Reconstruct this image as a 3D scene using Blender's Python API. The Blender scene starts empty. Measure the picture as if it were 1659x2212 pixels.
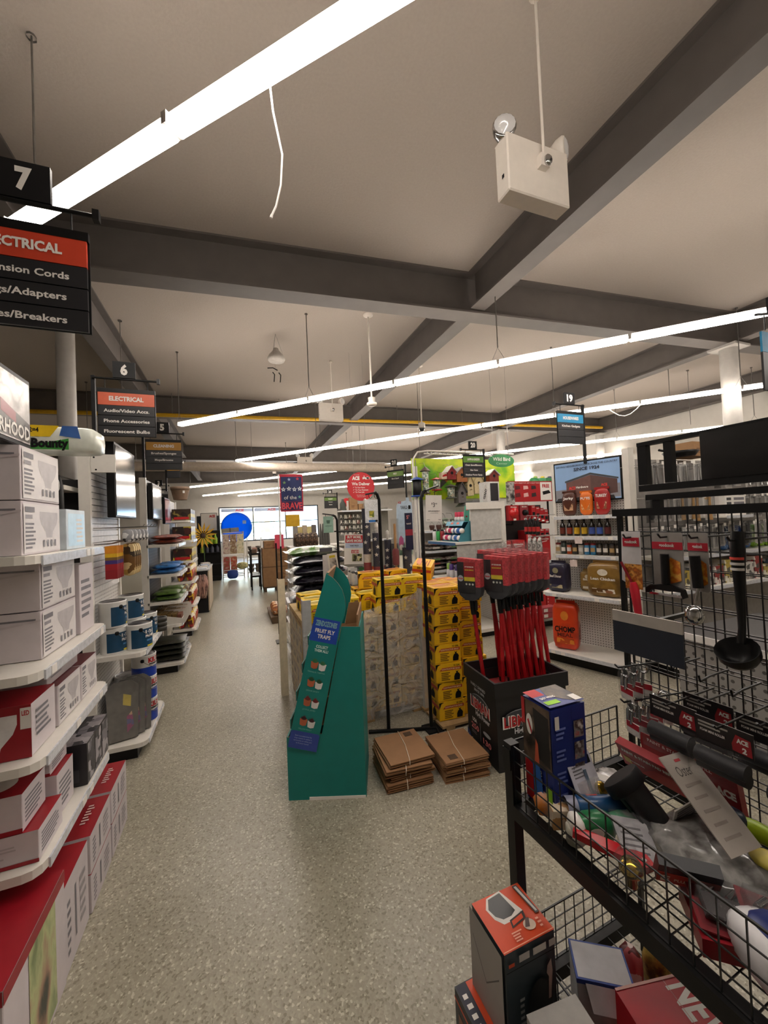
import bpy, bmesh, math, random
from mathutils import Vector, Matrix
random.seed(11)
SC = bpy.context.scene
COL = SC.collection
PI = math.pi
# ---------------------------------------------------------------- camera, world, exposure
cam_d = bpy.data.cameras.new('camera'); cam = bpy.data.objects.new('camera', cam_d); COL.objects.link(cam); SC.camera = cam
FPX, YAW, PITCH, ROLL, CAMH = 842.0, 21.0, 1.2, 2.5, 1.5
cam_d.sensor_fit = 'VERTICAL'; cam_d.sensor_height = 36.0; cam_d.lens = 36.0 * FPX / 2212.0
cam_d.clip_start = 0.02; cam_d.clip_end = 300
_y, _p, _r = math.radians(YAW), math.radians(PITCH), math.radians(ROLL)
_F = Vector((math.sin(_y) * math.cos(_p), math.cos(_y) * math.cos(_p), math.sin(_p)))
_R0 = Vector((math.cos(_y), -math.sin(_y), 0)); _U0 = _R0.cross(_F)
_R = _R0 * math.cos(_r) - _U0 * math.sin(_r); _U = _R0 * math.sin(_r) + _U0 * math.cos(_r)
cam.matrix_world = Matrix(((_R.x, _U.x, -_F.x, 0), (_R.y, _U.y, -_F.y, 0), (_R.z, _U.z, -_F.z, CAMH), (0, 0, 0, 1)))
w = bpy.data.worlds.new('world'); SC.world = w; w.use_nodes = True
nt = w.node_tree; bg = nt.nodes['Background']
sky = nt.nodes.new('ShaderNodeTexSky'); sky.sky_type = 'NISHITA'; sky.sun_disc = False
sky.sun_elevation = math.radians(50); sky.sun_rotation = math.radians(200); sky.air_density = 1.6; sky.dust_density = 3.0
nt.links.new(sky.outputs[0], bg.inputs[0]); bg.inputs[1].default_value = 1.5
SC.view_settings.view_transform = 'Standard'; SC.view_settings.look = 'None'; SC.view_settings.gamma = 1.0
SC.view_settings.use_curve_mapping = False; SC.view_settings.exposure = 0.5
SC.cycles.use_denoising = True
SC.cycles.max_bounces = 7; SC.cycles.diffuse_bounces = 4; SC.cycles.transparent_max_bounces = 24
LIGHT_POWER = 30.0      # radiance of the tube light diffusers

# ---------------------------------------------------------------- materials
def lin(h):
    h = h.lstrip('#')
    c = [int(h[i:i + 2], 16) / 255 for i in (0, 2, 4)]
    return [x / 12.92 if x <= 0.04045 else ((x + 0.055) / 1.055) ** 2.4 for x in c]
MATS = {}
def mat(hexc, rough=0.55, metal=0.0, noise=0.10, scale=25.0, bump=0.0, key=None, spec=0.5):
    """plain procedural surface: a colour with fine grain, shared by hex + finish"""
    k = key or (hexc, rough, metal, noise, scale, bump, spec)
    if k in MATS: return MATS[k]
    m = bpy.data.materials.new('surface_' + hexc.strip('#')); m.use_nodes = True; t = m.node_tree; b = t.nodes['Principled BSDF']
    c = lin(hexc)
    tc = t.nodes.new('ShaderNodeTexCoord'); nz = t.nodes.new('ShaderNodeTexNoise'); nz.inputs['Scale'].default_value = scale
    nz.inputs['Detail'].default_value = 3
    t.links.new(tc.outputs['Object'], nz.inputs['Vector'])
    rp = t.nodes.new('ShaderNodeValToRGB')
    rp.color_ramp.elements[0].position = 0.3; rp.color_ramp.elements[1].position = 0.7
    rp.color_ramp.elements[0].color = [x * (1 - noise) for x in c] + [1]
    rp.color_ramp.elements[1].color = [min(1, x * (1 + noise)) for x in c] + [1]
    t.links.new(nz.outputs['Fac'], rp.inputs[0]); t.links.new(rp.outputs[0], b.inputs['Base Color'])
    b.inputs['Roughness'].default_value = rough; b.inputs['Metallic'].default_value = metal
    b.inputs['Specular IOR Level'].default_value = spec
    if bump:
        bp = t.nodes.new('ShaderNodeBump'); bp.inputs['Strength'].default_value = bump; bp.inputs['Distance'].default_value = 0.01
        t.links.new(nz.outputs['Fac'], bp.inputs['Height']); t.links.new(bp.outputs[0], b.inputs['Normal'])
    MATS[k] = m
    return m
def glow(hexc, power):
    k = ('glow', hexc, power)
    if k in MATS: return MATS[k]
    m = bpy.data.materials.new('glowing'); m.use_nodes = True; b = m.node_tree.nodes['Principled BSDF']
    b.inputs['Base Color'].default_value = lin(hexc) + [1]; b.inputs['Emission Color'].default_value = lin(hexc) + [1]
    b.inputs['Emission Strength'].default_value = power
    MATS[k] = m
    return m
def film(hexc='#ffffff', clear=0.8, rough=0.12, wrinkle=0.0, scale=14):
    """clear plastic: mostly transparent with a glossy coat, optionally wrinkled"""
    k = ('film', hexc, clear, rough, wrinkle, scale)
    if k in MATS: return MATS[k]
    m = bpy.data.materials.new('clear_film'); m.use_nodes = True; t = m.node_tree; b = t.nodes['Principled BSDF']
    out = t.nodes['Material Output']
    b.inputs['Base Color'].default_value = [x * (.22 if clear > .77 else 1) for x in lin(hexc)] + [1]; b.inputs['Roughness'].default_value = rough
    tr = t.nodes.new('ShaderNodeBsdfTransparent'); mx = t.nodes.new('ShaderNodeMixShader'); mx.inputs[0].default_value = clear
    t.links.new(b.outputs[0], mx.inputs[1]); t.links.new(tr.outputs[0], mx.inputs[2]); t.links.new(mx.outputs[0], out.inputs[0])
    if wrinkle:
        tc = t.nodes.new('ShaderNodeTexCoord'); nz = t.nodes.new('ShaderNodeTexNoise'); nz.inputs['Scale'].default_value = scale
        nz.inputs['Detail'].default_value = 5; nz.inputs['Distortion'].default_value = 1.5
        t.links.new(tc.outputs['Object'], nz.inputs['Vector'])
        bp = t.nodes.new('ShaderNodeBump'); bp.inputs['Strength'].default_value = wrinkle; bp.inputs['Distance'].default_value = 0.05
        t.links.new(nz.outputs['Fac'], bp.inputs['Height']); t.links.new(bp.outputs[0], b.inputs['Normal'])
        rp = t.nodes.new('ShaderNodeMapRange'); rp.inputs[1].default_value = 0.35; rp.inputs[2].default_value = 0.75
        rp.inputs[3].default_value = min(1, clear + 0.1); rp.inputs[4].default_value = clear - 0.12
        t.links.new(nz.outputs['Fac'], rp.inputs[0]); t.links.new(rp.outputs[0], mx.inputs[0])
    MATS[k] = m
    return m
def packprint(cols, scale=22, stretch=(1, 1, 1), rough=0.4, blotch=False):
    """busy packaging print: cells (or soft blotches) of a few ink colours"""
    k = ('print', tuple(cols), scale, stretch, rough, blotch)
    if k in MATS: return MATS[k]
    m = bpy.data.materials.new('package_print'); m.use_nodes = True; t = m.node_tree; b = t.nodes['Principled BSDF']
    tc = t.nodes.new('ShaderNodeTexCoord'); mp = t.nodes.new('ShaderNodeMapping'); mp.inputs['Scale'].default_value = stretch
    t.links.new(tc.outputs['Object'], mp.inputs[0])
    if blotch:
        v = t.nodes.new('ShaderNodeTexNoise'); v.inputs['Scale'].default_value = scale; v.inputs['Detail'].default_value = 4
        src = v.outputs['Fac']
    else:
        v = t.nodes.new('ShaderNodeTexVoronoi'); v.distance = 'CHEBYCHEV'; v.inputs['Scale'].default_value = scale
        s = t.nodes.new('ShaderNodeSeparateColor'); t.links.new(v.outputs['Color'], s.inputs[0]); src = s.outputs[0]
    t.links.new(mp.outputs[0], v.inputs['Vector'])
    rp = t.nodes.new('ShaderNodeValToRGB'); rp.color_ramp.interpolation = 'LINEAR' if blotch else 'CONSTANT'
    n = len(cols); e = rp.color_ramp.elements
    lo, hi = (0.3, 0.7) if blotch else (0.0, 1.0)
    while len(e) < n: e.new(0.5)
    for i, c in enumerate(cols):
        e[i].position = lo + (hi - lo) * i / (n - 1 if blotch else n); e[i].color = lin(c) + [1]
    t.links.new(src, rp.inputs[0]); t.links.new(rp.outputs[0], b.inputs['Base Color']); b.inputs['Roughness'].default_value = rough
    MATS[k] = m
    return m

WHITE = mat('#e4e0da', 0.5, noise=.03); OFFW = mat('#d3cec6', 0.5, noise=.04); INK = mat('#0e0e10', 0.55, noise=.05, spec=.25); GREYI = mat('#77747a', .6)
STEELW = mat('#dcd8d0', 0.38, noise=.03); BLACK = mat('#0a0a0b', 0.42, noise=.06, spec=.3); BLACKM = mat('#111113', 0.55, noise=.1, spec=.3)
CHROME = mat('#b9b9b9', 0.18, 1.0); WIREC = mat('#8d8b88', .3, .9)
RED = mat('#b8141d', .4); KRAFT = mat('#8d6a47', .75, noise=.09, scale=18); KRAFTD = mat('#6b4c31', .8)

# ---------------------------------------------------------------- geometry
_TXT = {}
def glyphs(s, bold):
    k = (s, bold)
    if k not in _TXT:
        cu = bpy.data.curves.new('t', 'FONT'); cu.body = s; cu.size = 1.0; cu.resolution_u = 2; cu.offset = bold
        ob = bpy.data.objects.new('t', cu); me = bpy.data.meshes.new_from_object(ob)
        vs = [(v.co.x, v.co.y) for v in me.vertices]; fs = [tuple(p.vertices) for p in me.polygons]
        bpy.data.objects.remove(ob); bpy.data.curves.remove(cu); bpy.data.meshes.remove(me)
        xs = [v[0] for v in vs] or [0, 1]; ys = [v[1] for v in vs] or [0, 1]
        x0, x1 = min(xs), max(xs); y0, y1 = min(ys), max(ys)
        _TXT[k] = ([(x - (x0 + x1) / 2, y - (y0 + y1) / 2) for x, y in vs], fs, x1 - x0, y1 - y0)
    return _TXT[k]
class B:
    """collects geometry with materials and builds ONE mesh"""
    def __init__(s): s.v = []; s.f = []; s.mi = []; s.mats = []; s.sm = []
    def _m(s, m):
        if m not in s.mats: s.mats.append(m)
        return s.mats.index(m)
    def add(s, vs, fs, m, smooth=False, M=None):
        o = len(s.v); i = s._m(m)
        s.v += [tuple(M @ Vector(v)) for v in vs] if M is not None else [tuple(v) for v in vs]
        for f in fs: s.f.append(tuple(o + a for a in f)); s.mi.append(i); s.sm.append(smooth)
        return s
    def box(s, x0, y0, z0, x1, y1, z1, m, M=None, top=None):
        vs = [(x0, y0, z0), (x1, y0, z0), (x1, y1, z0), (x0, y1, z0), (x0, y0, z1), (x1, y0, z1), (x1, y1, z1), (x0, y1, z1)]
        s.add(vs, [(3, 2, 1, 0), (0, 1, 5, 4), (1, 2, 6, 5), (2, 3, 7, 6), (3, 0, 4, 7)], m, M=M)
        return s.add(vs, [(4, 5, 6, 7)], top or m, M=M)
    def cbox(s, c, d, m, M=None):
        return s.box(c[0] - d[0] / 2, c[1] - d[1] / 2, c[2] - d[2] / 2, c[0] + d[0] / 2, c[1] + d[1] / 2, c[2] + d[2] / 2, m, M)
    def poly(s, pts, m): return s.add(pts, [tuple(range(len(pts)))], m)
    def prism(s, pts, o, u, v, n, t, m, side=None):
        """2D outline pts in the frame (o,u,v) thickened by t along n (front face at o + t*n)"""
        o, u, v, n = Vector(o), Vector(u), Vector(v), Vector(n); k = len(pts)
        a = [o + u * p[0] + v * p[1] for p in pts]; b = [q + n * t for q in a]
        s.add(a + b, [tuple(range(k, 2 * k)), tuple(range(k - 1, -1, -1))], m)
        return s.add(a + b, [(i, (i + 1) % k, k + (i + 1) % k, k + i) for i in range(k)], side or m)
    def tube(s, pts, r, m, n=6, cap=True, smooth=True):
        pts = [Vector(p) for p in pts]; vs = []; fs = []; prev = None
        for i, p in enumerate(pts):
            d = (pts[min(i + 1, len(pts) - 1)] - pts[max(i - 1, 0)]).normalized()
            a = prev if prev is not None else (Vector((0, 0, 1)) if abs(d.z) < 0.9 else Vector((1, 0, 0)))
            x = (a - d * a.dot(d)).normalized(); y = d.cross(x); prev = x
            rr = r[i] if isinstance(r, (list, tuple)) else r
            for k in range(n):
                t = 2 * PI * (k + .5) / n; vs.append(p + (x * math.cos(t) + y * math.sin(t)) * rr)
        for i in range(len(pts) - 1):
            for k in range(n): fs.append((i * n + k, i * n + (k + 1) % n, (i + 1) * n + (k + 1) % n, (i + 1) * n + k))
        s.add(vs, fs, m, smooth)
        if cap: s.add(vs[:n], [tuple(range(n - 1, -1, -1))], m); s.add(vs[-n:], [tuple(range(n))], m)
        return s
    def lathe(s, prof, m, n=16, M=None, smooth=True, a0=0, a1=2 * PI):
        full = abs(a1 - a0 - 2 * PI) < 1e-6; c = n if full else n + 1; vs = []; fs = []
        for r, z in prof:
            for k in range(c):
                t = a0 + (a1 - a0) * k / n; vs.append((r * math.cos(t), r * math.sin(t), z))
        for i in range(len(prof) - 1):
            for k in range(n):
                k2 = (k + 1) % c; fs.append((i * c + k, i * c + k2, (i + 1) * c + k2, (i + 1) * c + k))
        return s.add(vs, fs, m, smooth, M)
    def disc(s, c, r, u, v, m, n=16, ry=None):
        c, u, v = Vector(c), Vector(u), Vector(v); ry = ry or r
        return s.poly([c + u * (r * math.cos(2 * PI * k / n)) + v * (ry * math.sin(2 * PI * k / n)) for k in range(n)], m)
    def blob(s, c, d, m, nu=10, nv=14, e=2.6, jit=0.0, M=None, seed=0):
        """superellipsoid, full sizes d"""
        R = random.Random(seed); f = lambda a: math.copysign(abs(a) ** (2 / e), a); vs = []; fs = []
        for i in range(nu + 1):
            th = -PI / 2 + PI * i / nu
            for j in range(nv):
                ph = 2 * PI * j / nv; q = 1 + R.uniform(-jit, jit) if 0 < i < nu else 1
                vs.append((c[0] + d[0] / 2 * f(math.cos(th)) * f(math.cos(ph)) * q, c[1] + d[1] / 2 * f(math.cos(th)) * f(math.sin(ph)) * q, c[2] + d[2] / 2 * f(math.sin(th)) * q))
        for i in range(nu):
            for j in range(nv): fs.append((i * nv + j, i * nv + (j + 1) % nv, (i + 1) * nv + (j + 1) % nv, (i + 1) * nv + j))
        return s.add(vs, fs, m, True, M)
    def pillow(s, L, W, H, m, n=10, jit=.1, seed=0, M=None, sag=0.0, edge=None, z0=0.0, zlow=None):
        """stuffed flat bag L x W x H lying on z0, seams at both ends; zlow: the underside sinks by this factor"""
        R = random.Random(seed); top = []; fs = []; k = n + 1
        def prof(a, p): return max(0.0, 1 - abs(2 * a - 1) ** p)
        vs = []
        for side in (1, -1):
            for i in range(k):
                for j in range(k):
                    u, v = i / n, j / n; h = (prof(u, 4) * prof(v, 3.2)) ** .55
                    hh = H / 2 * h * (1 + R.uniform(-jit, jit)); shr = 1 - .06 * (1 - prof(u, 2)) * 0
                    x = (u - .5) * L; y = (v - .5) * W * (1 - .07 * math.sin(PI * u)) ; z = z0 + H / 2 + side * hh - sag * (abs(2 * u - 1) ** 2)
                    vs.append((x, y, z))
        nn = k * k
        for i in range(n):
            for j in range(n):
                a = i * k + j; fs.append((a, a + k, a + k + 1, a + 1)); fs.append((nn + a, nn + a + 1, nn + a + k + 1, nn + a + k))
        return s.add(vs, fs, m, True, M)
    def text(s, t, o, u, v, h, m, w=None, bold=0.03, al='C'):
        """t set with capital height ~h in the plane (u right, v up), squeezed to width w"""
        vs, fs, tw, th = glyphs(t, bold); ky = h / 0.73; kx = ky
        if w is not None and tw > 0: kx = w / tw
        o, u, v = Vector(o), Vector(u), Vector(v)
        dx = {'C': 0, 'L': tw / 2 * kx, 'R': -tw / 2 * kx}[al]
        return s.add([o + u * (a * kx + dx) + v * (b * ky) for a, b in vs], fs, m)
    def mesh(s, name='mesh'):
        me = bpy.data.meshes.new(name); me.from_pydata(s.v, [], s.f)
        for m in s.mats: me.materials.append(m)
        me.polygons.foreach_set('material_index', s.mi); me.polygons.foreach_set('use_smooth', s.sm); me.update()
        return me
PROTO = {}
def obj(name, b, parent=None, bevel=0.0, seg=1, label=None, stuff=False):
    me = b if isinstance(b, bpy.types.Mesh) else b.mesh(name)
    o = bpy.data.objects.new(name, me); COL.objects.link(o)
    if parent is not None: o.parent = parent
    if bevel:
        md = o.modifiers.new('bevel', 'BEVEL'); md.width = bevel; md.segments = seg; md.limit_method = 'ANGLE'
    if label: o['label'] = label
    if stuff: o['kind'] = 'stuff'
    return o
LABELS = {}
def tag(o, label, cat, group=None):
    o['label'] = label; o['category'] = cat
    if group: o['group'] = group
    LABELS.setdefault(label, []).append(o)
    return o
def thing(name, label, cat, loc=(0, 0, 0), rz=0.0, group=None, rot=None):
    o = bpy.data.objects.new(name, None); COL.objects.link(o); o.empty_display_size = .05
    o.location = loc; o.rotation_euler = rot if rot else (0, 0, rz)
    return tag(o, label, cat, group)
def solo(name, b, label, cat, loc=(0, 0, 0), rz=0.0, group=None, rot=None, bevel=0.0):
    o = obj(name, b, None, bevel); o.location = loc; o.rotation_euler = rot if rot else (0, 0, rz)
    return tag(o, label, cat, group)
def struct(name, b, parent=None):
    o = obj(name, b, parent)
    if parent is None: o['kind'] = 'structure'
    return o
KIDS = {}
def dup(root, loc, rz=None, label=None, group=None, rot=None, scale=None):
    def cp(o, par):
        c = o.copy(); COL.objects.link(c); c.parent = par
        for k in o.children: cp(k, c)
        return c
    r = cp(root, None); r.location = loc
    if rot: r.rotation_euler = rot
    elif rz is not None: r.rotation_euler = (0, 0, rz)
    if scale: r.scale = scale
    if label: r['label'] = label
    if group: r['group'] = group
    LABELS.setdefault(r['label'], []).append(r)
    return r
ORD = ['first', 'second', 'third', 'fourth', 'fifth', 'sixth', 'seventh', 'eighth', 'ninth', 'tenth', 'eleventh', 'twelfth', 'thirteenth', 'fourteenth', 'fifteenth', 'sixteenth', 'seventeenth', 'eighteenth', 'nineteenth', 'twentieth']
X, Y, Z = Vector((1, 0, 0)), Vector((0, 1, 0)), Vector((0, 0, 1))
def faces(sx, sy, sz):
    return {'-y': (Vector((-sx / 2, -sy / 2, 0)), X, Z, -Y, sx, sz), '+x': (Vector((sx / 2, -sy / 2, 0)), Y, Z, X, sy, sz),
            '-x': (Vector((-sx / 2, sy / 2, 0)), -Y, Z, -X, sy, sz), '+y': (Vector((sx / 2, sy / 2, 0)), -X, Z, Y, sx, sz),
            '+z': (Vector((-sx / 2, -sy / 2, sz)), X, Y, Z, sx, sy), '+zr': (Vector((sx / 2, -sy / 2, sz)), Y, -X, Z, sy, sx), '+zq': (Vector((-sx / 2, sy / 2, sz)), -Y, X, Z, sy, sx)}
def decal(p, l, fr, d, k):
    """one printed mark on a face frame: ('r',u0,v0,u1,v1,m) ('e',u,v,ru,rv,m) ('p',[(u,v)..],m) ('t',text,u,v,h,w,m) ('l',u0,v0,u1,v1,n,m)"""
    o, u, v, n, w, h = fr; e = n * (.0005 + .0004 * k); q = lambda a, b: o + u * (a * w) + v * (b * h) + e
    if d[0] == 'r': p.poly([q(d[1], d[2]), q(d[3], d[2]), q(d[3], d[4]), q(d[1], d[4])], d[5])
    elif d[0] == 'e': p.poly([q(d[1] + d[3] * math.cos(2 * PI * i / 20), d[2] + d[4] * math.sin(2 * PI * i / 20)) for i in range(20)], d[5])
    elif d[0] == 'p': p.poly([q(a, b) for a, b in d[1]], d[2])
    elif d[0] == 't': l.text(d[1], q(d[2], d[3]), u, v, d[4] * h, d[6], w=d[5] * w if d[5] else None)
    elif d[0] == 'l':
        R = random.Random(k + int(d[1] * 1000)); s = (d[4] - d[2]) / d[5]
        for i in range(d[5]):
            b = d[2] + s * (i + .2); x1 = d[1] + (d[3] - d[1]) * R.uniform(.6, 1)
            p.poly([q(d[1], b), q(x1, b), q(x1, b + s * .5), q(d[1], b + s * .5)], d[6])
def decals(parent, fr_of, decs, names=('printing', 'lettering')):
    for f in dict.fromkeys(d[0] for d in decs):
        p, l = B(), B()
        for k, (face, *d) in enumerate(decs):
            if face == f: decal(p, l, fr_of[face], d, k)
        if p.f: obj(names[0], p, parent)
        if l.f: obj(names[1], l, parent)
def carton(name, label, cat, loc, size, body, decs=(), rz=0.0, group=None, rot=None, bevel=.002, top=None, part_name='carton_body'):
    sx, sy, sz = size; r = thing(name, label, cat, loc, rz, group, rot)
    obj(part_name, B().box(-sx / 2, -sy / 2, 0, sx / 2, sy / 2, sz, body, top=top), r, bevel)
    if decs: decals(r, faces(sx, sy, sz), decs)
    return r
def rounded(w, h, r, n=4, x0=0, y0=0):
    out = []
    for cx, cy, a in ((w - r, r, -PI / 2), (w - r, h - r, 0), (r, h - r, PI / 2), (r, r, PI)):
        for i in range(n + 1):
            t = a + PI / 2 * i / n; out.append((x0 + cx + r * math.cos(t), y0 + cy + r * math.sin(t)))
    return out
# ================================================================ the room
ZC = 4.0
def floor_mat():
    m = bpy.data.materials.new('speckled_vinyl'); m.use_nodes = True; t = m.node_tree; b = t.nodes['Principled BSDF']
    tc = t.nodes.new('ShaderNodeTexCoord')
    v = t.nodes.new('ShaderNodeTexVoronoi'); v.inputs['Scale'].default_value = 140; t.links.new(tc.outputs['Object'], v.inputs['Vector'])
    s = t.nodes.new('ShaderNodeSeparateColor'); t.links.new(v.outputs['Color'], s.inputs[0])
    rp = t.nodes.new('ShaderNodeValToRGB'); rp.color_ramp.interpolation = 'CONSTANT'; e = rp.color_ramp.elements
    for p, c in ((.12, '#9a9484'), (.42, '#a29c8b'), (.8, '#aaa493'), (.93, '#c2bdad')):
        x = e.new(p); x.color = lin(c) + [1]
    e[0].color = lin('#85806f') + [1]; t.links.new(s.outputs[0], rp.inputs[0])
    n = t.nodes.new('ShaderNodeTexNoise'); n.inputs['Scale'].default_value = 1.3; n.inputs['Detail'].default_value = 5
    t.links.new(tc.outputs['Object'], n.inputs['Vector'])
    mx = t.nodes.new('ShaderNodeMix'); mx.data_type = 'RGBA'; mx.blend_type = 'MULTIPLY'; mx.inputs[0].default_value = .5
    r2 = t.nodes.new('ShaderNodeValToRGB'); r2.color_ramp.elements[0].position = .3; r2.color_ramp.elements[1].position = .65
    r2.color_ramp.elements[0].color = (.62, .6, .55, 1); r2.color_ramp.elements[1].color = (1, 1, 1, 1)
    t.links.new(n.outputs['Fac'], r2.inputs[0]); t.links.new(rp.outputs[0], mx.inputs[6]); t.links.new(r2.outputs[0], mx.inputs[7])
    t.links.new(mx.outputs[2], b.inputs['Base Color'])
    r3 = t.nodes.new('ShaderNodeMapRange'); r3.inputs[3].default_value = .24; r3.inputs[4].default_value = .42
    t.links.new(n.outputs['Fac'], r3.inputs[0]); t.links.new(r3.outputs[0], b.inputs['Roughness'])
    bp = t.nodes.new('ShaderNodeBump'); bp.inputs['Strength'].default_value = .12; bp.inputs['Distance'].default_value = .002
    t.links.new(v.outputs['Distance'], bp.inputs['Height']); t.links.new(bp.outputs[0], b.inputs['Normal'])
    return m
X0, X1, Y0, Y1 = -7.0, 9.6, -3.2, 20.5
struct('floor', B().box(X0, Y0, -.15, X1, Y1, 0, mat('#777777'), top=floor_mat()))
CEIL = mat('#a39990', .9, noise=.03, scale=60, bump=.15); WALLM = mat('#c9c4bc', .85, noise=.03, scale=8)
struct('ceiling', B().box(X0, Y0, ZC, X1, Y1, ZC + .15, CEIL))
struct('wall_left', B().box(X0 - .15, Y0, 0, X0, Y1, ZC, WALLM)); struct('wall_right', B().box(X1, Y0, 0, X1 + .15, Y1, ZC, WALLM))
struct('wall_back', B().box(X0 - .15, Y0 - .15, 0, X1 + .15, Y0, ZC, WALLM))
# far wall with the shop window
WX0, WX1, WZ0, WZ1 = -.72, 4.15, .75, 2.47
b = B(); b.box(X0, Y1, 0, WX0, Y1 + .2, ZC, WALLM); b.box(WX1, Y1, 0, X1, Y1 + .2, ZC, WALLM)
b.box(WX0, Y1, 0, WX1, Y1 + .2, WZ0, WALLM); b.box(WX0, Y1, WZ1, WX1, Y1 + .2, ZC, WALLM); struct('wall_front', b)
FR = mat('#2b3238', .4)
wn = bpy.data.objects.new('window_1', None); COL.objects.link(wn); wn['kind'] = 'structure'
fb = B()
for z0, z1 in ((WZ0, WZ0 + .06), (WZ1 - .06, WZ1)): fb.box(WX0, Y1 + .03, z0, WX1, Y1 + .11, z1, FR)
for x in (WX0, WX1 - .06): fb.box(x, Y1 + .03, WZ0 + .06, x + .06, Y1 + .11, WZ1 - .06, FR)
obj('frame', fb, wn)
GL = film('#e8f4ff', .94, .02)
xs = [WX0 + .06, .87, 2.45, WX1 - .06]
for i, x in enumerate(xs[1:-1]): obj('mullion', B().box(x - .025, Y1 + .035, WZ0 + .06, x + .025, Y1 + .105, WZ1 - .06, FR), wn)
for i in range(3): obj('transom', B().box(xs[i] + (.025 if i else 0), Y1 + .035, 1.66, xs[i + 1] - (.025 if i < 2 else 0), Y1 + .105, 1.70, FR), wn)
for i in range(3):
    for z0, z1 in ((WZ0 + .06, 1.66), (1.70, WZ1 - .06)): obj('pane', B().box(xs[i] + .03, Y1 + .065, z0, xs[i + 1] - .03, Y1 + .072, z1, GL), wn)
# mirrored brand band seen through the top of the panes
for i, (a, c) in enumerate(((-.3, 'first'), (1.4, 'second'))):
    r = thing('window_decal', 'pale printed strip along the top of the %s shop window bay' % c, 'decal', (xs[i] + .8, Y1 + .05, 2.3), 0)
    obj('strip', B().box(-.74, 0, -.075, .74, .004, .09, mat('#aab9d6', .6)), r)
    obj('lettering', B().text('ACE', (.1, -.002, .0), X, Z, .11, mat('#c85a66'), w=.4, bold=.05), r)
# outside ground and planting beyond the glass
struct('ground_outside', B().box(-30, Y1 + .2, -.2, 40, 90, -.05, mat('#e6e6e2', .9)))
R = random.Random(3)
for i, (x, y) in enumerate(((1.5, 33), (3.6, 34))):
    t = thing('leafy_tree', '%s pale leafy tree outside the far shop window' % ORD[i], 'tree', (x, y, -.05), 0, 'trees outside the window')
    obj('trunk', B().tube([(0, 0, 0), (.03, 0, .9)], [.09, .06], mat('#5a4a3a')), t)
    cb = B()
    for k in range(150):
        a, q, z = R.uniform(0, 2 * PI), R.uniform(.1, .9) ** .6, R.uniform(.55, 2.1)
        p = Vector((q * .95 * math.cos(a), q * .95 * math.sin(a), z)); d1 = Vector((R.uniform(-1, 1), R.uniform(-1, 1), R.uniform(-1, 1))).normalized() * .16
        d2 = d1.orthogonal().normalized() * .09
        cb.poly([p - d1, p + d2, p + d1, p - d2], mat('#9fc0b4', .6))
    obj('foliage', cb, t, stuff=True)
b = B().box(5, 42, -.05, 24, 52, 6.5, mat('#c4d8ea', .7)); s = solo('office_building', b, 'pale blue building across the road outside the window', 'building')
for k in range(5):
    obj('window_band', B().box(5.4, 41.9, .6 + k * 1.2, 23.6, 42, 1.2 + k * 1.2, mat('#9fc4e4', .2)), s)
# --------------------------------------------------- steel roof
STEEL = mat('#5b5551', .6, noise=.08, scale=6)
def ibeam(p0, p1, zb, zt, wf, parent=None):
    p0, p1 = Vector((p0[0], p0[1], 0)), Vector((p1[0], p1[1], 0)); d = (p1 - p0).normalized(); n = Vector((-d.y, d.x, 0)); L = (p1 - p0).length
    M = Matrix(((d.x, n.x, 0, p0.x), (d.y, n.y, 0, p0.y), (0, 0, 1, 0), (0, 0, 0, 1))); b = B()
    b.box(0, -wf / 2, zb, L, wf / 2, zb + .018, STEEL, M); b.box(0, -wf / 2, zt - .018, L, wf / 2, zt, STEEL, M)
    b.box(0, -.012, zb + .018, L, .012, zt - .018, STEEL, M)
    return struct('beam', b)
ibeam((-6.9, 4.21), (9.5, 2.81), 3.58, ZC, .2)
ibeam((-6.9, 8.5), (9.5, 7.75), 3.6, ZC, .18); ibeam((-6.9, 13.0), (9.5, 13.0), 3.56, ZC, .18); ibeam((-6.9, 19.0), (9.5, 19.0), 3.5, ZC, .2)
for x, zb, segs in ((-1.36, 3.6, ((-3, 3.62), (3.88, 8.15), (8.36, 12.9), (13.1, 18.9))), (2.40, 3.62, ((-3, 3.32), (3.5, 7.95), (8.18, 12.9), (13.1, 18.9))), (6.2, 3.62, ((-3, 2.98), (3.22, 7.8), (8.02, 12.9)))):
    for a, c in segs: ibeam((x, a), (x, c), zb, ZC, .17)
for a, c in ((3.3, 7.8), (8.0, 12.9)): ibeam((9.35, a), (9.35, c), 3.62, ZC, .16)
COLM = mat('#a39f99', .5, noise=.04)
for x, y, r in ((-1.2, 3.72, .062), (6.15, 3.1, .1), (6.2, 7.9, .1), (9.3, 7.7, .1)):
    b = B().lathe([(r, 0), (r, 3.55)], COLM, 20); b.box(-r * 1.6, -r * 1.6, 3.55, r * 1.6, r * 1.6, 3.58, COLM); b.box(-r * 1.7, -r * 1.7, 0, r * 1.7, r * 1.7, .02, COLM)
    o = struct('column', b); o.location = (x, y, 0)
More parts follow.
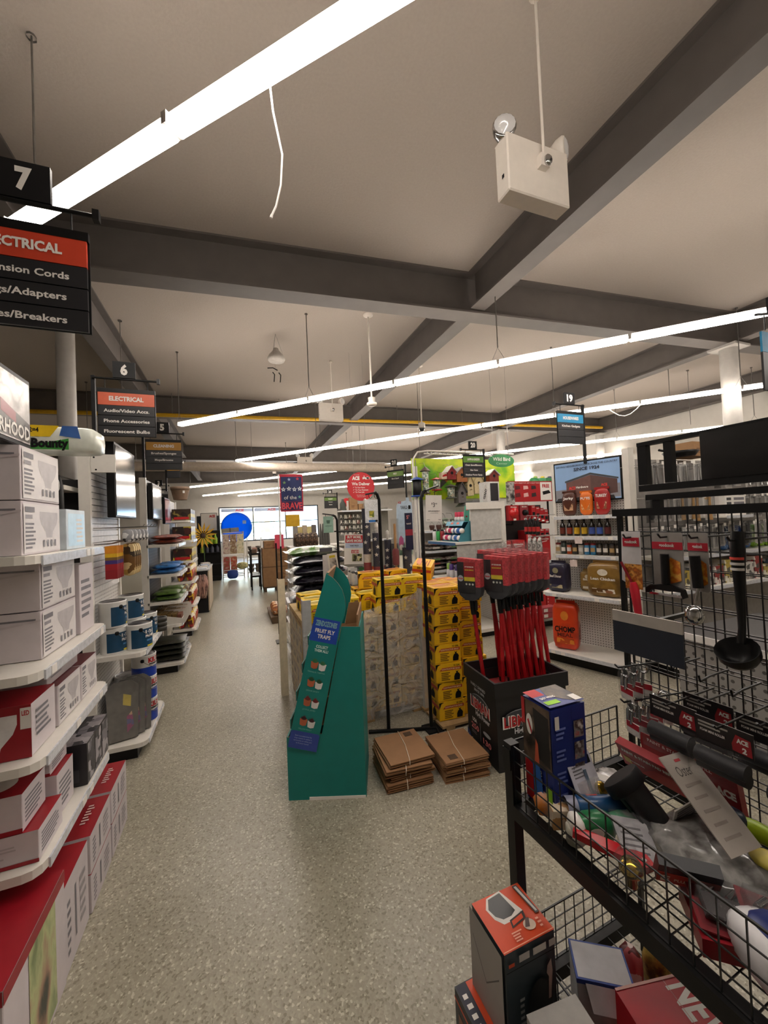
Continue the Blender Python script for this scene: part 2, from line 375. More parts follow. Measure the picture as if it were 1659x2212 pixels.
# yellow gas pipe and the pale duct
YEL = mat('#c79a10', .5)
t = thing('gas_pipe', 'yellow gas pipe hung along the second roof beam', 'pipe', (0, 7.95, 0))
pz = lambda x: 3.6 + .012 * x
obj('pipe', B().tube([(-6.8, .3, pz(-6.8)), (9.2, -.42, pz(9.2))], .035, YEL, 10), t)
for x in (-1.0, .9, 1.7, 3.4, 5.0, 7.5):
    obj('hanger', B().tube([(x, .3 - (x + 6.8) * .045, pz(x)), (x, .3 - (x + 6.8) * .045, ZC)], .006, WIREC, 5), t)
t = thing('air_duct', 'long pale round air duct hung below the third roof beam', 'duct', (0, 9.0, 0))
obj('duct_tube', B().tube([(-3.0, 0, 2.79), (3.72, 0, 2.80)], .095, mat('#bdb0a2', .5), 16), t)
for x in (-1.8, .4, 2.9): obj('strap', B().tube([(x, 0, 2.88), (x, 0, ZC)], .005, WIREC, 4), t)
# --------------------------------------------------- tube lights
LENS = glow('#fff4e9', LIGHT_POWER); HOUS = mat('#d9d6d0', .5)
def fixture_proto():
    r = thing('tube_light', 'x', 'light')
    b = B(); b.box(-.53, -.016, .028, .53, .016, .05, HOUS)
    obj('housing', b, r)
    obj('diffuser', B().box(-.53, -.034, -.004, .53, .034, .027, LENS), r)
    obj('end_cap', B().box(.53, -.036, 0, .542, .036, .045, HOUS), r)
    obj('end_cap', B().box(-.542, -.036, 0, -.53, .036, .045, HOUS), r)
    return r
FX = None
def row(p0, d, n, name, chains=True, pitch=1.085, z=2.95):
    global FX
    dx, dy = d; L = math.hypot(dx, dy); dx /= L; dy /= L; a = math.atan2(dy, dx)
    for i in range(n):
        c = (p0[0] + dx * pitch * (i + .5), p0[1] + dy * pitch * (i + .5), z)
        lb = '%s tube fixture from the far end of the %s' % (ORD[i], name)
        if FX is None:
            FX = fixture_proto(); LABELS.pop('x'); tag(FX, lb, 'light', 'tube lights'); FX.location = c; FX.rotation_euler = (0, 0, a)
        else: dup(FX, c, a, lb, 'tube lights')
    if chains:
        for i in range(0, n + 1, 2):
            c = (p0[0] + dx * pitch * i, p0[1] + dy * pitch * i)
            b = B(); b.tube([(c[0], c[1], z + .17), (c[0], c[1], ZC)], .006, WIREC, 5); b.tube([(c[0] - dx * .06, c[1] - dy * .06, z + .05), (c[0], c[1], z + .17), (c[0] + dx * .06, c[1] + dy * .06, z + .05)], .003, WIREC, 4)
            b.lathe([(.018, ZC - .01), (.018, ZC)], WIREC, 8, Matrix.Translation((c[0], c[1], 0)))
            solo('light_chain', b, '%s chain from the far end holding up the %s' % (ORD[i // 2], name), 'chain', group='light chains')
row((-.94, 2.315), (.714, -.70), 4, 'brightest light row above aisle seven sign', False)
row((-.68, 6.10), (.778, -.756), 8, 'long light row below the crossing beams')
row((.084, 9.25), (.686, -.728), 9, 'light row passing behind the housewares sign')
row((-1.42, 15.3), (.68, -.733), 14, 'light row ending by the garden sign')
row((-1.3, 19.4), (.66, -.75), 15, 'light row over the bird house shelf', False)
row((.2, 19.8), (.71, -.70), 12, 'farthest light row above the shop windows', False)
# ================================================================ things hung from the ceiling
PL = mat('#d8d0c6', .5, noise=.03)
def emergency(loc, label, zt, s=1.0):
    t = thing('emergency_light', label, 'light', loc, 0, 'emergency lights')
    w, h, d = .37 * s, .27 * s, .09 * s
    obj('case', B().box(-w / 2, 0, 0, w / 2, d, h, PL), t, .006)
    b = B().tube([(.01, -.02, h * .65), (.01, -.02, zt - loc[2])], .007, PL, 8); b.lathe([(.03, 0), (.03, .008), (.012, .02)], PL, 12, Matrix.Translation((.01, -.02, zt - loc[2] - .02)))
    obj('conduit', b, t)
    b = B().cbox((.01, -.015, h * .62), (.05, .03, .06), PL); b.blob((.02, -.035, h * .6), (.04, .03, .05), CHROME, 6, 8); obj('junction_box', b, t)
    for sx, a in ((-1, -.5), (1, .6)):
        M = Matrix.Translation((sx * w * .46, d * .4, h + .045 * s)) @ Matrix.Rotation(a, 4, 'Z') @ Matrix.Rotation(PI / 2, 4, 'X')
        hb = B().lathe([(.025, -.05), (.05, -.01), (.056, .02), (.05, .03), (.03, .0), (0, -.02)], CHROME if sx < 0 else PL, 16, M @ Matrix.Scale(s, 4)); o = obj('lamp_head', hb, t)
        obj('lens', B().lathe([(.049, .031), (.03, .04), (0, .043)], film('#ffffff', .55, .05), 14, M @ Matrix.Scale(s, 4)), o)
    obj('neck', B().tube([(-w * .4, d * .5, h - .01), (-w * .44, d * .45, h + .03)], .012 * s, PL), t)
    obj('neck', B().tube([(w * .4, d * .5, h - .01), (w * .44, d * .45, h + .03)], .012 * s, PL), t)
    obj('test_slot', B().box(-w / 2 - .002, d * .35, h * .3, -w / 2, d * .5, h * .36, INK), t)
emergency((1.42, 1.42, 3.005), 'white twin head emergency light hung nearest the crossing beams', ZC)
emergency((1.46, 5.88, 3.08), 'white twin head emergency light behind the long light row', ZC)
emergency((1.72, 9.9, 2.92), 'small emergency light hung before the pale duct', ZC)
def pendant(loc, zt, prof, label, name, dark=None):
    t = thing(name, label, 'sensor', loc)
    obj('rod', B().tube([(0, 0, prof[-1][1] - .01), (0, 0, zt - loc[2])], .011, PL, 8), t)
    obj('ceiling_plate', B().lathe([(.012, zt - loc[2] - .03), (.06, zt - loc[2] - .012), (.06, zt - loc[2])], PL, 14), t)
    obj('head', B().lathe(prof, PL, 16), t)
    if dark: obj('dome', B().blob((0, 0, dark[0]), (dark[1], dark[1], dark[1]), mat('#2a2b2f', .08), 8, 12, 2), t)
pendant((1.595, 4.404, 2.885), ZC, [(0, 0), (.05, .004), (.062, .02), (.062, .035), (.04, .045), (.045, .1), (.012, .11)], 'white round sensor on a long rod crossing the long light row', 'ceiling_sensor')
pendant((2.90, 5.666, 2.95), ZC, [(0, .02), (.055, .02), (.055, .1), (.02, .12)], 'white rod camera with dark dome above the pole signs', 'security_camera', (.01, .09))
pendant((1.681, 17.5, 3.7), ZC, [(0, 0), (.08, .05), (.08, .14), (.02, .16)], 'small dome camera on a short rod far above the flag', 'security_camera', (.0, .12))
t = thing('hanging_cable', 'loose white cable dangling from the brightest light row', 'cable')
obj('cable', B().tube([(.159, 1.3, 2.96), (.165, 1.3, 2.88), (.178, 1.3, 2.805), (.190, 1.3, 2.74), (.181, 1.3, 2.632), (.163, 1.3, 2.557), (.148, 1.3, 2.522)], .0035, WHITE, 6), t)
obj('cable_tip', B().tube([(.148, 1.3, 2.522), (.145, 1.3, 2.512)], .005, WHITE, 6), t)
t = thing('ceiling_speaker', 'grey cone speaker dangling by thin wires under the ceiling', 'speaker', (.58, 5.2, 3.64))
obj('cone', B().lathe([(.0, .0), (.1, .0), (.115, .03), (.09, .08), (.04, .14), (.03, .17), (0, .175)], mat('#a9a39b', .7), 16), t)
for a in (0, 2.1, 4.2): obj('wire', B().tube([(.1 * math.cos(a), .1 * math.sin(a), .05), (0, 0, .36)], .002, WIREC, 4), t)
t = thing('ceiling_bracket', 'bent dark metal hooks hanging under the pale ceiling', 'hook', (.58, 5.38, 3.43))
obj('bar', B().tube([(-.1, 0, .18), (-.03, 0, .19), (.03, 0, .16)], .007, INK, 5), t)
for x in (-.02, .06): obj('hook', B().tube([(x, 0, 0), (x + .01, 0, .1), (x - .015, 0, .13)], .007, INK, 5), t)
obj('thread', B().tube([(0, 0, .17), (0, 0, ZC - 3.43)], .0012, WIREC, 3), t)
for i, (x, y, z) in enumerate(((-.869, 2.37, 3.35), (-1.19, 5.346, 3.0), (-2.217, 7.705, 3.2), (6.281, 3.947, 3.1), (7.834, 4.59, 3.0), (1.985, 9.229, 3.3))):
    b = B().tube([(x, y, z), (x, y, ZC)], .005, WIREC, 5); b.lathe([(.022, ZC - .012), (.022, ZC)], WIREC, 8, Matrix.Translation((x, y, 0)))
    solo('ceiling_rod', b, 'thin bare rod hanging from the ceiling, ' + ('above the aisle seven sign', 'by the beam above sign six', 'beyond the round column', 'over the black header frame', 'near the right wall column', 'in front of the pale duct')[i], 'rod')
b = B().tube([(5.02 + .05 * k, 4.01 - .05 * k, 2.965 - .15 * math.sin(PI * k / 6)) for k in range(7)], .006, WHITE, 6)
solo('looped_cable', b, 'white cable sagging in a loop below the light row behind housewares', 'cable')

# ================================================================ hanging aisle signs
def aisle_sign(num, head, rows, hexc, x, y, z, side, label, nslots=3, pole_to=2.05, s=1.0, yaw=0.0, card_at=None):
    """panel hung from an arm; side=-1 pole on the low-x side, +1 on the high-x side. x,z = centre of the panel's top edge"""
    W, H = .325 * s, .32 * s; t = thing('aisle_sign', label, 'sign', (x, y, pole_to), yaw); zt = z - pole_to
    xp = side * (W / 2 + .03 * s); xa = -side * (W / 2 + .03 * s)
    obj('pole', B().box(xp - .011, .01, 0, xp + .011, .032, zt + .085, BLACKM), t)
    b = B().tube([(xp, .0, zt + .067), (xa, .0, zt + .067)], .007 * s, BLACK, 8); b.box(xa - .012 * s, -.012, zt + .05, xa + .006 * s, .012, zt + .085, BLACK)
    obj('arm', b, t)
    for k in (-1, 1): obj('hook', B().tube([(k * W * .38, 0, zt + .067), (k * W * .38, 0, zt)], .003, BLACK, 5), t)
    c = card_at if card_at is not None else -.01
    n = obj('number_plate', B().box(c - .065 * s, -.008, zt + .075, c + .065 * s, .008, zt + .185 * s, BLACKM), t)
    obj('lettering', B().text(str(num), (c, -.0095, zt + .13 * s), X, Z, .066 * s, WHITE, w=.034 * s * len(str(num)) + .008 * s, bold=.05), n)
    f = B(); f.box(-W / 2 - .006, -.009, -0.028 * s + zt, W / 2 + .006, .009, zt, BLACK); f.box(-W / 2 - .006, .004, zt - H, W / 2 + .006, .009, zt - .028 * s, BLACK)
    obj('sign_frame', f, t)
    hp = obj('header_panel', B().box(-W / 2, -.008, zt - .112 * s, W / 2, .003, zt - .028 * s, mat(hexc, .45, noise=.04)), t)
    obj('lettering', B().text(head, (0, -.0095, zt - .068 * s), X, Z, .03 * s, WHITE, w=min(.2, .024 * len(head)) * s, bold=.04), hp)
    rh = (H - .112 * s) / nslots
    for k in range(nslots):
        z1 = zt - .112 * s - rh * k - .002; p = obj('panel', B().box(-W / 2, -.007, z1 - rh + .004, W / 2, .003, z1, mat('#222225', .4, noise=.05)), t)
        if k < len(rows): obj('lettering', B().text(rows[k], (0, -.0085, z1 - rh / 2), X, Z, .022 * s, WHITE, w=min(.275, .0155 * len(rows[k])) * s, bold=.025), p)
    return t
aisle_sign(7, 'ELECTRICAL', ['Extension Cords', 'Plugs/Adapters', 'Fuses/Breakers'], '#c23d24', -.605, 1.55, 2.505, -1, 'black aisle seven sign with orange electrical header at picture edge', s=1.06, card_at=0.01)
aisle_sign(6, 'ELECTRICAL', ['Audio/Video Accs.', 'Phone Accessories', 'Fluorescent Bulbs'], '#d2603f', -.652, 3.05, 2.457, -1, 'black aisle six sign with orange electrical header')
aisle_sign(5, 'CLEANING', ['Brushes/Sponges', 'Mops/Brooms'], '#b5832a', -.672, 4.65, 2.45, -1, 'black aisle five sign with mustard cleaning header')
aisle_sign(4, 'CLEANING', [], '#b5832a', -.80, 6.3, 2.40, -1, 'aisle four sign mostly hidden behind the cleaning sign', nslots=1, s=.5, card_at=.13)
aisle_sign(2, 'HARDWARE', ['Fasteners'], '#8c8c8c', -1.46, 9.3, 2.36, -1, 'small distant aisle two sign above the white uprights', card_at=0, pole_to=0)
aisle_sign(19, 'HOUSEWARES', ['Kitchen Gadgets'], '#1f86b4', 3.12, 2.9, 2.49, 1, 'black aisle nineteen sign with blue housewares header', pole_to=1.98, card_at=.0)
aisle_sign(20, 'LAWN & GARDEN', ['Chain Saws/Blowers', 'Gas Cans', 'Outdoor Power Equip.'], '#57822f', 3.13, 4.6, 2.36, 1, 'black aisle twenty sign with green lawn and garden header', pole_to=1.65, card_at=.0)
aisle_sign(21, 'PET', ['Bird Seed'], '#6f8f4a', 2.62, 6.2, 2.36, 1, 'aisle twenty one sign turned edgeways beside the bird poster', pole_to=0, card_at=-.02, yaw=-.95)
aisle_sign(24, 'PAINT', ['Primers', 'Stains'], '#5d7a34', 1.91, 8.11, 2.05, 1, 'small distant aisle twenty four sign with green header', pole_to=1.78, s=.78)
t = thing('aisle_sign', 'blue aisle eighteen sign cut off by the picture edge', 'sign', (2.86, 1.2, 1.7))
obj('pole', B().box(.0, 0, 0, .02, .02, .86, BLACKM), t); obj('arm', B().tube([(-.2, .01, .82), (.0, .01, .86)], .007, BLACK), t)
obj('hook', B().tube([(-.12, .01, .83), (-.12, .01, .745)], .003, BLACK, 5), t)
obj('header_panel', B().box(-.175, 0, .62, .1, .01, .73, mat('#1f86b4', .45)), t)
obj('panel', B().box(-.175, 0, .41, .1, .01, .618, mat('#222225', .4)), t)
obj('number_plate', B().box(-.09, 0, .84, .04, .012, .93, BLACKM), t)
# oval bird sign and round delivery sign
t = thing('oval_sign', 'green oval wild bird sign hanging over the bird houses', 'sign', (4.07, 5.2, 2.28))
obj('plate', B().prism([(.25 * math.cos(2 * PI * k / 28), .105 * math.sin(2 * PI * k / 28)) for k in range(28)], (0, 0, .1), X, Z, -Y, .012, mat('#2e7a45', .5)), t)
l = B().text('Wild Bird', (0, -.014, .125), X, Z, .06, WHITE, w=.34, bold=.01); l.text('Center', (0, -.014, .055), X, Z, .035, mat('#9dbf9f'), w=.22, bold=.0); obj('lettering', l, t)
for x in (-.15, .15): obj('wire', B().tube([(x, -.005, .17), (x, -.005, 1.72)], .0018, WIREC, 4), t)
t = thing('round_sign', 'large red round delivery sign hanging over the flag display', 'sign', (1.76, 5.5, 1.80))
obj('disc', B().prism([(.212 * math.cos(2 * PI * k / 36), .212 * math.sin(2 * PI * k / 36)) for k in range(36)], (0, 0, .213), X, Z, -Y, .012, mat('#c3242c', .5, noise=.04)), t)
l = B(); e = -.0135
l.text('ACE', (-.075, e, .335), X, Z, .052, WHITE, w=.115, bold=.06); l.text('We Deliver', (0, e, .252), X, Z, .045, WHITE, w=.28, bold=.03)
for k, s in enumerate(('To Your Home', 'To Your Business', 'To Your Job')):
    l.text(s, (-.09, e, .198 - .036 * k), X, Z, .021, WHITE, w=.0125 * len(s), bold=.02, al='L')
    l.add([(-.125, e, .2 - .036 * k), (-.118, e, .19 - .036 * k), (-.1, e, .215 - .036 * k), (-.119, e, .198 - .036 * k)], [(0, 1, 2, 3)], WHITE)
l.text('Get what you need', (0, e, .083), X, Z, .013, WHITE, w=.14, bold=.0); l.text('when you need it.', (0, e, .06), X, Z, .013, WHITE, w=.13, bold=.0); l.text('Convenient', (-.06, e, .385), X, Z, .013, WHITE, w=.08, bold=0)
obj('lettering', l, t)
b = B(); b.prism(rounded(.11, .032, .008), (.03, 0, .318), X, Z, -Y, .0135, WHITE); b.prism([(0, 0), (.04, 0), (.04, .028), (.012, .028)], (.085, 0, .328), X, Z, -Y, .0135, WHITE)
for x in (.055, .115): b.disc((x, -.0137, .317), .012, X, Z, mat('#c3242c', .5))
b.box(.05, -.0135, .355, .06, -.012, .372, WHITE); obj('van_emblem', b, t)
for x in (-.1, .1): obj('wire', B().tube([(x, -.006, .39), (x, -.006, 2.2)], .0016, WIREC, 4), t)
# ================================================================ left side: shelf ends along the aisle
PEG = None
def pegmat(base, hole, sc=40):
    k = ('peg', base, sc)
    if k in MATS: return MATS[k]
    m = bpy.data.materials.new('pegboard'); m.use_nodes = True; t = m.node_tree; b = t.nodes['Principled BSDF']
    tc = t.nodes.new('ShaderNodeTexCoord'); mp = t.nodes.new('ShaderNodeMapping'); mp.inputs['Scale'].default_value = (sc, sc, sc); t.links.new(tc.outputs['Object'], mp.inputs[0])
    fr = t.nodes.new('ShaderNodeVectorMath'); fr.operation = 'FRACTION'; t.links.new(mp.outputs[0], fr.inputs[0])
    sb = t.nodes.new('ShaderNodeVectorMath'); sb.operation = 'SUBTRACT'; sb.inputs[1].default_value = (.5, .5, .5); t.links.new(fr.outputs[0], sb.inputs[0])
    mu = t.nodes.new('ShaderNodeVectorMath'); mu.operation = 'MULTIPLY'; mu.inputs[1].default_value = (0, 1, 1); t.links.new(sb.outputs[0], mu.inputs[0])
    ln = t.nodes.new('ShaderNodeVectorMath'); ln.operation = 'LENGTH'; t.links.new(mu.outputs[0], ln.inputs[0])
    rp = t.nodes.new('ShaderNodeValToRGB'); rp.color_ramp.interpolation = 'CONSTANT'; rp.color_ramp.elements[0].color = lin(hole) + [1]
    rp.color_ramp.elements[1].position = .2; rp.color_ramp.elements[1].color = lin(base) + [1]
    t.links.new(ln.outputs['Value'], rp.inputs[0]); t.links.new(rp.outputs[0], b.inputs['Base Color']); b.inputs['Roughness'].default_value = .5
    MATS[k] = m
    return m
PEGW = pegmat('#c9c6c2', '#5a5754'); PEGB = pegmat('#151516', '#4a4846', 30)
CHAN = mat('#c9ccd2', .25, noise=.12, scale=60)
def shelf_board(D, y0, y1, z, front_lip=True, th=.028, x0=0.0, cap=CHAN):
    """white board reaching D from x0, rounded front corners"""
    r = min(.05, D * .25); pts = [(x0, y0), (x0 + D - r, y0)] + [(x0 + D - r + r * math.sin(a), y0 + r - r * math.cos(a)) for a in (.52, 1.05, PI / 2)]
    pts += [(x0 + D - r + r * math.cos(a), y1 - r + r * math.sin(a)) for a in (0, .52, 1.05, PI / 2)] + [(x0, y1)]
    return B().prism(pts, (0, 0, z - th), X, Y, Z, th, STEELW)
def endcap(label, loc, rz, W, H, base_d, shelves, peg=PEGW, kick=.1, slats=None, post_w=.03, cat='shelf', name='end_shelf', tags=True, posts=True):
    t = thing(name, label, cat, loc, rz)
    if posts:
        for y in (0, W - post_w): obj('upright', B().box(-.05, y, 0, .012, y + post_w, H, STEELW), t)
    bp = obj('back_panel', B().box(-.04, post_w, kick, -.005, W - post_w, H - .01, peg), t)
    if slats:
        z = slats[0]; me = B().box(-.005, post_w, 0, .006, W - post_w, .036, mat('#d2cfcc', .45)).mesh('slat')
        while z < slats[1]:
            o = obj('slat', me, t); o.location = (0, 0, z); z += .042
    obj('kick_plate', B().box(-.03, .02, 0, base_d - .06, W - .02, kick - .03, BLACK), t)
    R = random.Random(len(label))
    for k, (z, d, ya, yb) in enumerate(shelves + [(kick, base_d, 0, W)]):
        s = obj('shelf_board' if k < len(shelves) else 'base_board', shelf_board(d, ya, yb, z), t)
        if tags: 
            obj('price_channel', B().box(d, ya + .05, z - .034, d + .006, yb - .05, z - .002, CHAN), s)
            for j in range(2):
                y = ya + .08 + (yb - ya - .2) * R.random(); obj('price_tag', B().box(d + .006, y, z - .032, d + .008, y + .04, z - .004, WHITE), s)
    return t
def wall_run(label, x0, x1, y, H, shelves, peg=PEGW, deck=.3, name='shelf_run'):
    """gondola side facing -y, from x0 to x1"""
    t = thing(name, label, 'shelf', (x0, y, 0)); W = x1 - x0
    obj('back_panel', B().box(0, 0, .1, W, .04, H, peg), t)
    obj('kick_plate', B().box(0, -deck + .05, 0, W, 0, .09, BLACK), t)
    for z, d in [(.12, deck)] + shelves:
        s = obj('shelf_board', B().box(0, -d, z - .028, W, 0, z, STEELW), t); obj('price_channel', B().box(.02, -d - .006, z - .034, W - .02, -d, z - .002, CHAN), s)
    return t
# ---- aisle seven end (nearest): four shelves of bulb cartons
endcap('white shelf end stacked with light bulb cartons under sign seven', (-.95, 1.56, 0), 0, .73, 2.02, .06, [(.455, .35, 0, .73), (.78, .35, 0, .73), (1.06, .35, 0, .73), (1.435, .35, 0, .73)])
CW = mat('#cfc6c9', .5, noise=.03); CRED = mat('#93101f', .42, noise=.06); CREDD = mat('#5d1620', .45); CGR = mat('#a9a1a2', .5, noise=.04)
BULB = mat('#b5b0b2', .5); BULBL = mat('#e0dcdc', .5)
def bulbshape(u, v, w, h, seg=10):
    """outline of a reflector bulb, wide at the top"""
    L = [(-.5, .95), (-.5, .72), (-.42, .5), (-.2, .22), (-.16, 0)]
    return [(u + w * a, v + h * b) for a, b in L] + [(u - w * a, v + h * b) for a, b in reversed(L)]
def bulbface(f, ghost=True):
    return [(f, 'r', .03, .04, .97, .96, mat('#d9d4d3', .5, noise=.03)), (f, 'p', bulbshape(.66, .3, .5, .55), BULB if ghost else BULBL),
            (f, 'l', .06, .1, .3, .62, 7, GREYI), (f, 'r', .06, .8, .28, .9, GREYI), (f, 'r', .06, .68, .22, .75, mat('#8f8b90'))] + [(f, 'r', .48 + .1 * k, .12, .52 + .1 * k, .26, GREYI) for k in range(4)]
def sidetext(f): return [(f, 'l', .1, .2, .62, .5, 8, mat('#8b8489')), (f, 'r', .6, .82, .95, .86, GREYI), (f, 'r', .08, .07, .12, .12, GREYI), (f, 'r', .15, .07, .2, .12, GREYI), (f, 'p', [(.0, .55), (1, .8), (1, .84), (0, .6)], mat('#c3b9bc', .5))]
def bulb_carton(x1, y0, y1, z0, h, label, decs, body=CW, depth=.28, top=None, group='light bulb cartons', name='bulb_carton'):
    return carton(name, label, 'carton', (x1 - depth / 2, (y0 + y1) / 2, z0), (depth, y1 - y0, h), body, decs, group=group, top=top)
for k in range(2):
    bulb_carton(-.645, 1.6, 1.895, 1.436 + .182 * k, .179, ('lower', 'upper')[k] + ' white bulb carton of the near pair on the top shelf', sidetext('-y') + bulbface('+x'))
bulb_carton(-.635, 1.93, 2.14, 1.436, .165, 'bluish open bulb carton beside the near pair on the top shelf', [('+x', 'r', .08, .08, .95, .9, mat('#bcd8e6', .3)), ('+x', 'l', .5, .15, .9, .8, 6, WHITE)], mat('#c5d0d6', .35))
for k in range(2):
    bulb_carton(-.65, 1.73, 2.05, 1.062 + .172 * k, .168, ('lower', 'upper')[k] + ' white bulb carton of the pair on the second shelf down', sidetext('-y') + bulbface('+x'))
bulb_carton(-.64, 2.07, 2.24, 1.062, .3, 'narrow pale carton filling the far end of the second shelf', [('+x', 'l', .1, .2, .9, .8, 6, GREYI)], CW)
t = bulb_carton(-.64, 1.62, 1.8, .782, .17, 'red bulb carton with a big bulb picture on the third shelf', [('-y', 'r', 0, 0, 1, 1, CRED), ('-y', 'p', bulbshape(.62, .08, .5, .8), BULBL), ('-y', 'r', .9, .55, 1, .95, WHITE), ('-y', 't', 'LED', .95, .85, .09, .07, RED)] + [('-y', 'r', .5 + .08 * k, .05, .54 + .08 * k, .14, CREDD) for k in range(3)] + [('+x', 'l', .15, .3, .85, .85, 5, GREYI)], CW, top=CRED)
bulb_carton(-.64, 1.825, 2.05, .782, .15, 'white bulb carton behind the red one on the third shelf', bulbface('+x'), CW, top=CREDD)
bulb_carton(-.64, 2.06, 2.26, .782, .15, 'last white bulb carton at the far end of the third shelf', bulbface('+x'), CW, top=CREDD)
bulb_carton(-.67, 1.82, 2.12, .934, .07, 'grey flat box lying on the third shelf cartons', [('+x', 'l', .1, .3, .6, .7, 3, GREYI)], CGR, .2)
BK = mat('#1c1a1f', .35); BKP = packprint(['#2b292e', '#6d6970', '#a29ca0', '#3a383d', '#8b868a'], 26)
t = bulb_carton(-.605, 1.99, 2.27, .457, .17, 'black floodlight carton at the far end of the lowest shelf', [('+x', 'r', .04, .05, .32, .95, BKP), ('+x', 'r', .36, .05, .64, .95, BKP), ('+x', 'r', .68, .05, .97, .95, BKP), ('-y', 'r', .1, .1, .9, .4, mat('#35333a')), ('-y', 'p', [(.3, .5), (.8, .7), (.6, .9), (.35, .8)], GREYI), ('-y', 'p', [(.3, .1), (.7, .2), (.8, .35), (.4, .3)], GREYI)], BK, top=BKP)
for k, (y0, y1, z, h, c, d) in enumerate(((1.6, 1.78, .457, .1, 'near low', 0), (1.6, 1.76, .56, .12, 'near upper', 1), (1.8, 1.95, .457, .16, 'middle tall', 2), (1.8, 1.95, .62, .08, 'red topped upper', 3))):
    bulb_carton((-.62, -.66, -.64, -.66)[k], y0, y1, z, h, c + ' bulb carton on the lowest shelf of the near end', [('+x', 'l', .1, .15, .9, .8, 6, GREYI), ('-y', 'l', .1, .3, .8, .7, 4, mat('#b5adb0')), ('+z', 'e', .7, .5, .14, .28, WHITE), ('-y', 'r', 0, 0, 1, .12, CRED)], CW, top=CRED)
# cartons standing on the floor in front
FD = [('+x', 'l', .1, .15, .25, .8, 6, GREYI), ('+x', 'r', .4, .2, .46, .8, GREYI), ('+x', 'l', .6, .2, .9, .8, 5, mat('#9b9598')), ('+z', 'e', .55, .5, .2, .3, WHITE), ('+z', 'p', [(.42, .45), (.7, .5), (.55, .35)], CRED), ('+z', 'l', .82, .3, .9, .8, 7, mat('#d7b9b5'))]
for j, (y0, y1) in enumerate(((1.9, 2.16), (2.18, 2.44))):
    for k in range(2):
        bulb_carton(-.575, y0, y1, .001 + .152 * k, .15, ('lower', 'upper')[k] + (' red topped carton on the floor, second from the camera end', ' red topped carton on the floor at the far end')[j], FD, CW, .34, CRED, 'red topped cartons on the floor')
PHOTO = packprint(['#3d4a33', '#7c8a5a', '#b8c08a', '#a8836a', '#2d3528'], 9, (1, 1, .5), blotch=True)
bulb_carton(-.58, 1.66, 1.885, .001, .30, 'carton with dark red edge between the floor cartons', FD[:3], CW, .34, CRED, 'red topped cartons on the floor')
bulb_carton(-.575, 1.28, 1.65, .001, .375, 'largest red topped carton on the floor with a photo side', [('-y', 'l', .1, .55, .7, .7, 3, mat('#b0a7aa')), ('-y', 'r', .05, .1, .5, .3, packprint(['#ddd7d2', '#b53a2a', '#6c8c52', '#e6e0dc'], 30)), ('+x', 'r', .34, .05, .8, .93, PHOTO), ('+x', 'r', 0, .9, 1, 1, CRED), ('-y', 'r', 0, .9, 1, 1, CRED), ('+x', 'l', .08, .1, .25, .5, 5, GREYI)], CW, .4, CRED, 'red topped cartons on the floor')
# screen over aisle seven end
def tvset(label, loc, rz, w, h, face, texts=(), d=.045, shapes=None):
    t = thing('display_screen', label, 'screen', loc, rz)
    obj('bezel', B().box(-d, 0, 0, 0, w, h, BLACK), t, .004)
    obj('screen_panel', B().box(0, .015, .015, .003, w - .015, h - .015, face), t)
    if shapes: obj('picture', shapes, t)
    if texts:
        l = B()
        for s, y, z, hh, ww, m in texts: l.text(s, (.0052, y, z), Y, Z, hh, m, w=ww, bold=.03)
        obj('lettering', l, t)
    obj('wall_bracket', B().box(-d - .02, w * .4, h * .3, -d, w * .6, h * .7, BLACKM), t)
    return t
SHOW = packprint(['#e8e5e3', '#b5b0ad', '#d8d4d2', '#8f8a87', '#f0eeec'], 7, blotch=True, rough=.25)
sh = B(); sh.poly([(.0042, .02, .02), (.0042, .61, .02), (.0042, .61, .085), (.0042, .3, .16), (.0042, .02, .2)], mat('#4a4341', .3)); sh.poly([(.0045, .43, .09), (.0045, .52, .07), (.0045, .52, .105), (.0045, .43, .13)], mat('#8a3a42', .3))
tvset('big tilted screen with neighborhood lettering above the bulb cartons', (-.665, 1.10, 1.803), 0, .63, .24, SHOW, [('SERVING', .13, .09, .045, .2, WHITE), ('NEIGHBORHOOD', .40, .048, .045, .42, WHITE)], shapes=sh)
# paper towel pack on top
t = thing('paper_towel_pack', 'yellow green and blue paper towel pack on the shelf top', 'paper towels', (-.67, 1.93, 1.832), 0)
obj('wrap', B().blob((0, .05, .051), (.30, .16, .10), mat('#d9ded3', .25), 8, 20, 7), t)
p = B(); q = -.0312
p.poly([(-.08, q, .03), (-.02, q, .03), (.06, q, .05), (.06, q, .005), (-.08, q, .005)], mat('#3f8d3c', .3)); p.poly([(-.08, q, .055), (.0, q, .055), (.03, q, .1), (-.07, q, .1)], mat('#e3bf22', .3))
p.poly([(.03, q, .06), (.1, q, .05), (.09, q, .1), (.04, q, .1)], mat('#3b65a8', .3)); obj('printing', p, t)
l = B().text('Bounty', (.0, q - .001, .025), X, Z, .035, INK, w=.12, bold=.05); l.text('2=4', (-.05, q - .001, .082), X, Z, .018, INK, w=.03, bold=.03); obj('lettering', l, t)

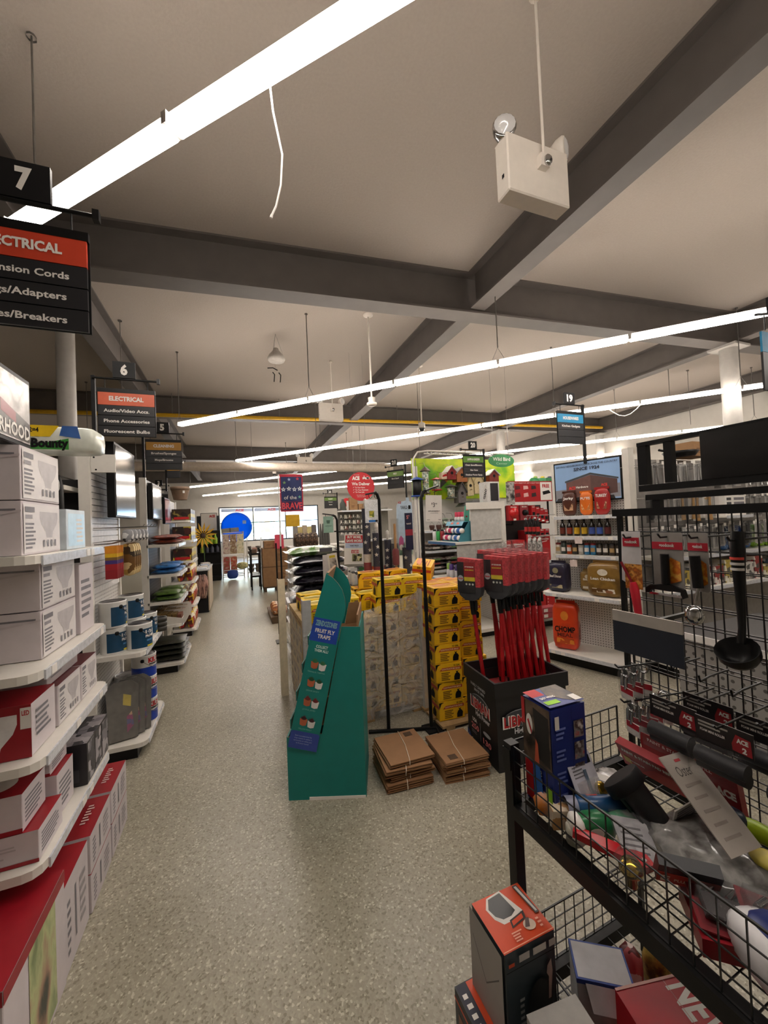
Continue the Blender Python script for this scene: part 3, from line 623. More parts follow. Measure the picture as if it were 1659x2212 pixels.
# ---- dark goods on the aisle seven to six run, seen between the cartons and the white upright
wall_run('shelf run of dark tool packs behind the bulb cartons', -3.4, -.96, 3.16, 1.86, [(1.80, .26)], peg=mat('#1b1a1b', .6), deck=.3)
for k in range(7):
    t = thing('dark_tool_pack', '%s dark hanging pack from the white upright behind the bulb cartons' % ORD[k], 'pack', (-1.02 - .1 * k, 2.93, 1.5 + .03 * (k % 2)), 0, 'dark hanging packs'); obj('pack_body', B().box(-.042, -.012, 0, .042, .012, .27, packprint(['#1a191b', '#2c2a2c', '#0f0f10', '#4a4a4c'], 20)), t); obj('hang_hook', B().tube([(0, .22, .275), (0, -.05, .275)], .003, WIREC, 4), t); obj('pack_tab', B().box(-.03, -.013, .22, .03, -.012, .26, mat(('#8c1c24', '#2f6a3a', '#d8d4cc')[k % 3])), t)
t = thing('work_light', 'black hand lamp with a yellow oval lens beside the white upright', 'lamp', (-.985, 2.86, 1.52)); obj('lamp_body', B().blob((0, 0, .16), (.07, .05, .36), BLACK, 10, 12, 3), t); obj('lens_ring', B().blob((0, -.022, .27), (.05, .02, .085), mat('#c9c9c6', .3), 8, 14), t); obj('yellow_lens', B().blob((0, -.03, .27), (.028, .012, .055), mat('#d8b02a', .3), 6, 12), t); obj('hang_hook', B().tube([(0, .3, .335), (0, -.02, .335)], .004, WIREC, 5), t)
# ---- aisle six end: screen, hanging strips, paint cans
endcap('white shelf end with paint cans and a dark screen under sign six', (-.88, 3.03, 0), 0, .68, 2.09, .29, [(.69, .29, 0, .68)], slats=(1.1, 2.04))
REFL = mat('#3c3f42', .12, noise=.25, scale=3)
tvset('dark glossy screen mounted above the paint cans', (-.755, 3.14, 1.6), 0, .58, .52, REFL, d=.05)
t = thing('mount_plate', 'white metal mounting plate beside the screen over the paint cans', 'bracket', (-.86, 3.03, 1.95))
obj('plate', B().box(.0, -.006, -.06, .14, .0, .06, STEELW), t, .003); b = B(); b.disc((.02, -.0065, .04), .006, X, Z, INK, 8); b.disc((.03, -.0065, -.04), .006, X, Z, INK, 8); obj('bolt_hole', b, t)
b = B()
for k in range(9): b.lathe([(.008, 0), (.008, .012)], CHROME, 8, Matrix.Translation((-.84, 3.09 + .062 * k, 2.062)))
solo('lamp_sockets_strip', b, 'row of small bright studs on top of the paint can shelf end', 'strip')
R = random.Random(5)
ST = [mat('#d98a1e'), mat('#e2b422'), mat('#7a5a2a'), mat('#a01c26'), mat('#43307a'), mat('#8e1620')]
for k in range(6):
    y = 3.1 + .028 * k; t = thing('striped_tag', '%s orange yellow and red hanging strip over the paint cans' % ORD[k], 'strip', (-.775, y, 1.185), 0, 'striped hanging strips')
    b = B()
    for j, (a, c) in enumerate(((.0, .05), (.05, .075), (.075, .095), (.095, .12), (.12, .16), (.16, .22))): b.box(-.04, 0, .22 - c, .03, .012, .22 - a, (ST[0], ST[1], ST[2], ST[4], ST[3], ST[5])[j])
    obj('strip_card', b, t); obj('hang_hook', B().tube([(-.1, .006, .235), (-.02, .006, .235), (.04, .006, .25)], .003, WIREC, 5), t)
for k in range(4):
    y = 3.33 + .06 * k; t = thing('hanging_pack', '%s amber pack hanging beyond the striped strips' % ORD[k], 'pack', (-.72, y, 1.175), 0, 'amber hanging packs')
    obj('pack_body', B().blob((-.01, 0, .12), (.09, .022, .24), (packprint(['#b08a3c', '#6d4c20', '#d8c08a', '#3b2a16'], 20)), 6, 8, 4), t); obj('hang_hook', B().tube([(-.2, 0, .26), (.05, 0, .26), (.06, 0, .275)], .003, WIREC, 5), t)
for k in range(5):
    y = 3.1 + .12 * k; t = thing('hanging_tool', '%s dark and silver tool pack on the upper hooks by the screen' % ORD[k], 'pack', (-.68, y, 1.42), 0, 'tool packs on the upper hooks')
    obj('blister', B().blob((0, 0, .05), (.07, .03, .09), packprint(['#1f1f22', '#8f9093', '#d8d8d8', '#2c3a55'], 30), 6, 8, 3), t); obj('hang_hook', B().tube([(-.2, 0, .11), (.09, 0, .11), (.1, 0, .125)], .003, WIREC, 5), t)
# paint cans
def paint_can(kind, label, loc, rz=0, r=.079, h=.172, group=None):
    t = thing('paint_can', label, 'paint can', loc, rz, group)
    body, band = (mat('#dcdcd9', .35, noise=.02), mat('#17415f', .35)) if kind == 'p' else (mat('#e0e0de', .3, noise=.02), mat('#1a3fa8', .3))
    obj('can_body', B().lathe([(r * .97, 0), (r, .006), (r, h - .012), (r * 1.02, h - .008), (r * 1.02, h - .002), (r * .96, h)], body, 24), t)
    obj('lid', B().lathe([(r * .96, h), (r * .9, h - .006), (r * .8, h - .006), (r * .75, h - .002), (0, h - .002)], mat('#2e2b2b', .35) if kind == 'p' else mat('#8f8f92', .3, .7), 24), t)
    lb = B(); rr = r * 1.006
    if kind == 'p': lb.lathe([(rr, .012), (rr, h - .035)], band, 14, a0=-2.2, a1=-.2)
    else: lb.lathe([(rr, .004), (rr, h * .47)], band, 24)
    o = obj('label', lb, t)
    l = B()
    def wrap(s, a, z, hh, m, w):
        g = B(); g.text(s, (0, 0, 0), X, Z, hh, m, w=w, bold=.05)
        vs = [(rr * 1.004 * math.cos(a + v[0] / rr), rr * 1.004 * math.sin(a + v[0] / rr), z + v[2]) for v in g.v]; l.add(vs, g.f, m)
    if kind == 'p':
        wrap('1·2·3', -.62, h * .66, .024, WHITE, .075); wrap('PRIMER', -.62, h * .5, .016, WHITE, .075); wrap('SEALER', -.62, h * .33, .01, mat('#5b93c9'), .06)
        g = B(); g.lathe([(rr * 1.003, h * .08), (rr * 1.003, h * .14)], mat('#d8c63a', .4), 6, a0=-.95, a1=-.3); obj('label_strip', g, t)
    else:
        wrap('KILZ', -.42, h * .76, .034, RED, .09); wrap('PREMIUM', -.42, h * .58, .012, INK, .08)
        g = B(); g.lathe([(rr * 1.003, h * .06), (rr * 1.003, h * .17)], mat('#7fb04a', .4), 4, a0=-1.35, a1=-1.15); obj('label_strip', g, t)
    obj('lettering', l, t)
    a = -1.45; e = Vector((r * math.cos(a), r * math.sin(a), h * .78))
    obj('handle_ear', B().blob(e, (.026, .016, .026), INK, 6, 10), t)
    obj('handle', B().tube([(rr * 1.03 * math.cos(a + q), rr * 1.03 * math.sin(a + q), h * .78 - .06 * math.sin(PI * q / 2.4)) for q in (0, .3, .6, .9, 1.2, 1.5, 1.8, 2.1, 2.4)], .0022, WIREC, 5), t)
    return t
for k, (x, y, z, w) in enumerate(((-.79, 3.15, .691, 'lower can of the near stack'), (-.79, 3.14, .864, 'upper can of the near stack'), (-.645, 3.17, .691, 'single can at the shelf corner'), (-.72, 3.37, .691, 'lower can of the rear stack'), (-.73, 3.36, .864, 'upper can of the rear stack'), (-.63, 3.33, .691, 'lone can against the far shelf edge'))):
    if k == 5: x, y = -.675, 3.535
    paint_can('p', 'white and blue primer ' + w + ' on the sign six shelf', (x, y, z), (.35, .75, .2, .5, .6, .6)[k], group='primer cans')
for k, (x, y, z, w) in enumerate(((-.668, 3.40, .101, 'bottom'), (-.668, 3.40, .262, 'middle'), (-.668, 3.40, .423, 'top'), (-.80, 3.5, .101, 'rear lower'), (-.80, 3.5, .262, 'rear upper'))):
    paint_can('k', 'white and blue paint can, ' + w + ' one on the base shelf below sign six', (x, y, z), (-.1, -.15, -.05, .1, .1)[k], .08, .16, 'blue banded paint cans')
for k in range(3):
    t = thing('paint_tray_set', '%s clear wrapped grey paint tray kit leaning on the base shelf' % ORD[k], 'paint tray', (-.745 + .03 * k, 3.13 + .05 * k, .102), rot=(-.24, 0, .25), group='leaning paint tray kits')
    b = B().prism([(-.08, 0), (.08, 0), (.095, .33), (.05, .37), (-.05, .37), (-.095, .33)], (0, 0, 0), X, Z, -Y, .03, mat('#6f6c66', .35, noise=.15)); obj('tray', b, t, .006)
    p = B(); p.poly([(.0, -.031, .22), (.045, -.031, .2), (.05, -.031, .27), (.005, -.031, .29)], mat('#c8b45a')); p.poly([(.02, -.031, .04), (.06, -.031, .08), (.05, -.031, .17), (.02, -.031, .14)], packprint(['#9a5a7a', '#c9a58a', '#6c6a8e'], 30)); obj('label_sheet', p, t)
    obj('wrapper', B().prism([(-.09, .005), (.09, .005), (.105, .34), (.06, .385), (-.06, .385), (-.105, .34)], (0, .004, 0), X, Z, -Y, .04, film('#e8e8e8', .88, .1, .2, 12)), t)
for k in range(3): solo('tape_roll', B().lathe([(.035, 0), (.05, 0), (.05, .035), (.035, .035), (.035, 0)], mat('#2a2722', .5), 16), ('lower', 'middle', 'upper')[k] + ' dark roll stacked beyond the primer cans', 'tape', (-.59, 3.62, .69 + .036 * k), group='dark tape rolls')
# ---- aisle five end
endcap('shelf end holding bagged goods and white trays under sign five', (-.86, 4.65, 0), 0, .75, 2.05, .31, [(1.345, .29, 0, .7), (1.03, .3, 0, .7), (.745, .3, 0, .7), (.50, .3, 0, .7)], peg=PEGB)
tvset('second dark glossy screen mounted at the sign five shelf end', (-.80, 4.7, 1.62), 0, .55, .38, mat('#6c6e70', .1, noise=.5, scale=4))
def flatbag(L, W, H, m, seed=0, name='bag_body', wrapm=None):
    return B().pillow(L, W, H, m, 10, .08, seed)
SHINE = film('#f4f4f4', .93, .08, .5, 12)
def bagged(label, loc, L, W, H, m, rz, seed, group, cat='bag'):
    t = thing('bagged_goods', label, cat, loc, rz, group)
    obj('contents', B().pillow(L * .93, W * .93, H * .94, m, 8, .1, seed), t); obj('clear_bag', B().pillow(L, W, H, SHINE, 9, .14, seed + 1), t)
    b = B(); R = random.Random(seed)
    b.add([(L * .5, -W * .3, H * .5), (L * .5 + .03, -W * .38, H * .75), (L * .5 + .035, W * .35, H * .6), (L * .5, W * .3, H * .45)], [(0, 1, 2, 3)], SHINE); obj('seam', b, t)
    return t
for z, nm, cs in ((1.345, 'brown', ['#5c2414', '#8a3c22', '#2c1510']), (1.03, 'blue', ['#1a4a8a', '#3f86cc', '#10203c']), (.745, 'green', ['#2f4a1a', '#5a7a2c', '#1c2a12'])):
    m = packprint(cs, 14, (1, 1, 3), blotch=True)
    for j in range(2):
        for k in range(2):
            bagged('%s wrapped bag, %s of two, %s stack on the sign five shelves' % (nm, ('lower', 'upper')[k], ('near', 'far')[j]), (-.70 - .01 * k, 4.82 + .33 * j, z + .001 + .05 * k), .29 - .02 * k, .29, .05, m, .04 * (k - .5), j * 7 + k + int(z * 10), 'wrapped bags on the sign five shelves')
m = packprint(['#26291c', '#3a3b28', '#14150f', '#55523c'], 16, (1, 1, 3), blotch=True)
for k in range(4): bagged('%s dark wrapped bag up from the base shelf below sign five' % ORD[k], (-.70, 4.88, .101 + .055 * k), .33, .4, .055, m, .03 * (k % 2), 40 + k, 'dark wrapped bags on the base shelf')
for k in range(2): bagged('%s dark wrapped bag on the far half of the sign five base' % ('lower', 'upper')[k], (-.70, 5.23, .101 + .055 * k), .3, .28, .055, m, 0, 50 + k, 'dark wrapped bags on the base shelf')
for k in range(3):
    t = thing('card_tray', '%s sloped white card tray of small boxes under sign five' % ORD[k], 'tray', (-.70, 4.78 + .21 * k, .501), 0, 'white card trays')
    obj('tray_body', B().prism([(-.15, 0), (.17, 0), (.2, .05), (.19, .16), (.15, .05), (-.15, .12)], (0, -.09, 0), X, Z, -Y, .006, OFFW), t)
    b = B().box(.14, -.09, 0, .15, .09, .05, OFFW); b.box(-.15, .084, 0, .16, .09, .12, OFFW); obj('tray_side', b, t)
    for j in range(6): obj('small_box', B().box(-.14 + .047 * j, -.08, .0, -.1 + .047 * j, .08, .13 - .008 * j, mat('#6d5326', .5) if j < 5 else mat('#6b3a2a')), t)
# ---- aisle four end: fire logs, snacks, planter on top
endcap('taller shelf end of boxed logs and bright bags past sign five', (-.86, 6.1, 0), 0, .75, 1.92, .31, [(1.62, .27, 0, .7), (1.34, .3, 0, .7), (1.05, .3, 0, .7), (.76, .3, 0, .7), (.43, .31, 0, .72)], peg=PEGW)
tvset('maroon screen at the shelf end with the planter on top', (-.78, 5.33, 1.57), 0, .42, .32, packprint(['#6e3244', '#8a4a5c', '#c8d4ea'], 3, blotch=True, rough=.1), d=.03)
t = thing('planter_pot', 'brown tapered planter pot standing on top of the shelf end', 'pot', (-.72, 6.3, 1.92))
obj('pot_body', B().lathe([(.09, 0), (.118, .13), (.12, .14), (.126, .142), (.13, .185), (.122, .185), (.11, .14), (.085, .02), (0, .02)], mat('#7c6552', .6), 24), t)
obj('price_sticker', B().lathe([(.1185, .09), (.121, .125)], WHITE, 3, a0=-1.2, a1=-.95), t)
LOG = packprint(['#3a2c22', '#5a4632', '#241a14', '#8a7a3a'], 16); LOGR = packprint(['#4a1e1c', '#6a5a3a', '#2a1a16', '#c9b43a'], 15); SN = packprint(['#c9a21e', '#a31c1e', '#e2c23a', '#5a2418', '#e8dfc8'], 17)
R = random.Random(8)
for z, n, m, nm, hh in ((1.62, 3, LOG, 'dark carton of jars', .16), (1.34, 4, LOGR, 'yellow marked log pack', .19), (1.05, 4, LOGR, 'dark log pack', .17)):
    for k in range(n):
        w = .62 / n; carton('log_pack', '%s %s from the near end, shelf at the planter end' % (ORD[k], nm), 'pack', (-.70, 6.16 + w * (k + .5), z + .001), (.24, w * .92, hh), m, [('+x', 'r', .15, .3, .85, .6, mat('#cdb53c')), ('-y', 'r', .1, .1, .9, .3, RED)], group=nm + ' row')
for z, rows in ((.76, 2), (.43, 2), (.101, 2)):
    for k in range(4):
        for j in range(rows):
            t = thing('snack_bag', '%s yellow and red bag, %s row, shelf at %s height' % (ORD[k], ('front', 'rear')[j], {.76: 'waist', .43: 'knee', .101: 'ankle'}[z]), 'bag', (-.62 - .12 * j, 6.2 + .165 * k, z + .001), R.uniform(-.2, .2), 'yellow and red bags')
            obj('bag_body', B().blob((0, 0, .115), (.09, .15, .23), SN, 8, 10, 3, .05, seed=k + j), t); obj('top_seal', B().box(-.004, -.06, .215, .004, .06, .245, mat('#8c1a1c')), t)
# ---- dark counter with leaflets further along
t = thing('black_counter', 'black low counter with pale side beyond the bright bags', 'counter', (-.575, 8.2, 0))
obj('counter_body', B().box(-.115, -.55, 0, .095, .55, .74, BLACKM), t); obj('side_panel', B().box(.095, -.55, .03, .115, .55, .72, mat('#b5a58e', .6)), t); obj('countertop', B().box(-.12, -.56, .74, .125, .56, .76, mat('#b9bcc0', .3)), t)
for k in range(4): solo('leaflet_pile', B().box(-.07, -.09, 0, .07, .09, .02 + .01 * k, mat(('#c9ced6', '#d9d4cc', '#aab6c8', '#c6bfb8')[k])), '%s leaflet pile along the black counter' % ORD[k], 'leaflets', (-.57, 7.8 + .25 * k, .761), .1 * k, group='leaflet piles')
for k in range(3):
    t = thing('hanging_towel', '%s pink and brown bunched cloth at the counter end' % ORD[k], 'towel', (-.66 + .06 * k, 7.605, .3), .2 * k, 'bunched cloths')
    obj('cloth', B().blob((0, 0, .17), (.13, .1, .42), packprint(['#7a4a44', '#b58a7c', '#4a2c2a', '#cbb09c'], 20, (1, 1, .3), blotch=True), 8, 10, 2.4, .12, seed=k), t); obj('loop', B().tube([(0, 0, .37), (0, .01, .42), (0, .02, .37)], .004, INK, 5), t)
# ---- far cross wall of display fixtures (beyond the counter)
t = thing('black_rack', 'black shelving rack of lime bottles at the far aisle end', 'rack', (-.70, 12.3, 0))
obj('rack_body', B().box(-.32, -.02, 0, .3, .3, 1.42, BLACK), t)
for k, z in enumerate((.45, .78, 1.02)): obj('shelf_board', B().box(-.31, -.26, z, .29, -.02, z + .02, BLACKM), t)
obj('base', B().box(-.31, -.28, 0, .29, -.02, .12, BLACK), t)
LIME = mat('#8fb52a', .35)
for k in range(4): solo('lime_bottle', B().lathe([(.05, 0), (.055, .02), (.055, .15), (.03, .2), (.022, .24), (.022, .27), (0, .27)], LIME, 12), '%s lime bottle on the top shelf of the black rack' % ORD[k], 'bottle', (-.86 + .11 * k, 12.12, 1.041), group='lime bottles')
for k in range(4): solo('dark_bottle', B().lathe([(.05, 0), (.05, .12), (.02, .18), (.02, .2), (0, .2)], mat(('#9aa81e', '#3a3d4c', '#4a4d5c', '#2c2e3c')[k], .3), 12), '%s squat bottle on the middle shelf of the black rack' % ORD[k], 'bottle', (-.88 + .13 * k, 12.12, .801), group='squat bottles')
t = thing('sunflower', 'large yellow artificial sunflower beside the black rack', 'flower', (-.80, 11.4, 1.30), rot=(.0, 0, .35))
for k in range(14):
    a = 2 * PI * k / 14 + .1; obj('petal', B().poly([(.05 * math.cos(a), 0, .05 * math.sin(a)), (.2 * math.cos(a + .17), -.02, .2 * math.sin(a + .17)), (.36 * math.cos(a), -.03, .36 * math.sin(a)), (.2 * math.cos(a - .17), -.02, .2 * math.sin(a - .17))], mat('#d6a51c', .5)), t)
obj('flower_centre', B().blob((0, -.01, 0), (.13, .05, .13), mat('#3a2414'), 6, 12), t); obj('stem', B().tube([(0, .01, 0), (.03, .03, -.5), (.05, .05, -1.295)], .012, mat('#3d5a2a')), t)
t = thing('white_poster', 'white framed sheet with red heading behind the sunflower', 'poster', (-.72, 12.6, 1.42)); obj('sheet', B().box(-.2, 0, 0, .22, .01, .5, WHITE), t); obj('frame', B().box(-.215, .011, -.015, .235, .02, .515, BLACK), t); obj('lettering', B().text('ACE', (.1, -.002, .42), X, Z, .07, RED, w=.16, bold=.06), t)
solo('dark_board', B().box(-.3, 0, 1.18, .33, .04, 1.86, mat('#151c24', .3)).box(-.02, .01, 0, .02, .03, 1.18, BLACK), 'dark blank board standing beside the shop window', 'board', (-.76, 12.9, 0))
# rug / garden flag panel rack
t = thing('flag_rack', 'wire rack of printed garden flags under the blue disc', 'rack', (-.07, 12.2, 0))
for x in (-.29, .29): obj('rack_post', B().box(x - .012, 0, 0, x + .012, .3, 1.35, STEELW), t)
for z in (.1, .66, 1.32): obj('rail', B().box(-.29, 0, z, .29, .015, z + .02, STEELW), t)
for k in range(3): obj('wire_shelf', B().box(-.27, -.25, .08 + .09 * k, .27, -.235, .1 + .09 * k, mat('#d8d8d4')), t)
FL = [(['#8a4a55', '#d9c8b8', '#6a3a3c'], 'rose'), (['#d8c9a8', '#8c6a4a', '#f0e8d8'], 'cream'), (['#c9b98a', '#e8dfc2', '#7a8a5a'], 'pale'), (['#c8b8a0', '#a83a3a', '#6f8a5c'], 'floral'), (['#a9b58a', '#b5402e', '#d8d2b0'], 'poppy')]
for k, (c, nm) in enumerate(FL):
    t = thing('garden_flag', '%s patterned garden flag hung on the wire rack under the disc' % nm, 'flag', (-.25 + .19 * (k % 3), 12.16, .72 if k < 3 else .16)); obj('flag_cloth', B().box(-.09, 0, 0, .09, .012, .56 if k < 3 else .48, packprint(c, 9, blotch=True, rough=.7)), t); obj('flag_rod', B().tube([(-.095, .006, .565 if k < 3 else .485), (.095, .006, .565 if k < 3 else .485)], .006, WHITE, 5), t)
solo('blue_cushion', B().blob((0, 0, .13), (.3, .2, .26), mat('#1f3f8c', .6), 8, 12, 3), 'blue cushion on the low bars of the flag rack', 'cushion', (-.1, 12.0, .02))
solo('green_melon_cushion', B().blob((0, 0, .1), (.3, .18, .2), packprint(['#5a6a3a', '#c8c08a', '#2c3a22'], 12, blotch=True), 8, 12), 'green mottled cushion on the flag rack', 'cushion', (.17, 11.96, .28))
t = thing('blue_disc', 'bright blue translucent plastic disc propped against the shop window', 'disc', (.05, 12.5, 1.06), rot=(.05, 0, 0))
BL = bpy.data.materials.new('blue_plastic'); BL.use_nodes = True; nt_ = BL.node_tree; bb = nt_.nodes['Principled BSDF']; bb.inputs['Base Color'].default_value = lin('#1477dd') + [1]; bb.inputs['Roughness'].default_value = .15; bb.inputs['Transmission Weight'].default_value = .35
tl = nt_.nodes.new('ShaderNodeBsdfTranslucent'); tl.inputs[0].default_value = lin('#2a96ff') + [1]; mxs = nt_.nodes.new('ShaderNodeMixShader'); mxs.inputs[0].default_value = .75
nt_.links.new(bb.outputs[0], mxs.inputs[1]); nt_.links.new(tl.outputs[0], mxs.inputs[2]); nt_.links.new(mxs.outputs[0], nt_.nodes['Material Output'].inputs[0])
M = Matrix.Translation((0, 0, .43)) @ Matrix.Rotation(PI / 2, 4, 'X')
obj('disc_body', B().lathe([(0, .02), (.2, .02), (.36, .03), (.40, .05), (.43, .02), (.43, 0), (.39, .03), (.2, 0), (0, 0)], BL, 40, M), t); obj('rim', B().lathe([(.425, .03), (.44, .015), (.425, 0)], mat('#0d5cc0', .2), 40, M), t)
obj('sticker', B().box(.17, -.06, .52, .27, -.055, .62, mat('#8fb4e8')), t)
t = thing('disc_carton', 'grey slanted carton lying on top of the flag rack', 'carton', (-.13, 12.2, 1.345), rot=(0, -.05, 0)); obj('carton_body', B().box(-.24, 0, 0, .24, .22, .12, mat('#8d8d88')), t); obj('tape', B().box(-.02, -.001, 0, .02, .221, .121, mat('#5b5b58')), t)
# basket stands right of the flags
t = thing('basket_stand', 'tall stand of dark woven baskets beside the flag rack', 'stand', (.52, 12.2, 0))
for x in (-.2, .2): obj('stand_post', B().box(x - .012, 0, 0, x + .012, .25, 1.15, STEELW), t)
for z in (.12, .5, .62): obj('shelf_board', B().box(-.2, -.05, z, .2, .25, z + .02, STEELW), t)
BK2 = packprint(['#4a423e', '#6a605a', '#332d2a', '#857a72'], 26)
for j in range(4):
    for k in range(2): solo('woven_basket', B().lathe([(.06, 0), (.09, .1), (.095, .12), (.08, .11), (0, .03)], BK2, 12), '%s woven basket in the %s row of the stand' % (('near', 'far')[k], ORD[j]), 'basket', (.42 + .19 * k, 12.22, (.14, .26, .64, .78)[j]), group='woven baskets')
# ================================================================ teal cardboard floor display
TEAL = mat('#0b7a74', .5, noise=.05, scale=12); TEALD = mat('#0a665f', .5); BLU = mat('#1d46a8', .5); PURP = mat('#31489a', .5)
t = thing('cardboard_display', 'tall teal cardboard display for fruit fly traps', 'display stand', (.23, 2.221, 0), math.radians(-20.6))
D = .36
side = [(0, 0), (.419, 0), (.423, .922), (.32, .927), (.305, .86), (.19, .35), (.0, .34)]
obj('side_panel', B().prism(side, (0, 0, 0), X, Z, -Y, .006, TEAL, KRAFT), t); obj('side_panel', B().prism(side, (0, D, 0), X, Z, -Y, .006, TEAL, KRAFT), t)
obj('back_panel', B().box(.414, 0, 0, .42, D - .006, .922, TEAL), t); obj('front_panel', B().box(-.004, -.004, 0, .004, D, .34, TEAL), t)
fin = [(.001, .287), (.157, .257), (.326, .957), (.340, .985), (.349, 1.03), (.346, 1.08), (.333, 1.13), (.312, 1.165), (.285, 1.197), (.250, 1.222), (.176, .991)]
for yy, nm in ((-.008, 'wing_panel'), (D + .012, 'wing_panel')): 
    w_ = obj(nm, B().prism(fin, (0, yy, 0), X, Z, -Y, .006, TEAL, KRAFT), t)
    if yy < 0: W0 = w_
# curved header card and inner kraft faces
hb = B(); L = [(.176, .985), (.250, 1.225), (.262, 1.222), (.19, .98)]
hb.prism(L, (0, D, 0), X, Z, -Y, D - .0, mat('#0e8a80', .5), KRAFT); obj('header_card', hb, t)
obj('back_flap', B().prism([(0, 0), (.055, .03), (.06, .1), (0, .075)], (.335, D - .02, .9), X, Z, -Y, .005, KRAFT), t)
obj('back_lining', B().box(.404, .004, .3, .413, D - .008, .985, KRAFT), t); obj('inner_divider', B().prism([(.305, .85), (.4, .85), (.4, .988), (.335, .988)], (0, D - .03, 0), X, Z, -Y, .004, KRAFT), t)
for k in range(4):
    z = .38 + .15 * k; x = .02 + .038 * k; tr = obj('tray', B().prism([(x, z), (.40, z + .02), (.40, z + .03), (x, z + .01)], (0, D - .008, 0), X, Z, -Y, D - .018, KRAFT), t)
    obj('tray_lip', B().box(x - .004, .006, z, x + .002, D - .01, z + .05, TEALD), tr)
obj('base_strip', B().prism([(.11, 0), (.416, .0), (.416, .012), (.11, .016)], (0, -.0075, 0), X, Z, -Y, .004, WHITE), t)
u = Vector((.972, 0, -.233)); v = Vector((.233, 0, .972)); c0 = Vector((.079, -.0146, .272))
q = lambda a, b, e=0: c0 + u * a + v * b + Vector((0, -e, 0))
p = B(); p.poly([q(-.078, .592), q(.073, .592), q(.073, .7205), q(-.0725, .7205)], BLU); p.poly([q(-.0785, .004), q(.0795, .004), q(.08, .092), q(.07, .099), q(-.068, .099), q(-.078, .092)], PURP)
obj('printing', p, W0)
l = B()
l.text('ZENDOZONES', q(0, .693, .0006), u, v, .027, mat('#9ec7c9', .5), w=.118, bold=.05); l.text('ZENDOZONES', q(-.0005, .693, .0012), u, v, .024, mat('#3f86a8', .5), w=.114, bold=-.005)
l.text('FRUIT FLY', q(.0, .652, .0006), u, v, .021, WHITE, w=.108, bold=.03); l.text('TRAPS', q(.0, .622, .0006), u, v, .021, WHITE, w=.072, bold=.03)
l.text('COLLECT', q(.0, .566), u, v, .015, mat('#cfe6df'), w=.066, bold=.03); l.text('THEM ALL!', q(.0, .545), u, v, .015, mat('#cfe6df'), w=.076, bold=.03)
for s, b_ in (('TRANQUIL TABITHA', .425), ('SERENE SANDY', .323), ('JOYFUL JAMES', .218), ('MELLOW MOLLY', .113)): l.text(s, q(-.005, b_), u, v, .008, mat('#7fb8ab'), w=.006 * len(s), bold=.0)
for k in range(4): l.text(("Each succulent fruit fly", "trap comes in either a", "terracotta or white pot", "to fit your home!")[k], q(-.005, .074 - .013 * k, .0006), u, v, .0075, mat('#a9b7dd'), w=(.092, .096, .1, .07)[k], bold=0)
obj('lettering', l, W0)
for k, (b_, c) in enumerate(((.468, '#3f7a52'), (.368, '#27543a'), (.262, '#7a3030'), (.155, '#4a2a30'))):
    g = B()
    for sx, m in ((-.022, mat('#b1603f', .6)), (.022, mat('#d9d6d2', .6))):
        o = b_ - (.004 if sx > 0 else -.002)
        g.poly([q(sx - .021, o + .012, .001), q(sx - .017, o - .022, .001), q(sx + .0, o - .027, .001), q(sx + .017, o - .022, .001), q(sx + .021, o + .012, .001)], m)
        R = random.Random(k)
        for j in range(9):
            a = PI * (j + .5) / 9; r1 = .022 * R.uniform(.8, 1.15); g.poly([q(sx + .006 * math.cos(a - 1), o + .012 + .004, .0014), q(sx + r1 * math.cos(a) * .95, o + .012 + r1 * math.sin(a), .0014), q(sx + .006 * math.cos(a + 1), o + .011, .0014)], mat(c, .6))
        g.disc(q(sx, o + .014, .0012), .015, u, v, mat(c, .6), 12, .009)
    obj('pot_picture', g, W0)

# ================================================================ lawn bag bundles on the floor
def bundle_proto():
    r = thing('paper_bag_bundle', 'x', 'paper bags', (0, 0, 0)); R = random.Random(2)
    for k in range(4):
        dx, dy = R.uniform(-.006, .006), R.uniform(-.006, .006)
        obj('paper_bag', B().box(-.135 + dx, -.15 + dy, .0056 * k, .135 + dx, .15 + dy, .0056 * k + .0046, mat(('#866040', '#7d5a3a', '#8f6a47', '#946d4b')[k], .8, noise=.08, scale=14)), r)
    obj('string', B().tube([(-.02, -.155, 0), (-.02, -.156, .023), (.015, .0, .0245), (.03, .156, .023), (.03, .156, 0)], .0022, mat('#d8cdb8', .7), 5), r)
    obj('printed_mark', B().box(.05, .08, .0222, .10, .125, .0228, mat('#4d3826', .8)), r)
    return r
PB = bundle_proto(); LABELS.pop('x')
R = random.Random(4); first = True
for nm, cx, cy, n, rz in (('wider brown paper bag stack beside the teal display', .885, 2.185, 6, -.06), ('brown paper bag stack before the black broom bin', 1.21, 2.115, 5, -.12)):
    for k in range(n):
        lb = '%s bundle up in the %s' % (ORD[k], nm); loc = (cx + R.uniform(-.014, .014), cy + R.uniform(-.014, .014), .001 + .0242 * k); a = rz + R.uniform(-.06, .06) + (PI if 'broom' in nm else 0)
        if first: PB.location = loc; PB.rotation_euler = (0, 0, a); tag(PB, lb, 'paper bags', 'paper lawn bag bundles'); first = False
        else: dup(PB, loc, a, lb, 'paper lawn bag bundles')

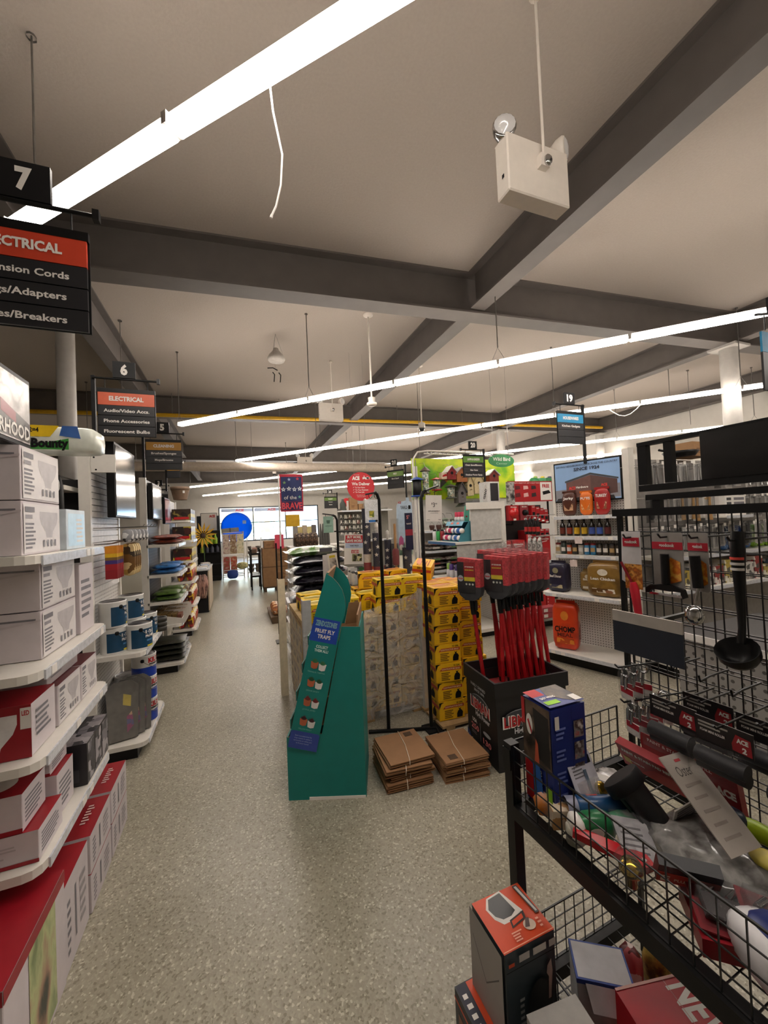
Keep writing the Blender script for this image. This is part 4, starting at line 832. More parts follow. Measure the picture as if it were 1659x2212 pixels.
# ================================================================ black pole sign holders
def pole_sign(label, base, top, arm, plate=None):
    t = thing('sign_stand', label, 'sign stand', (base[0], base[1], 0)); dx, dy, dz = arm
    b = B().tube([(0, 0, .0), (0, 0, top - .05), (dx * .12, dy * .12, top - .012), (dx * .3, dy * .3, top)], .0125, BLACK, 8); b.tube([(0, 0, top * .55 - .1), (0, 0, top * .55)], .0155, BLACK, 8); obj('pole', b, t)
    n = Vector((-dy, dx, 0)).normalized() * .016
    b = B(); a0 = Vector((dx * .25, dy * .25, top)); a1 = Vector((dx, dy, top + dz)); e = Vector((0, 0, .006))
    b.add([a0 - n - e, a0 + n - e, a1 + n - e, a1 - n - e, a0 - n + e, a0 + n + e, a1 + n + e, a1 - n + e], [(0, 3, 2, 1), (4, 5, 6, 7), (0, 1, 5, 4), (1, 2, 6, 5), (2, 3, 7, 6), (3, 0, 4, 7)], mat('#2c2c2e', .35)); obj('arm', b, t)
    for f in (.35, .8): obj('hook', B().tube([(dx * f, dy * f, top + dz * f - .005), (dx * f, dy * f, top - .03), (dx * f + .012, dy * f, top - .045), (dx * f + .022, dy * f, top - .03)], .0025, BLACK, 5), t)
    if plate: obj('base_plate', B().box(*plate, BLACKM), t)
    return t
t = pole_sign('black sign stand with clear sleeve beside the wrapped pallet', (.974, 2.63), 1.70, (-.10, -.02, -.012), None)
obj('base_frame', B().tube([(-.14, .03, .012), (.31, -.13, .012), (.26, -.33, .012)], .013, BLACK, 6), t)
t = pole_sign('black sign stand holding the white price sheet', (1.257, 2.52), 1.70, (.15, .02, .035), (-.05, -.06, 0, .07, .06, .012))
t = thing('price_sheet', 'white price sheet hanging from the pole by the broom bin', 'sign', (1.35, 2.5, 1.665), rot=(0, .035, -.1))
obj('sheet', B().box(-.062, 0, -.19, .062, .003, 0, WHITE), t)
l = B(); l.text('3', (0, -.0015, -.07), X, Z, .034, INK, w=.014, bold=.0); l.text('$', (-.015, -.0015, -.062), X, Z, .014, INK, bold=0); l.text('49', (.017, -.0015, -.062), X, Z, .012, INK, bold=0)
l.text('LAWN & LEAF BAGS FIVE CT', (0, -.0015, -.115), X, Z, .008, INK, w=.09, bold=.02); l.text('GARDEN REFUSE', (0, -.0015, -.13), X, Z, .005, GREYI, w=.06, bold=0); l.text('BULK', (-.042, -.0015, -.178), X, Z, .005, INK, w=.02); l.text('ITEM', (.042, -.0015, -.178), X, Z, .005, INK, w=.02); obj('lettering', l, t)
t = thing('hanging_sleeve', 'clear plastic sleeve with a small yellow picture on the stand arm', 'sleeve', (.905, 2.61, 1.65), rot=(0, 0, -.1))
obj('sleeve', B().box(-.045, 0, -.165, .05, .003, 0, film('#f2f4f6', .45, .08, .3, 30)), t); obj('picture', B().box(-.015, -.0012, -.125, .02, -.0002, -.08, packprint(['#b5a93a', '#d8d07a', '#6f7a2a'], 40)), t)
obj('blue_strip', B().box(-.02, -.0012, -.16, .045, -.0002, -.145, packprint(['#1d1d22', '#2a6fb8'], 20)), t)
t = pole_sign('black sign stand with pale green sheet behind the soil bags', (1.003, 4.0), 1.575, (-.15, .0, .018), (-.08, -.06, 0, .08, .06, .01))
obj('cross_arm', B().tube([(.0, 0, 1.40), (.24, 0, 1.39), (.27, 0, 1.36)], .008, BLACK, 6), t); obj('cross_arm', B().tube([(-.03, .02, 1.405), (.02, .02, 1.405)], .008, BLACK, 6), t)
t = thing('green_sheet', 'pale green printed sheet hanging on the stand behind soil bags', 'sign', (.907, 3.99, 1.395)); obj('sheet', B().box(-.052, 0, 0, .052, .003, .17, mat('#8db1a2', .6)), t); l = B(); l.prism([(-.02, .0), (.02, .0), (.014, -.035), (-.014, -.035)], (0, -.0005, .13), X, Z, -Y, .001, mat('#4d6b60')); l.text('GARDEN BUY', (0, -.0015, .07), X, Z, .01, mat('#4d6b60'), w=.07); obj('lettering', l, t)
t = thing('sale_sheet', 'red and white buy more save more sheet below the flags', 'sign', (1.16, 3.97, 1.05), rot=(0, .05, -.05)); obj('sheet', B().box(-.105, 0, 0, .105, .003, .315, WHITE), t)
p = B(); p.box(-.095, -.001, .225, .095, 0, .305, mat('#c02630')); p.box(-.095, -.001, .17, .095, 0, .222, mat('#b9c6dd')); p.box(.0, -.001, .115, .05, 0, .15, mat('#c02630')); p.box(-.03, -.001, .115, -.005, 0, .15, mat('#c02630')); p.box(-.02, -.001, .03, .03, 0, .108, packprint(['#3a3a2c', '#8a8a5c', '#c8c08a'], 30)); p.box(.035, -.001, .03, .085, 0, .108, packprint(['#2c3224', '#7a7a4c', '#d8d0a0'], 30)); obj('printing', p, t)
l = B(); l.text('BUY MORE,', (0, -.0018, .283), X, Z, .026, WHITE, w=.15, bold=.05); l.text('SAVE MORE', (0, -.0018, .247), X, Z, .026, WHITE, w=.17, bold=.05); l.text('YARD PACK', (0, -.0018, .195), X, Z, .013, INK, w=.1); l.text('$21', (.025, -.0018, .132), X, Z, .022, WHITE, w=.04, bold=.04); l.text('2', (-.018, -.0018, .132), X, Z, .02, WHITE, bold=.04); obj('lettering', l, t)
for k in (-.08, .08): obj('hang_wire', B().tube([(k, 0, .315), (k, .0, .345)], .0015, WIREC, 4), t)
t = thing('picture_strip', 'tall narrow white strip of product pictures leaning at the flags', 'sign', (.985, 3.9, .5), rot=(.0, -.11, -.1)); obj('strip_card', B().box(-.05, 0, 0, .05, .004, .69, OFFW), t)
p = B()
for k in range(4): p.box(-.032, -.001, .04 + .165 * k, .036, 0, .145 + .165 * k, packprint((['#5a5652', '#c9c4bc', '#8a5a4c'], ['#b5b0a8', '#76706a', '#dcd7cf'], ['#8a4a42', '#c8c2ba', '#6a6a6a'], ['#3c3a38', '#a59f97', '#d3cdc5'])[k], 24, blotch=True))
p.box(-.03, -.001, .645, .03, 0, .67, mat('#c9b32a')); obj('printing', p, t)
t = thing('white_board', 'plain white board standing beside the picture strip', 'board', (.88, 3.95, .45)); obj('board', B().box(-.055, 0, 0, .055, .012, .72, mat('#c7c2c3')), t, .002); obj('crease', B().box(.038, -.001, 0, .041, 0, .72, GREYI), t)
# flag pole pair with the banner
t = thing('flag_stand', 'thin black flag stand with white upper pole and floor plate', 'sign stand', (.545, 5.2, 0)); obj('base_plate', B().box(-.1, -.09, 0, .05, .07, .012, mat('#3a3936', .5)), t)
obj('pole', B().tube([(0, 0, .01), (0, 0, 1.22)], .011, BLACK, 8), t); obj('pole', B().tube([(-.025, .35, .01), (-.025, .35, 1.25)], .011, BLACK, 8), t); obj('upper_pole', B().tube([(0, 0, 1.22), (.005, 0, 2.15)], .010, WHITE, 8), t); obj('flag_arm', B().tube([(.005, 0, 2.15), (.32, 0, 2.165)], .005, WHITE, 6), t)
NAVY = mat('#1d2856', .7, noise=.12, scale=30); CRIM = mat('#a31f33', .7, noise=.1)
t = thing('garden_flag', 'red and navy home of the brave flag hanging on the stand', 'flag', (.71, 5.19, 1.665))
b = B(); n = 14
for i in range(n):
    for j in range(10):
        pass
def wavy(x, z): return -.012 * math.sin(x * 28 + z * 5) * (.4 + (.49 - z))
def cloth(x0, x1, z0, z1, m, off, nx=14, nz=8):
    b = B(); vs = [(x0 + (x1 - x0) * i / nx, wavy(x0 + (x1 - x0) * i / nx, z0 + (z1 - z0) * j / nz) - off, z0 + (z1 - z0) * j / nz) for j in range(nz + 1) for i in range(nx + 1)]
    b.add(vs, [(j * (nx + 1) + i, j * (nx + 1) + i + 1, (j + 1) * (nx + 1) + i + 1, (j + 1) * (nx + 1) + i) for j in range(nz) for i in range(nx)], m, True); return b
obj('flag_cloth', cloth(-.15, .148, 0, .49, CRIM, 0), t); obj('navy_field', cloth(-.135, .132, .135, .455, NAVY, .002), t); obj('lower_field', cloth(-.135, .132, .02, .132, mat('#33204a', .7), .002), t)
l = B(); star = lambda cx, cz, r: [(cx + (r if k % 2 == 0 else r * .45) * math.sin(PI * k / 5), cz + (r if k % 2 == 0 else r * .45) * math.cos(PI * k / 5)) for k in range(10)]
def onflag(b2d, m, e=.005):
    l.add([(x, wavy(x, z) - e, z) for x, z in b2d], [tuple(range(len(b2d)))], m)
for k, c in enumerate('HOME'):
    x = -.105 + .07 * k; onflag(star(x, .29 + .008 * (k % 2), .034), mat('#cfd2d6')); l.text(c, (x, wavy(x, .29) - .008, .29 + .008 * (k % 2)), X, Z, .017, NAVY, bold=.05)
g = B(); g.text('of the', (-.02, 0, .185), X, Z, .05, WHITE, w=.16, bold=.0); l.add([(v_[0], wavy(v_[0], v_[2]) - .005, v_[2]) for v_ in g.v], g.f, WHITE)
g = B(); g.text('BRAVE', (.0, 0, .075), X, Z, .085, WHITE, w=.26, bold=.03); l.add([(v_[0], wavy(v_[0], v_[2]) - .005, v_[2]) for v_ in g.v], g.f, mat('#d3434f'))
for cx, cz, c in ((-.03, .42, '#9aa6c8'), (.08, .43, '#b8323c'), (-.09, .38, '#6a8a5a'), (.1, .19, '#5f9a8a')): onflag(star(cx, cz, .024), mat(c))
obj('lettering', l, t)
t = thing('yellow_sheet', 'plain yellow sheet hanging under the flag', 'sign', (.71, 5.18, 1.47)); obj('sheet', B().box(-.088, 0, 0, .088, .003, .155, mat('#cfa219', .6)), t); obj('hang_wire', B().tube([(0, 0, .155), (0, .01, .2)], .0015, WIREC, 4), t)

# ================================================================ wrapped pallet of trash bag cartons
YB = mat('#ecc41c', .42, noise=.05); YO = mat('#eab61a', .42, noise=.05); YR = mat('#b5402c', .45); TANB = mat('#b39a68', .55, noise=.06); YPALE = mat('#dccb8e', .5)
BAGSH = [(0, 0), (.34, -.02), (.9, .0), (1, .5), (.8, .72), (.6, .78), (.75, 1), (.5, .9), (.28, 1), (.42, .78), (.2, .68), (.02, .4)]
def bagsil(u, v, w, h): return [(u + a * w, v + b * h) for a, b in BAGSH]
def arch(u0, v0, u1, v1): return [(u0, v0), (u1, v0), (u1, v1), (u0 + .5 * (u1 - u0), v1), (u0 + .22 * (u1 - u0), v0 + .85 * (v1 - v0)), (u0 + .06 * (u1 - u0), v0 + .55 * (v1 - v0))]
def tb_decs(c='y'):
    if c == 'tan': return [('-y', 'p', arch(.12, .05, .97, .95), mat('#c9b183', .5)), ('-y', 'p', bagsil(.6, .12, .28, .45), mat('#4b4034', .6)), ('-y', 'l', .2, .15, .55, .5, 4, mat('#6b5a42')), ('-y', 'r', .3, .62, .9, .74, mat('#8a6246')), ('-x', 'p', bagsil(.35, .12, .4, .5), mat('#4b4034', .6)), ('-x', 'r', .1, .7, .9, .82, mat('#8a6246'))]
    k = YB if c == 'y' else YO
    f = [('-y', 'p', [(0, .98), (0, .6), (.08, .9), (.2, .98)], INK), ('-y', 'p', arch(.1, .04, .98, .96), k), ('-y', 'p', [(.14, .62), (.24, .78), (.97, .78), (.97, .62)], YR), ('-y', 't', 'CONTRACTOR BAGS', .57, .70, .08, .7, mat('#f0d9a0')), ('-y', 'l', .2, .1, .62, .55, 5, mat('#6a4a12')), ('-y', 'p', bagsil(.68, .08, .24, .5), INK), ('-y', 't', '32 GAL', .8, .87, .08, .25, INK),
         ('-x', 'p', [(0, .62), (1, .62), (1, .8), (0, .8)], YR), ('-x', 'p', bagsil(.3, .08, .4, .55), INK), ('-x', 't', '20 CT', .5, .9, .1, .5, INK), ('+z', 'l', .1, .15, .9, .85, 5, mat('#b86a2c') if c != 'y' else mat('#8a7a1c')), ('+z', 'p', [(.05, .6), (.4, .9), (.95, .9), (.95, .7)], mat('#d98a5a') if c != 'y' else mat('#e8d884'))]
    return f
def trash_proto(c, size, body):
    r = carton('trash_bag_carton', 'x', 'carton', (0, 0, 0), size, body, tb_decs(c), bevel=.0025); LABELS.pop('x'); r['label'] = ''; return r
USED = {}
def tbox(c, loc, rz, label, group, rot=None):
    size, body = {'y': ((.2, .16, .132), YB), 'o': ((.2, .16, .134), YO), 'tan': ((.176, .17, .134), TANB)}[c]
    if c not in USED:
        r = trash_proto(c, size, body); USED[c] = r; r.location = loc; r.rotation_euler = rot or (0, 0, rz); return tag(r, label, 'carton', group)
    return dup(USED[c], loc, rz, label, group, rot)
PX0, PX1, PY0, PY1 = .44, 1.34, 2.80, 3.68
t = thing('wood_pallet', 'wooden pallet under the wrapped trash bag cartons', 'pallet', ((PX0 + PX1) / 2, (PY0 + PY1) / 2, 0)); WOOD = mat('#9a7d55', .8, noise=.15)
for k in range(7): obj('deck_board', B().box(-.45, -.44 + .128 * k, .07, .45, -.35 + .128 * k, .088, WOOD), t)
for k in (-.44, -.04, .36): obj('stringer', B().box(k, -.44, 0, k + .08, .44, .07, WOOD), t)
R = random.Random(9); HT = ['bottom', 'second', 'third', 'fourth', 'top']
for j in range(5):
    for i in range(5):
        tbox('tan', (PX0 + .09 + .18 * i, PY0 + .088, .09 + .137 * j), 0, 'tan carton under film, %s row, %s from the corner by the teal display' % (HT[j], ORD[i]), 'film wrapped tan cartons, front')
        if i: tbox('tan', (PX0 + .09, PY0 + .088 + .176 * i, .09 + .137 * j), 0, 'tan carton under film on the aisle side, %s row, %s deep' % (HT[j], ORD[i]), 'film wrapped tan cartons, aisle side')
# loose yellow cartons on top
for k, (x, y, z, c, a) in enumerate(((.56, 2.92, .776, 'y', .05), (.57, 3.12, .776, 'y', -.06), (.58, 3.36, .776, 'y', .1), (.79, 3.0, .776, 'y', -.1), (.83, 3.2, .776, 'y', .2), (.84, 3.42, .776, 'y', .0), (1.02, 3.12, .776, 'y', .12), (1.06, 3.36, .776, 'o', -.1),
        (1.10, 2.93, .776, 'y', -.04), (1.26, 3.15, .776, 'o', .1), (1.11, 2.90, .909, 'y', -.08), (1.30, 2.93, .776, 'y', .05), (1.31, 2.90, .909, 'y', -.14), (1.28, 3.38, .776, 'o', -.1), (1.34, 3.32, .912, 'o', .2), (1.10, 3.30, .912, 'o', -.25))):
    nm = ('front corner by the teal display', 'second along the aisle edge', 'third along the aisle edge', 'next to the front corner one', 'near the middle, turned', 'rear middle', 'middle turned outward', 'rear of the middle', 'lower of the open pair by the stand', 'rear of the open pair', 'upper near one of the open pair', 'lower by the corner board', 'upper far one of the open pair', 'rear corner', 'raised rear corner', 'raised rear middle')[k]
    tbox(c, (x, y, z), a, 'yellow trash bag carton on the wrapped pallet, ' + nm, 'yellow cartons on the pallet')
tbox('o', (1.535, 3.10, .985), 0, 'tilted trash bag carton with pale end lying on top of the pile', 'yellow cartons on the pallet', rot=(.12, -.22, .9))
FILM = film('#eeebe6', .66, .1, 1.0, 11)
t = thing('shrink_wrap', 'torn clear shrink wrap around the pallet of tan cartons', 'plastic wrap', ((PX0 + PX1) / 2, PY0, 0))
def sheet(p00, p10, p11, p01, n, amp, seed):
    R = random.Random(seed); p00, p10, p11, p01 = map(Vector, (p00, p10, p11, p01)); nn = (p10 - p00).cross(p01 - p00).normalized(); b = B(); vs = []
    for j in range(n + 1):
        for i in range(n + 1):
            u_, v_ = i / n, j / n; q_ = (p00 * (1 - u_) + p10 * u_) * (1 - v_) + (p01 * (1 - u_) + p11 * u_) * v_; vs.append(q_ + nn * R.uniform(-amp, amp))
    return b.add(vs, [(j * (n + 1) + i, j * (n + 1) + i + 1, (j + 1) * (n + 1) + i + 1, (j + 1) * (n + 1) + i) for j in range(n) for i in range(n)], FILM, True)
hw = (PX1 - PX0) / 2
obj('film_sheet', sheet((-hw - .02, -.022, .03), (hw + .02, -.022, .03), (hw + .0, -.03, .93), (-hw - .02, -.022, .74), 14, .007, 1), t)
obj('film_sheet', sheet((-hw - .03, .88, .02), (-hw - .03, -.02, .02), (-hw - .03, -.02, .76), (-hw - .03, .88, .8), 12, .009, 2), t)
obj('film_sheet', sheet((hw + .01, -.04, .03), (hw + .02, .02, .03), (hw + .02, .02, .95), (hw - .06, -.045, .93), 8, .005, 4), t)
for k, (x, y, z1, m, nm) in enumerate(((.335, 3.55, 1.02, '#d8cdb2', 'cream corner board standing at the far aisle edge of the pallet'), (.425, 2.79, .955, '#b5b3b4', 'grey corner board standing beside the teal display'), (1.325, 2.745, .955, '#b9b5b0', 'pale corner board at the pallet corner behind the black poles'))):
    b = B().prism([(0, 0), (.06, 0), (.06, .006), (.006, .006), (.006, .06), (0, .06)], (-.0, -.0, 0), X, Y, Z, z1, mat(m, .6)); solo('corner_board', b, nm, 'corner board', (x, y, .001), (0, 0, .0)[k])
# ---------------- tall pile of yellow cartons beside the broom bin
t = thing('wood_pallet', 'low wooden pallet under the tall yellow carton pile', 'pallet', (1.60, 2.78, 0))
for k in range(5): obj('deck_board', B().box(-.29, -.33 + .14 * k, .02, .29, -.22 + .14 * k, .036, WOOD), t)
for k in (-.26, .18): obj('stringer', B().box(k, -.33, 0, k + .07, .33, .02, WOOD), t)
R = random.Random(12)
for j in range(7):
    z = .038 + .1365 * j
    for i in range(2):
        tbox('o', (1.432 + .212 * i + R.uniform(-.012, .012), 2.585 + .03 * i + R.uniform(-.01, .012), z), -.10 + R.uniform(-.07, .07), 'yellow carton in the tall pile, %s tier up, %s' % (ORD[j], ('column by the black pole', 'column behind the brooms')[i]), 'tall yellow carton pile')
    for i in range(2 if j > 3 else 0):
        tbox('o', (1.44 + .212 * i, 2.78, z), R.uniform(-.06, .06), 'yellow carton in the rear of the tall pile, %s tier, %s' % (ORD[j], ('nearer the flags', 'nearer the brooms')[i]), 'tall yellow carton pile')
for j in range(7):
    if j < 6: continue
    for i in range(2): tbox('o', (1.46 + .2 * i, 2.97, .038 + .1365 * j - .02), .1 * i - .05, 'yellow carton at the back top of the tall pile, %s' % ('pole side', 'broom side')[i], 'tall yellow carton pile')
# ================================================================ black broom bin with push brooms
t = thing('broom_bin', 'black printed cardboard bin holding red push brooms', 'bin', (1.645, 2.085, 0), -.085)
BW, BD, BH = .49, .36, .52; KB = mat('#141417', .5, noise=.06); b = B()
for a in ((-BW / 2, -BD / 2, BW / 2, -BD / 2 + .008), (-BW / 2, BD / 2 - .008, BW / 2, BD / 2)): b.box(a[0], a[1], 0, a[2], a[3], BH - .06, KB)
for a in ((-BW / 2, -BD / 2 + .008, -BW / 2 + .008, BD / 2 - .008), (BW / 2 - .008, -BD / 2 + .008, BW / 2, BD / 2 - .008)): b.box(a[0], a[1], 0, a[2], a[3], BH - .06, KB)
b.box(-BW / 2 + .008, -BD / 2 + .008, .0, BW / 2 - .008, BD / 2 - .008, .012, KB); obj('bin_body', b, t)
b = B(); e = .012
for a in ((-BW / 2 - e, -BD / 2 - e, BW / 2 + e, -BD / 2 + .002), (-BW / 2 - e, BD / 2 - .002, BW / 2 + e, BD / 2 + e)): b.box(a[0], a[1], BH - .085, a[2], a[3], BH, KB)
for a in ((-BW / 2 - e, -BD / 2 + .002, -BW / 2 + .002, BD / 2 - .002), (BW / 2 - .002, -BD / 2 + .002, BW / 2 + e, BD / 2 - .002)): b.box(a[0], a[1], BH - .085, a[2], a[3], BH, KB)
obj('rim_band', b, t)
obj('inner_tray', B().box(-BW / 2 + .01, -BD / 2 + .01, .38, BW / 2 - .01, BD / 2 - .01, .39, mat('#8e2426', .6)), t)
SIL = mat('#9fa3a8', .3); DR = mat('#b3161e', .45)
def logo(face, u, v, w):
    return [(face, 'e', u, v + .03, w * .5, .095, SIL), (face, 'e', u - .015, v + .028, w * .49, .088, mat('#3a3c42')), (face, 't', 'LIBMAN', u, v, .14, w * 1.06, WHITE), (face, 't', 'LIBMAN', u, v, .115, w * .98, DR), (face, 't', 'High Power', u + .08, v - .12, .06, w * .75, mat('#cfcfd4'))]
ds = [('-x', 't', 'FAMILY OWNED', .42, .8, .035, .5, mat('#b9b9be')), ('-x', 't', 'SINCE 1896', .46, .75, .03, .34, mat('#b9b9be'))] + logo('-x', .47, .58, .62)
ds += [('-x', 't', 'USA', .27, .36, .045, .16, WHITE), ('-x', 't', '250', .28, .28, .065, .26, mat('#d87a7a')), ('-x', 'r', .46, .16, .468, .38, SIL), ('-x', 'e', .68, .31, .12, .025, SIL), ('-x', 't', '130', .68, .21, .065, .26, mat('#d87a7a')), ('-x', 'l', .16, .19, .4, .23, 2, GREYI), ('-x', 'l', .54, .12, .8, .16, 2, GREYI)]
FLB = mat('#26376e', .5)
ds += [('-x', 'p', [(.0, .2), (.1, .16), (.2, .02), (.22, 0), (0, 0)], FLB), ('-x', 'p', [(.2, .05), (.27, .09), (.8, .0), (.4, .0)], WHITE), ('-x', 'p', [(.26, .07), (.3, .08), (.8, .0), (.6, .0)], DR)] + [('-x', 'e', .04 + .05 * k, .12 - .03 * (k % 3), .012, .008, WHITE) for k in range(4)]
ds += logo('-y', .33, .55, .5) + [('-y', 't', 'USA', .18, .33, .045, .12, WHITE)]
decals(t, faces(BW, BD, BH), ds)
BR_RED = mat('#b3343a', .8, noise=.35, scale=90, bump=.4); BR_BLK = mat('#26262a', .7, noise=.2); HAND = mat('#9c1119', .32, noise=.06)
def broom_proto():
    r = thing('push_broom', 'x', 'broom', (0, 0, 0)); LABELS.pop('x')
    b = B().prism([(-.03, -.0), (.03, -.0), (.07, .03), (.08, .06), (.08, .09), (-.08, .09), (-.08, .06), (-.07, .03)], (0, .023, .0), X, Z, -Y, .046, BR_BLK); obj('broom_head', b, r, .006)
    obj('bristles', B().prism([(-.078, .088), (.078, .088), (.082, .26), (-.076, .27)], (0, .026, 0), X, Z, -Y, .052, BR_RED), r)
    lab = obj('label_card', B().box(-.08, -.029, .05, .045, -.0265, .245, mat('#1b1a1d', .4)), r)
    p = B(); p.box(-.03, -.0305, .15, .045, -.029, .245, mat('#8e1219')); p.box(-.03, -.031, .125, .045, -.029, .15, mat('#c8b422')); p.disc((-.055, -.0306, .14), .02, X, Z, SIL, 14)
    for k in range(3): p.disc((-.015 + .022 * k, -.0306, .105), .007, X, Z, mat('#b9b9b0'), 8)
    obj('printing', p, lab); l = B(); l.text('Libman', (-.055, -.0315, .14), X, Z, .01, DR, w=.034, bold=.03); l.text('18" PUSH BROOM', (.008, -.0315, .215), X, Z, .008, WHITE, w=.06); l.text('ROUGH SURFACE', (.008, -.0315, .195), X, Z, .008, mat('#d8c23a'), w=.06); obj('lettering', l, lab)
    b = B(); F2 = film('#ffffff', .95, .06, .3, 14)
    pts = [(-.09, -.031, .02), (.09, -.031, .02), (.092, -.032, .29), (-.088, -.032, .295), (-.09, .029, .02), (.09, .029, .02), (.092, .029, .285), (-.088, .029, .3)]
    b.add(pts, [(0, 1, 2, 3), (1, 5, 6, 2), (5, 4, 7, 6), (4, 0, 3, 7), (3, 2, 6, 7)], F2); b.add([pts[3], pts[2], pts[6], pts[7], (.05, -.01, .325), (-.04, .01, .33)], [(0, 1, 4, 5), (3, 2, 4, 5)], F2); obj('clear_bag', b, r)
    b = B().tube([(.0, .0, .012), (.005, -.0, -.05), (.01, 0, -.09)], .016, BLACK, 8); b.tube([(.03, 0, .0), (.035, -.01, -.06)], .009, BLACK, 6); obj('socket', b, r)
    return r
BP = broom_proto(); HP = []
heads = [(1.40, 2.15, .0), (1.535, 2.05, .012)] + [(1.535 + .056 * k, 2.05 + .006 * k, .014 + .004 * (k % 3)) for k in range(1, 7)] + [(1.62 + .07 * k, 2.245, .03) for k in range(4)]
R = random.Random(6)
for k, (x, y, dz) in enumerate(heads):
    lb = ('first push broom at the bin corner nearest the yellow cartons' if k == 0 else 'second push broom, full label showing, beside the first' if k == 1 else '%s push broom back along the front row of the bin' % ORD[k] if k < 8 else '%s push broom in the rear row of the bin' % ORD[k - 8])
    a = -1.08 + R.uniform(-.03, .03); loc = (x, y, .965 + dz)
    if k == 0: r = BP; r.location = loc; r.rotation_euler = (0, 0, a); tag(r, lb, 'broom', 'push brooms in the bin')
    else: r = dup(BP, loc, a, lb, 'push brooms in the bin')
    # handle runs down to the tray, in the broom's own frame
    fx, fy = 1.438 + (x - 1.40) * .85 + R.uniform(-.015, .015), 2.08 + (y - 2.1) * .7 + R.uniform(-.03, .03)
    M = Matrix.Rotation(-a, 3, 'Z'); d = M @ Vector((fx - x, fy - y, .392 - loc[2]))
    obj('handle', B().tube([(.01, 0, -.07), tuple(Vector((.01, 0, -.07)).lerp(d, .5)), tuple(d)], .0125, HAND, 8), r)
    obj('grip_cap', B().tube([tuple(d), tuple(d + Vector((0, 0, .03)))], .0138, BLACK, 8), r)
    if k < 9: obj('sleeve', B().tube([tuple(Vector((.01, 0, -.07)).lerp(d, .45)), tuple(Vector((.01, 0, -.07)).lerp(d, .62))], .0142, mat('#a8141c', .3), 8), r)
# ================================================================ soil bags, flags and goods behind the pallet
t = thing('wood_pallet', 'wooden pallet under the stacked dark soil bags', 'pallet', (.86, 4.42, 0))
for k in range(6): obj('deck_board', B().box(-.32, -.25 + .09 * k, .07, .32, -.18 + .09 * k, .088, WOOD), t)
for k in (-.3, -.03, .24): obj('stringer', B().box(k, -.25, 0, k + .06, .28, .07, WOOD), t)
SOIL = packprint(['#1a1620', '#241f2c', '#3a3a40', '#17141c', '#6a6a6c'], 5, (1, 1, 4), blotch=True, rough=.22); SOILG = packprint(['#2c4a22', '#4f7a34', '#c8ccc0', '#1d1a24'], 6, blotch=True, rough=.22)
R = random.Random(21)
for k in range(11):
    t = thing('soil_bag', '%s dark soil bag up in the stack behind the teal display' % ORD[k], 'bag', (.86 + R.uniform(-.035, .03), 4.42 + R.uniform(-.02, .02), .09 + .105 * k), R.uniform(-.06, .06), 'stacked soil bags')
    obj('bag_body', B().pillow(.62, .44, .104, SOILG if k == 10 else SOIL, 12, .07, k + 60, sag=.012), t)
    b = B(); s = B(); 
    for sx in (-1, 1): s.add([(sx * .305, -.17, .052), (sx * .335, -.16, .05), (sx * .335, .16, .055), (sx * .305, .17, .052)], [(0, 1, 2, 3)], mat('#c9cbcd', .2))
    obj('end_seam', s, t); obj('label_patch', B().box(.02, -.214, .045, .16, -.209, .085, mat('#5a2c3c' if k % 2 else '#4a4a50', .4)), t)
obj_w = thing('shrink_wrap', 'loose clear wrap hanging off the soil bag stack', 'plastic wrap', (.53, 4.2, .1)); obj('film_sheet', sheet((0, .45, 0), (0, -.0, 0), (.02, -.0, 1.05), (.02, .45, 1.0), 8, .015, 8), obj_w); obj('film_tail', sheet((-.06, -.01, .8), (.04, -.02, .8), (.02, -.01, .95), (-.05, -.01, .93), 4, .01, 3), obj_w)
# rolled flags in clear bags
FSTAR = None
def rolled_flag(x, y, z0, z1, r, split, label, kind):
    t = thing('rolled_flag', label, 'flag', (x, y, z0), 0, 'rolled flags'); H = z1 - z0
    NV = mat('#1b1e3a', .6); sp = split * H
    st = B(); n = max(3, int(sp / .07))
    if kind == 'full': st.lathe([(r, 0), (r, H)], NV, 14)
    else:
        for k in range(n):
            c = (mat('#8e1d2a', .6), mat('#d6d0c8', .6))[k % 2]; st.lathe([(r * .98, sp * k / n), (r * .98, sp * (k + 1) / n)], c, 14)
        st.lathe([(r, sp), (r, H)], NV, 14); st.lathe([(r, H), (0, H)], NV, 14)
    obj('rolled_cloth', st, t)
    l = B(); R = random.Random(int(x * 100))
    zz = (sp if kind != 'full' else 0) + .04
    while zz < H - .03:
        a = -PI / 2 + R.uniform(-.9, .5); c = Vector((r * 1.03 * math.cos(a), r * 1.03 * math.sin(a), zz)); tn = Vector((-math.sin(a), math.cos(a), 0)); l.poly([c + tn * p_[0] + Z * p_[1] for p_ in star(0, 0, .022)], WHITE); zz += .075
    obj('star', l, t); obj('clear_sleeve', B().lathe([(r * 1.15, 0), (r * 1.12, H * .5), (r * 1.15, H), (r * .7, H + .05), (r * .3, H + .06)], film('#ffffff', .82, .05, .5, 30), 12), t)
    obj('pole_tip', B().lathe([(r * .35, H), (r * .42, H + .05), (r * .42, H + .09), (0, H + .1)], mat('#d8d4cc', .4), 10), t)
    return t
rolled_flag(1.19, 3.6, .86, 1.62, .038, .42, 'tall rolled flag, stars above stripes, first beside the sale sheet', 'half')
rolled_flag(1.28, 3.56, .86, 1.38, .042, .38, 'shorter rolled flag with stripes below, second beside the sale sheet', 'half')
rolled_flag(1.43, 3.66, .86, 1.30, .035, .0, 'starry rolled flag behind the black pole', 'full')
rolled_flag(1.49, 3.62, .86, 1.26, .035, .0, 'starry rolled flag beside the wooden stick', 'full')
rolled_flag(1.585, 3.54, .86, 1.22, .045, .0, 'thick starry rolled flag below the yard card', 'full')
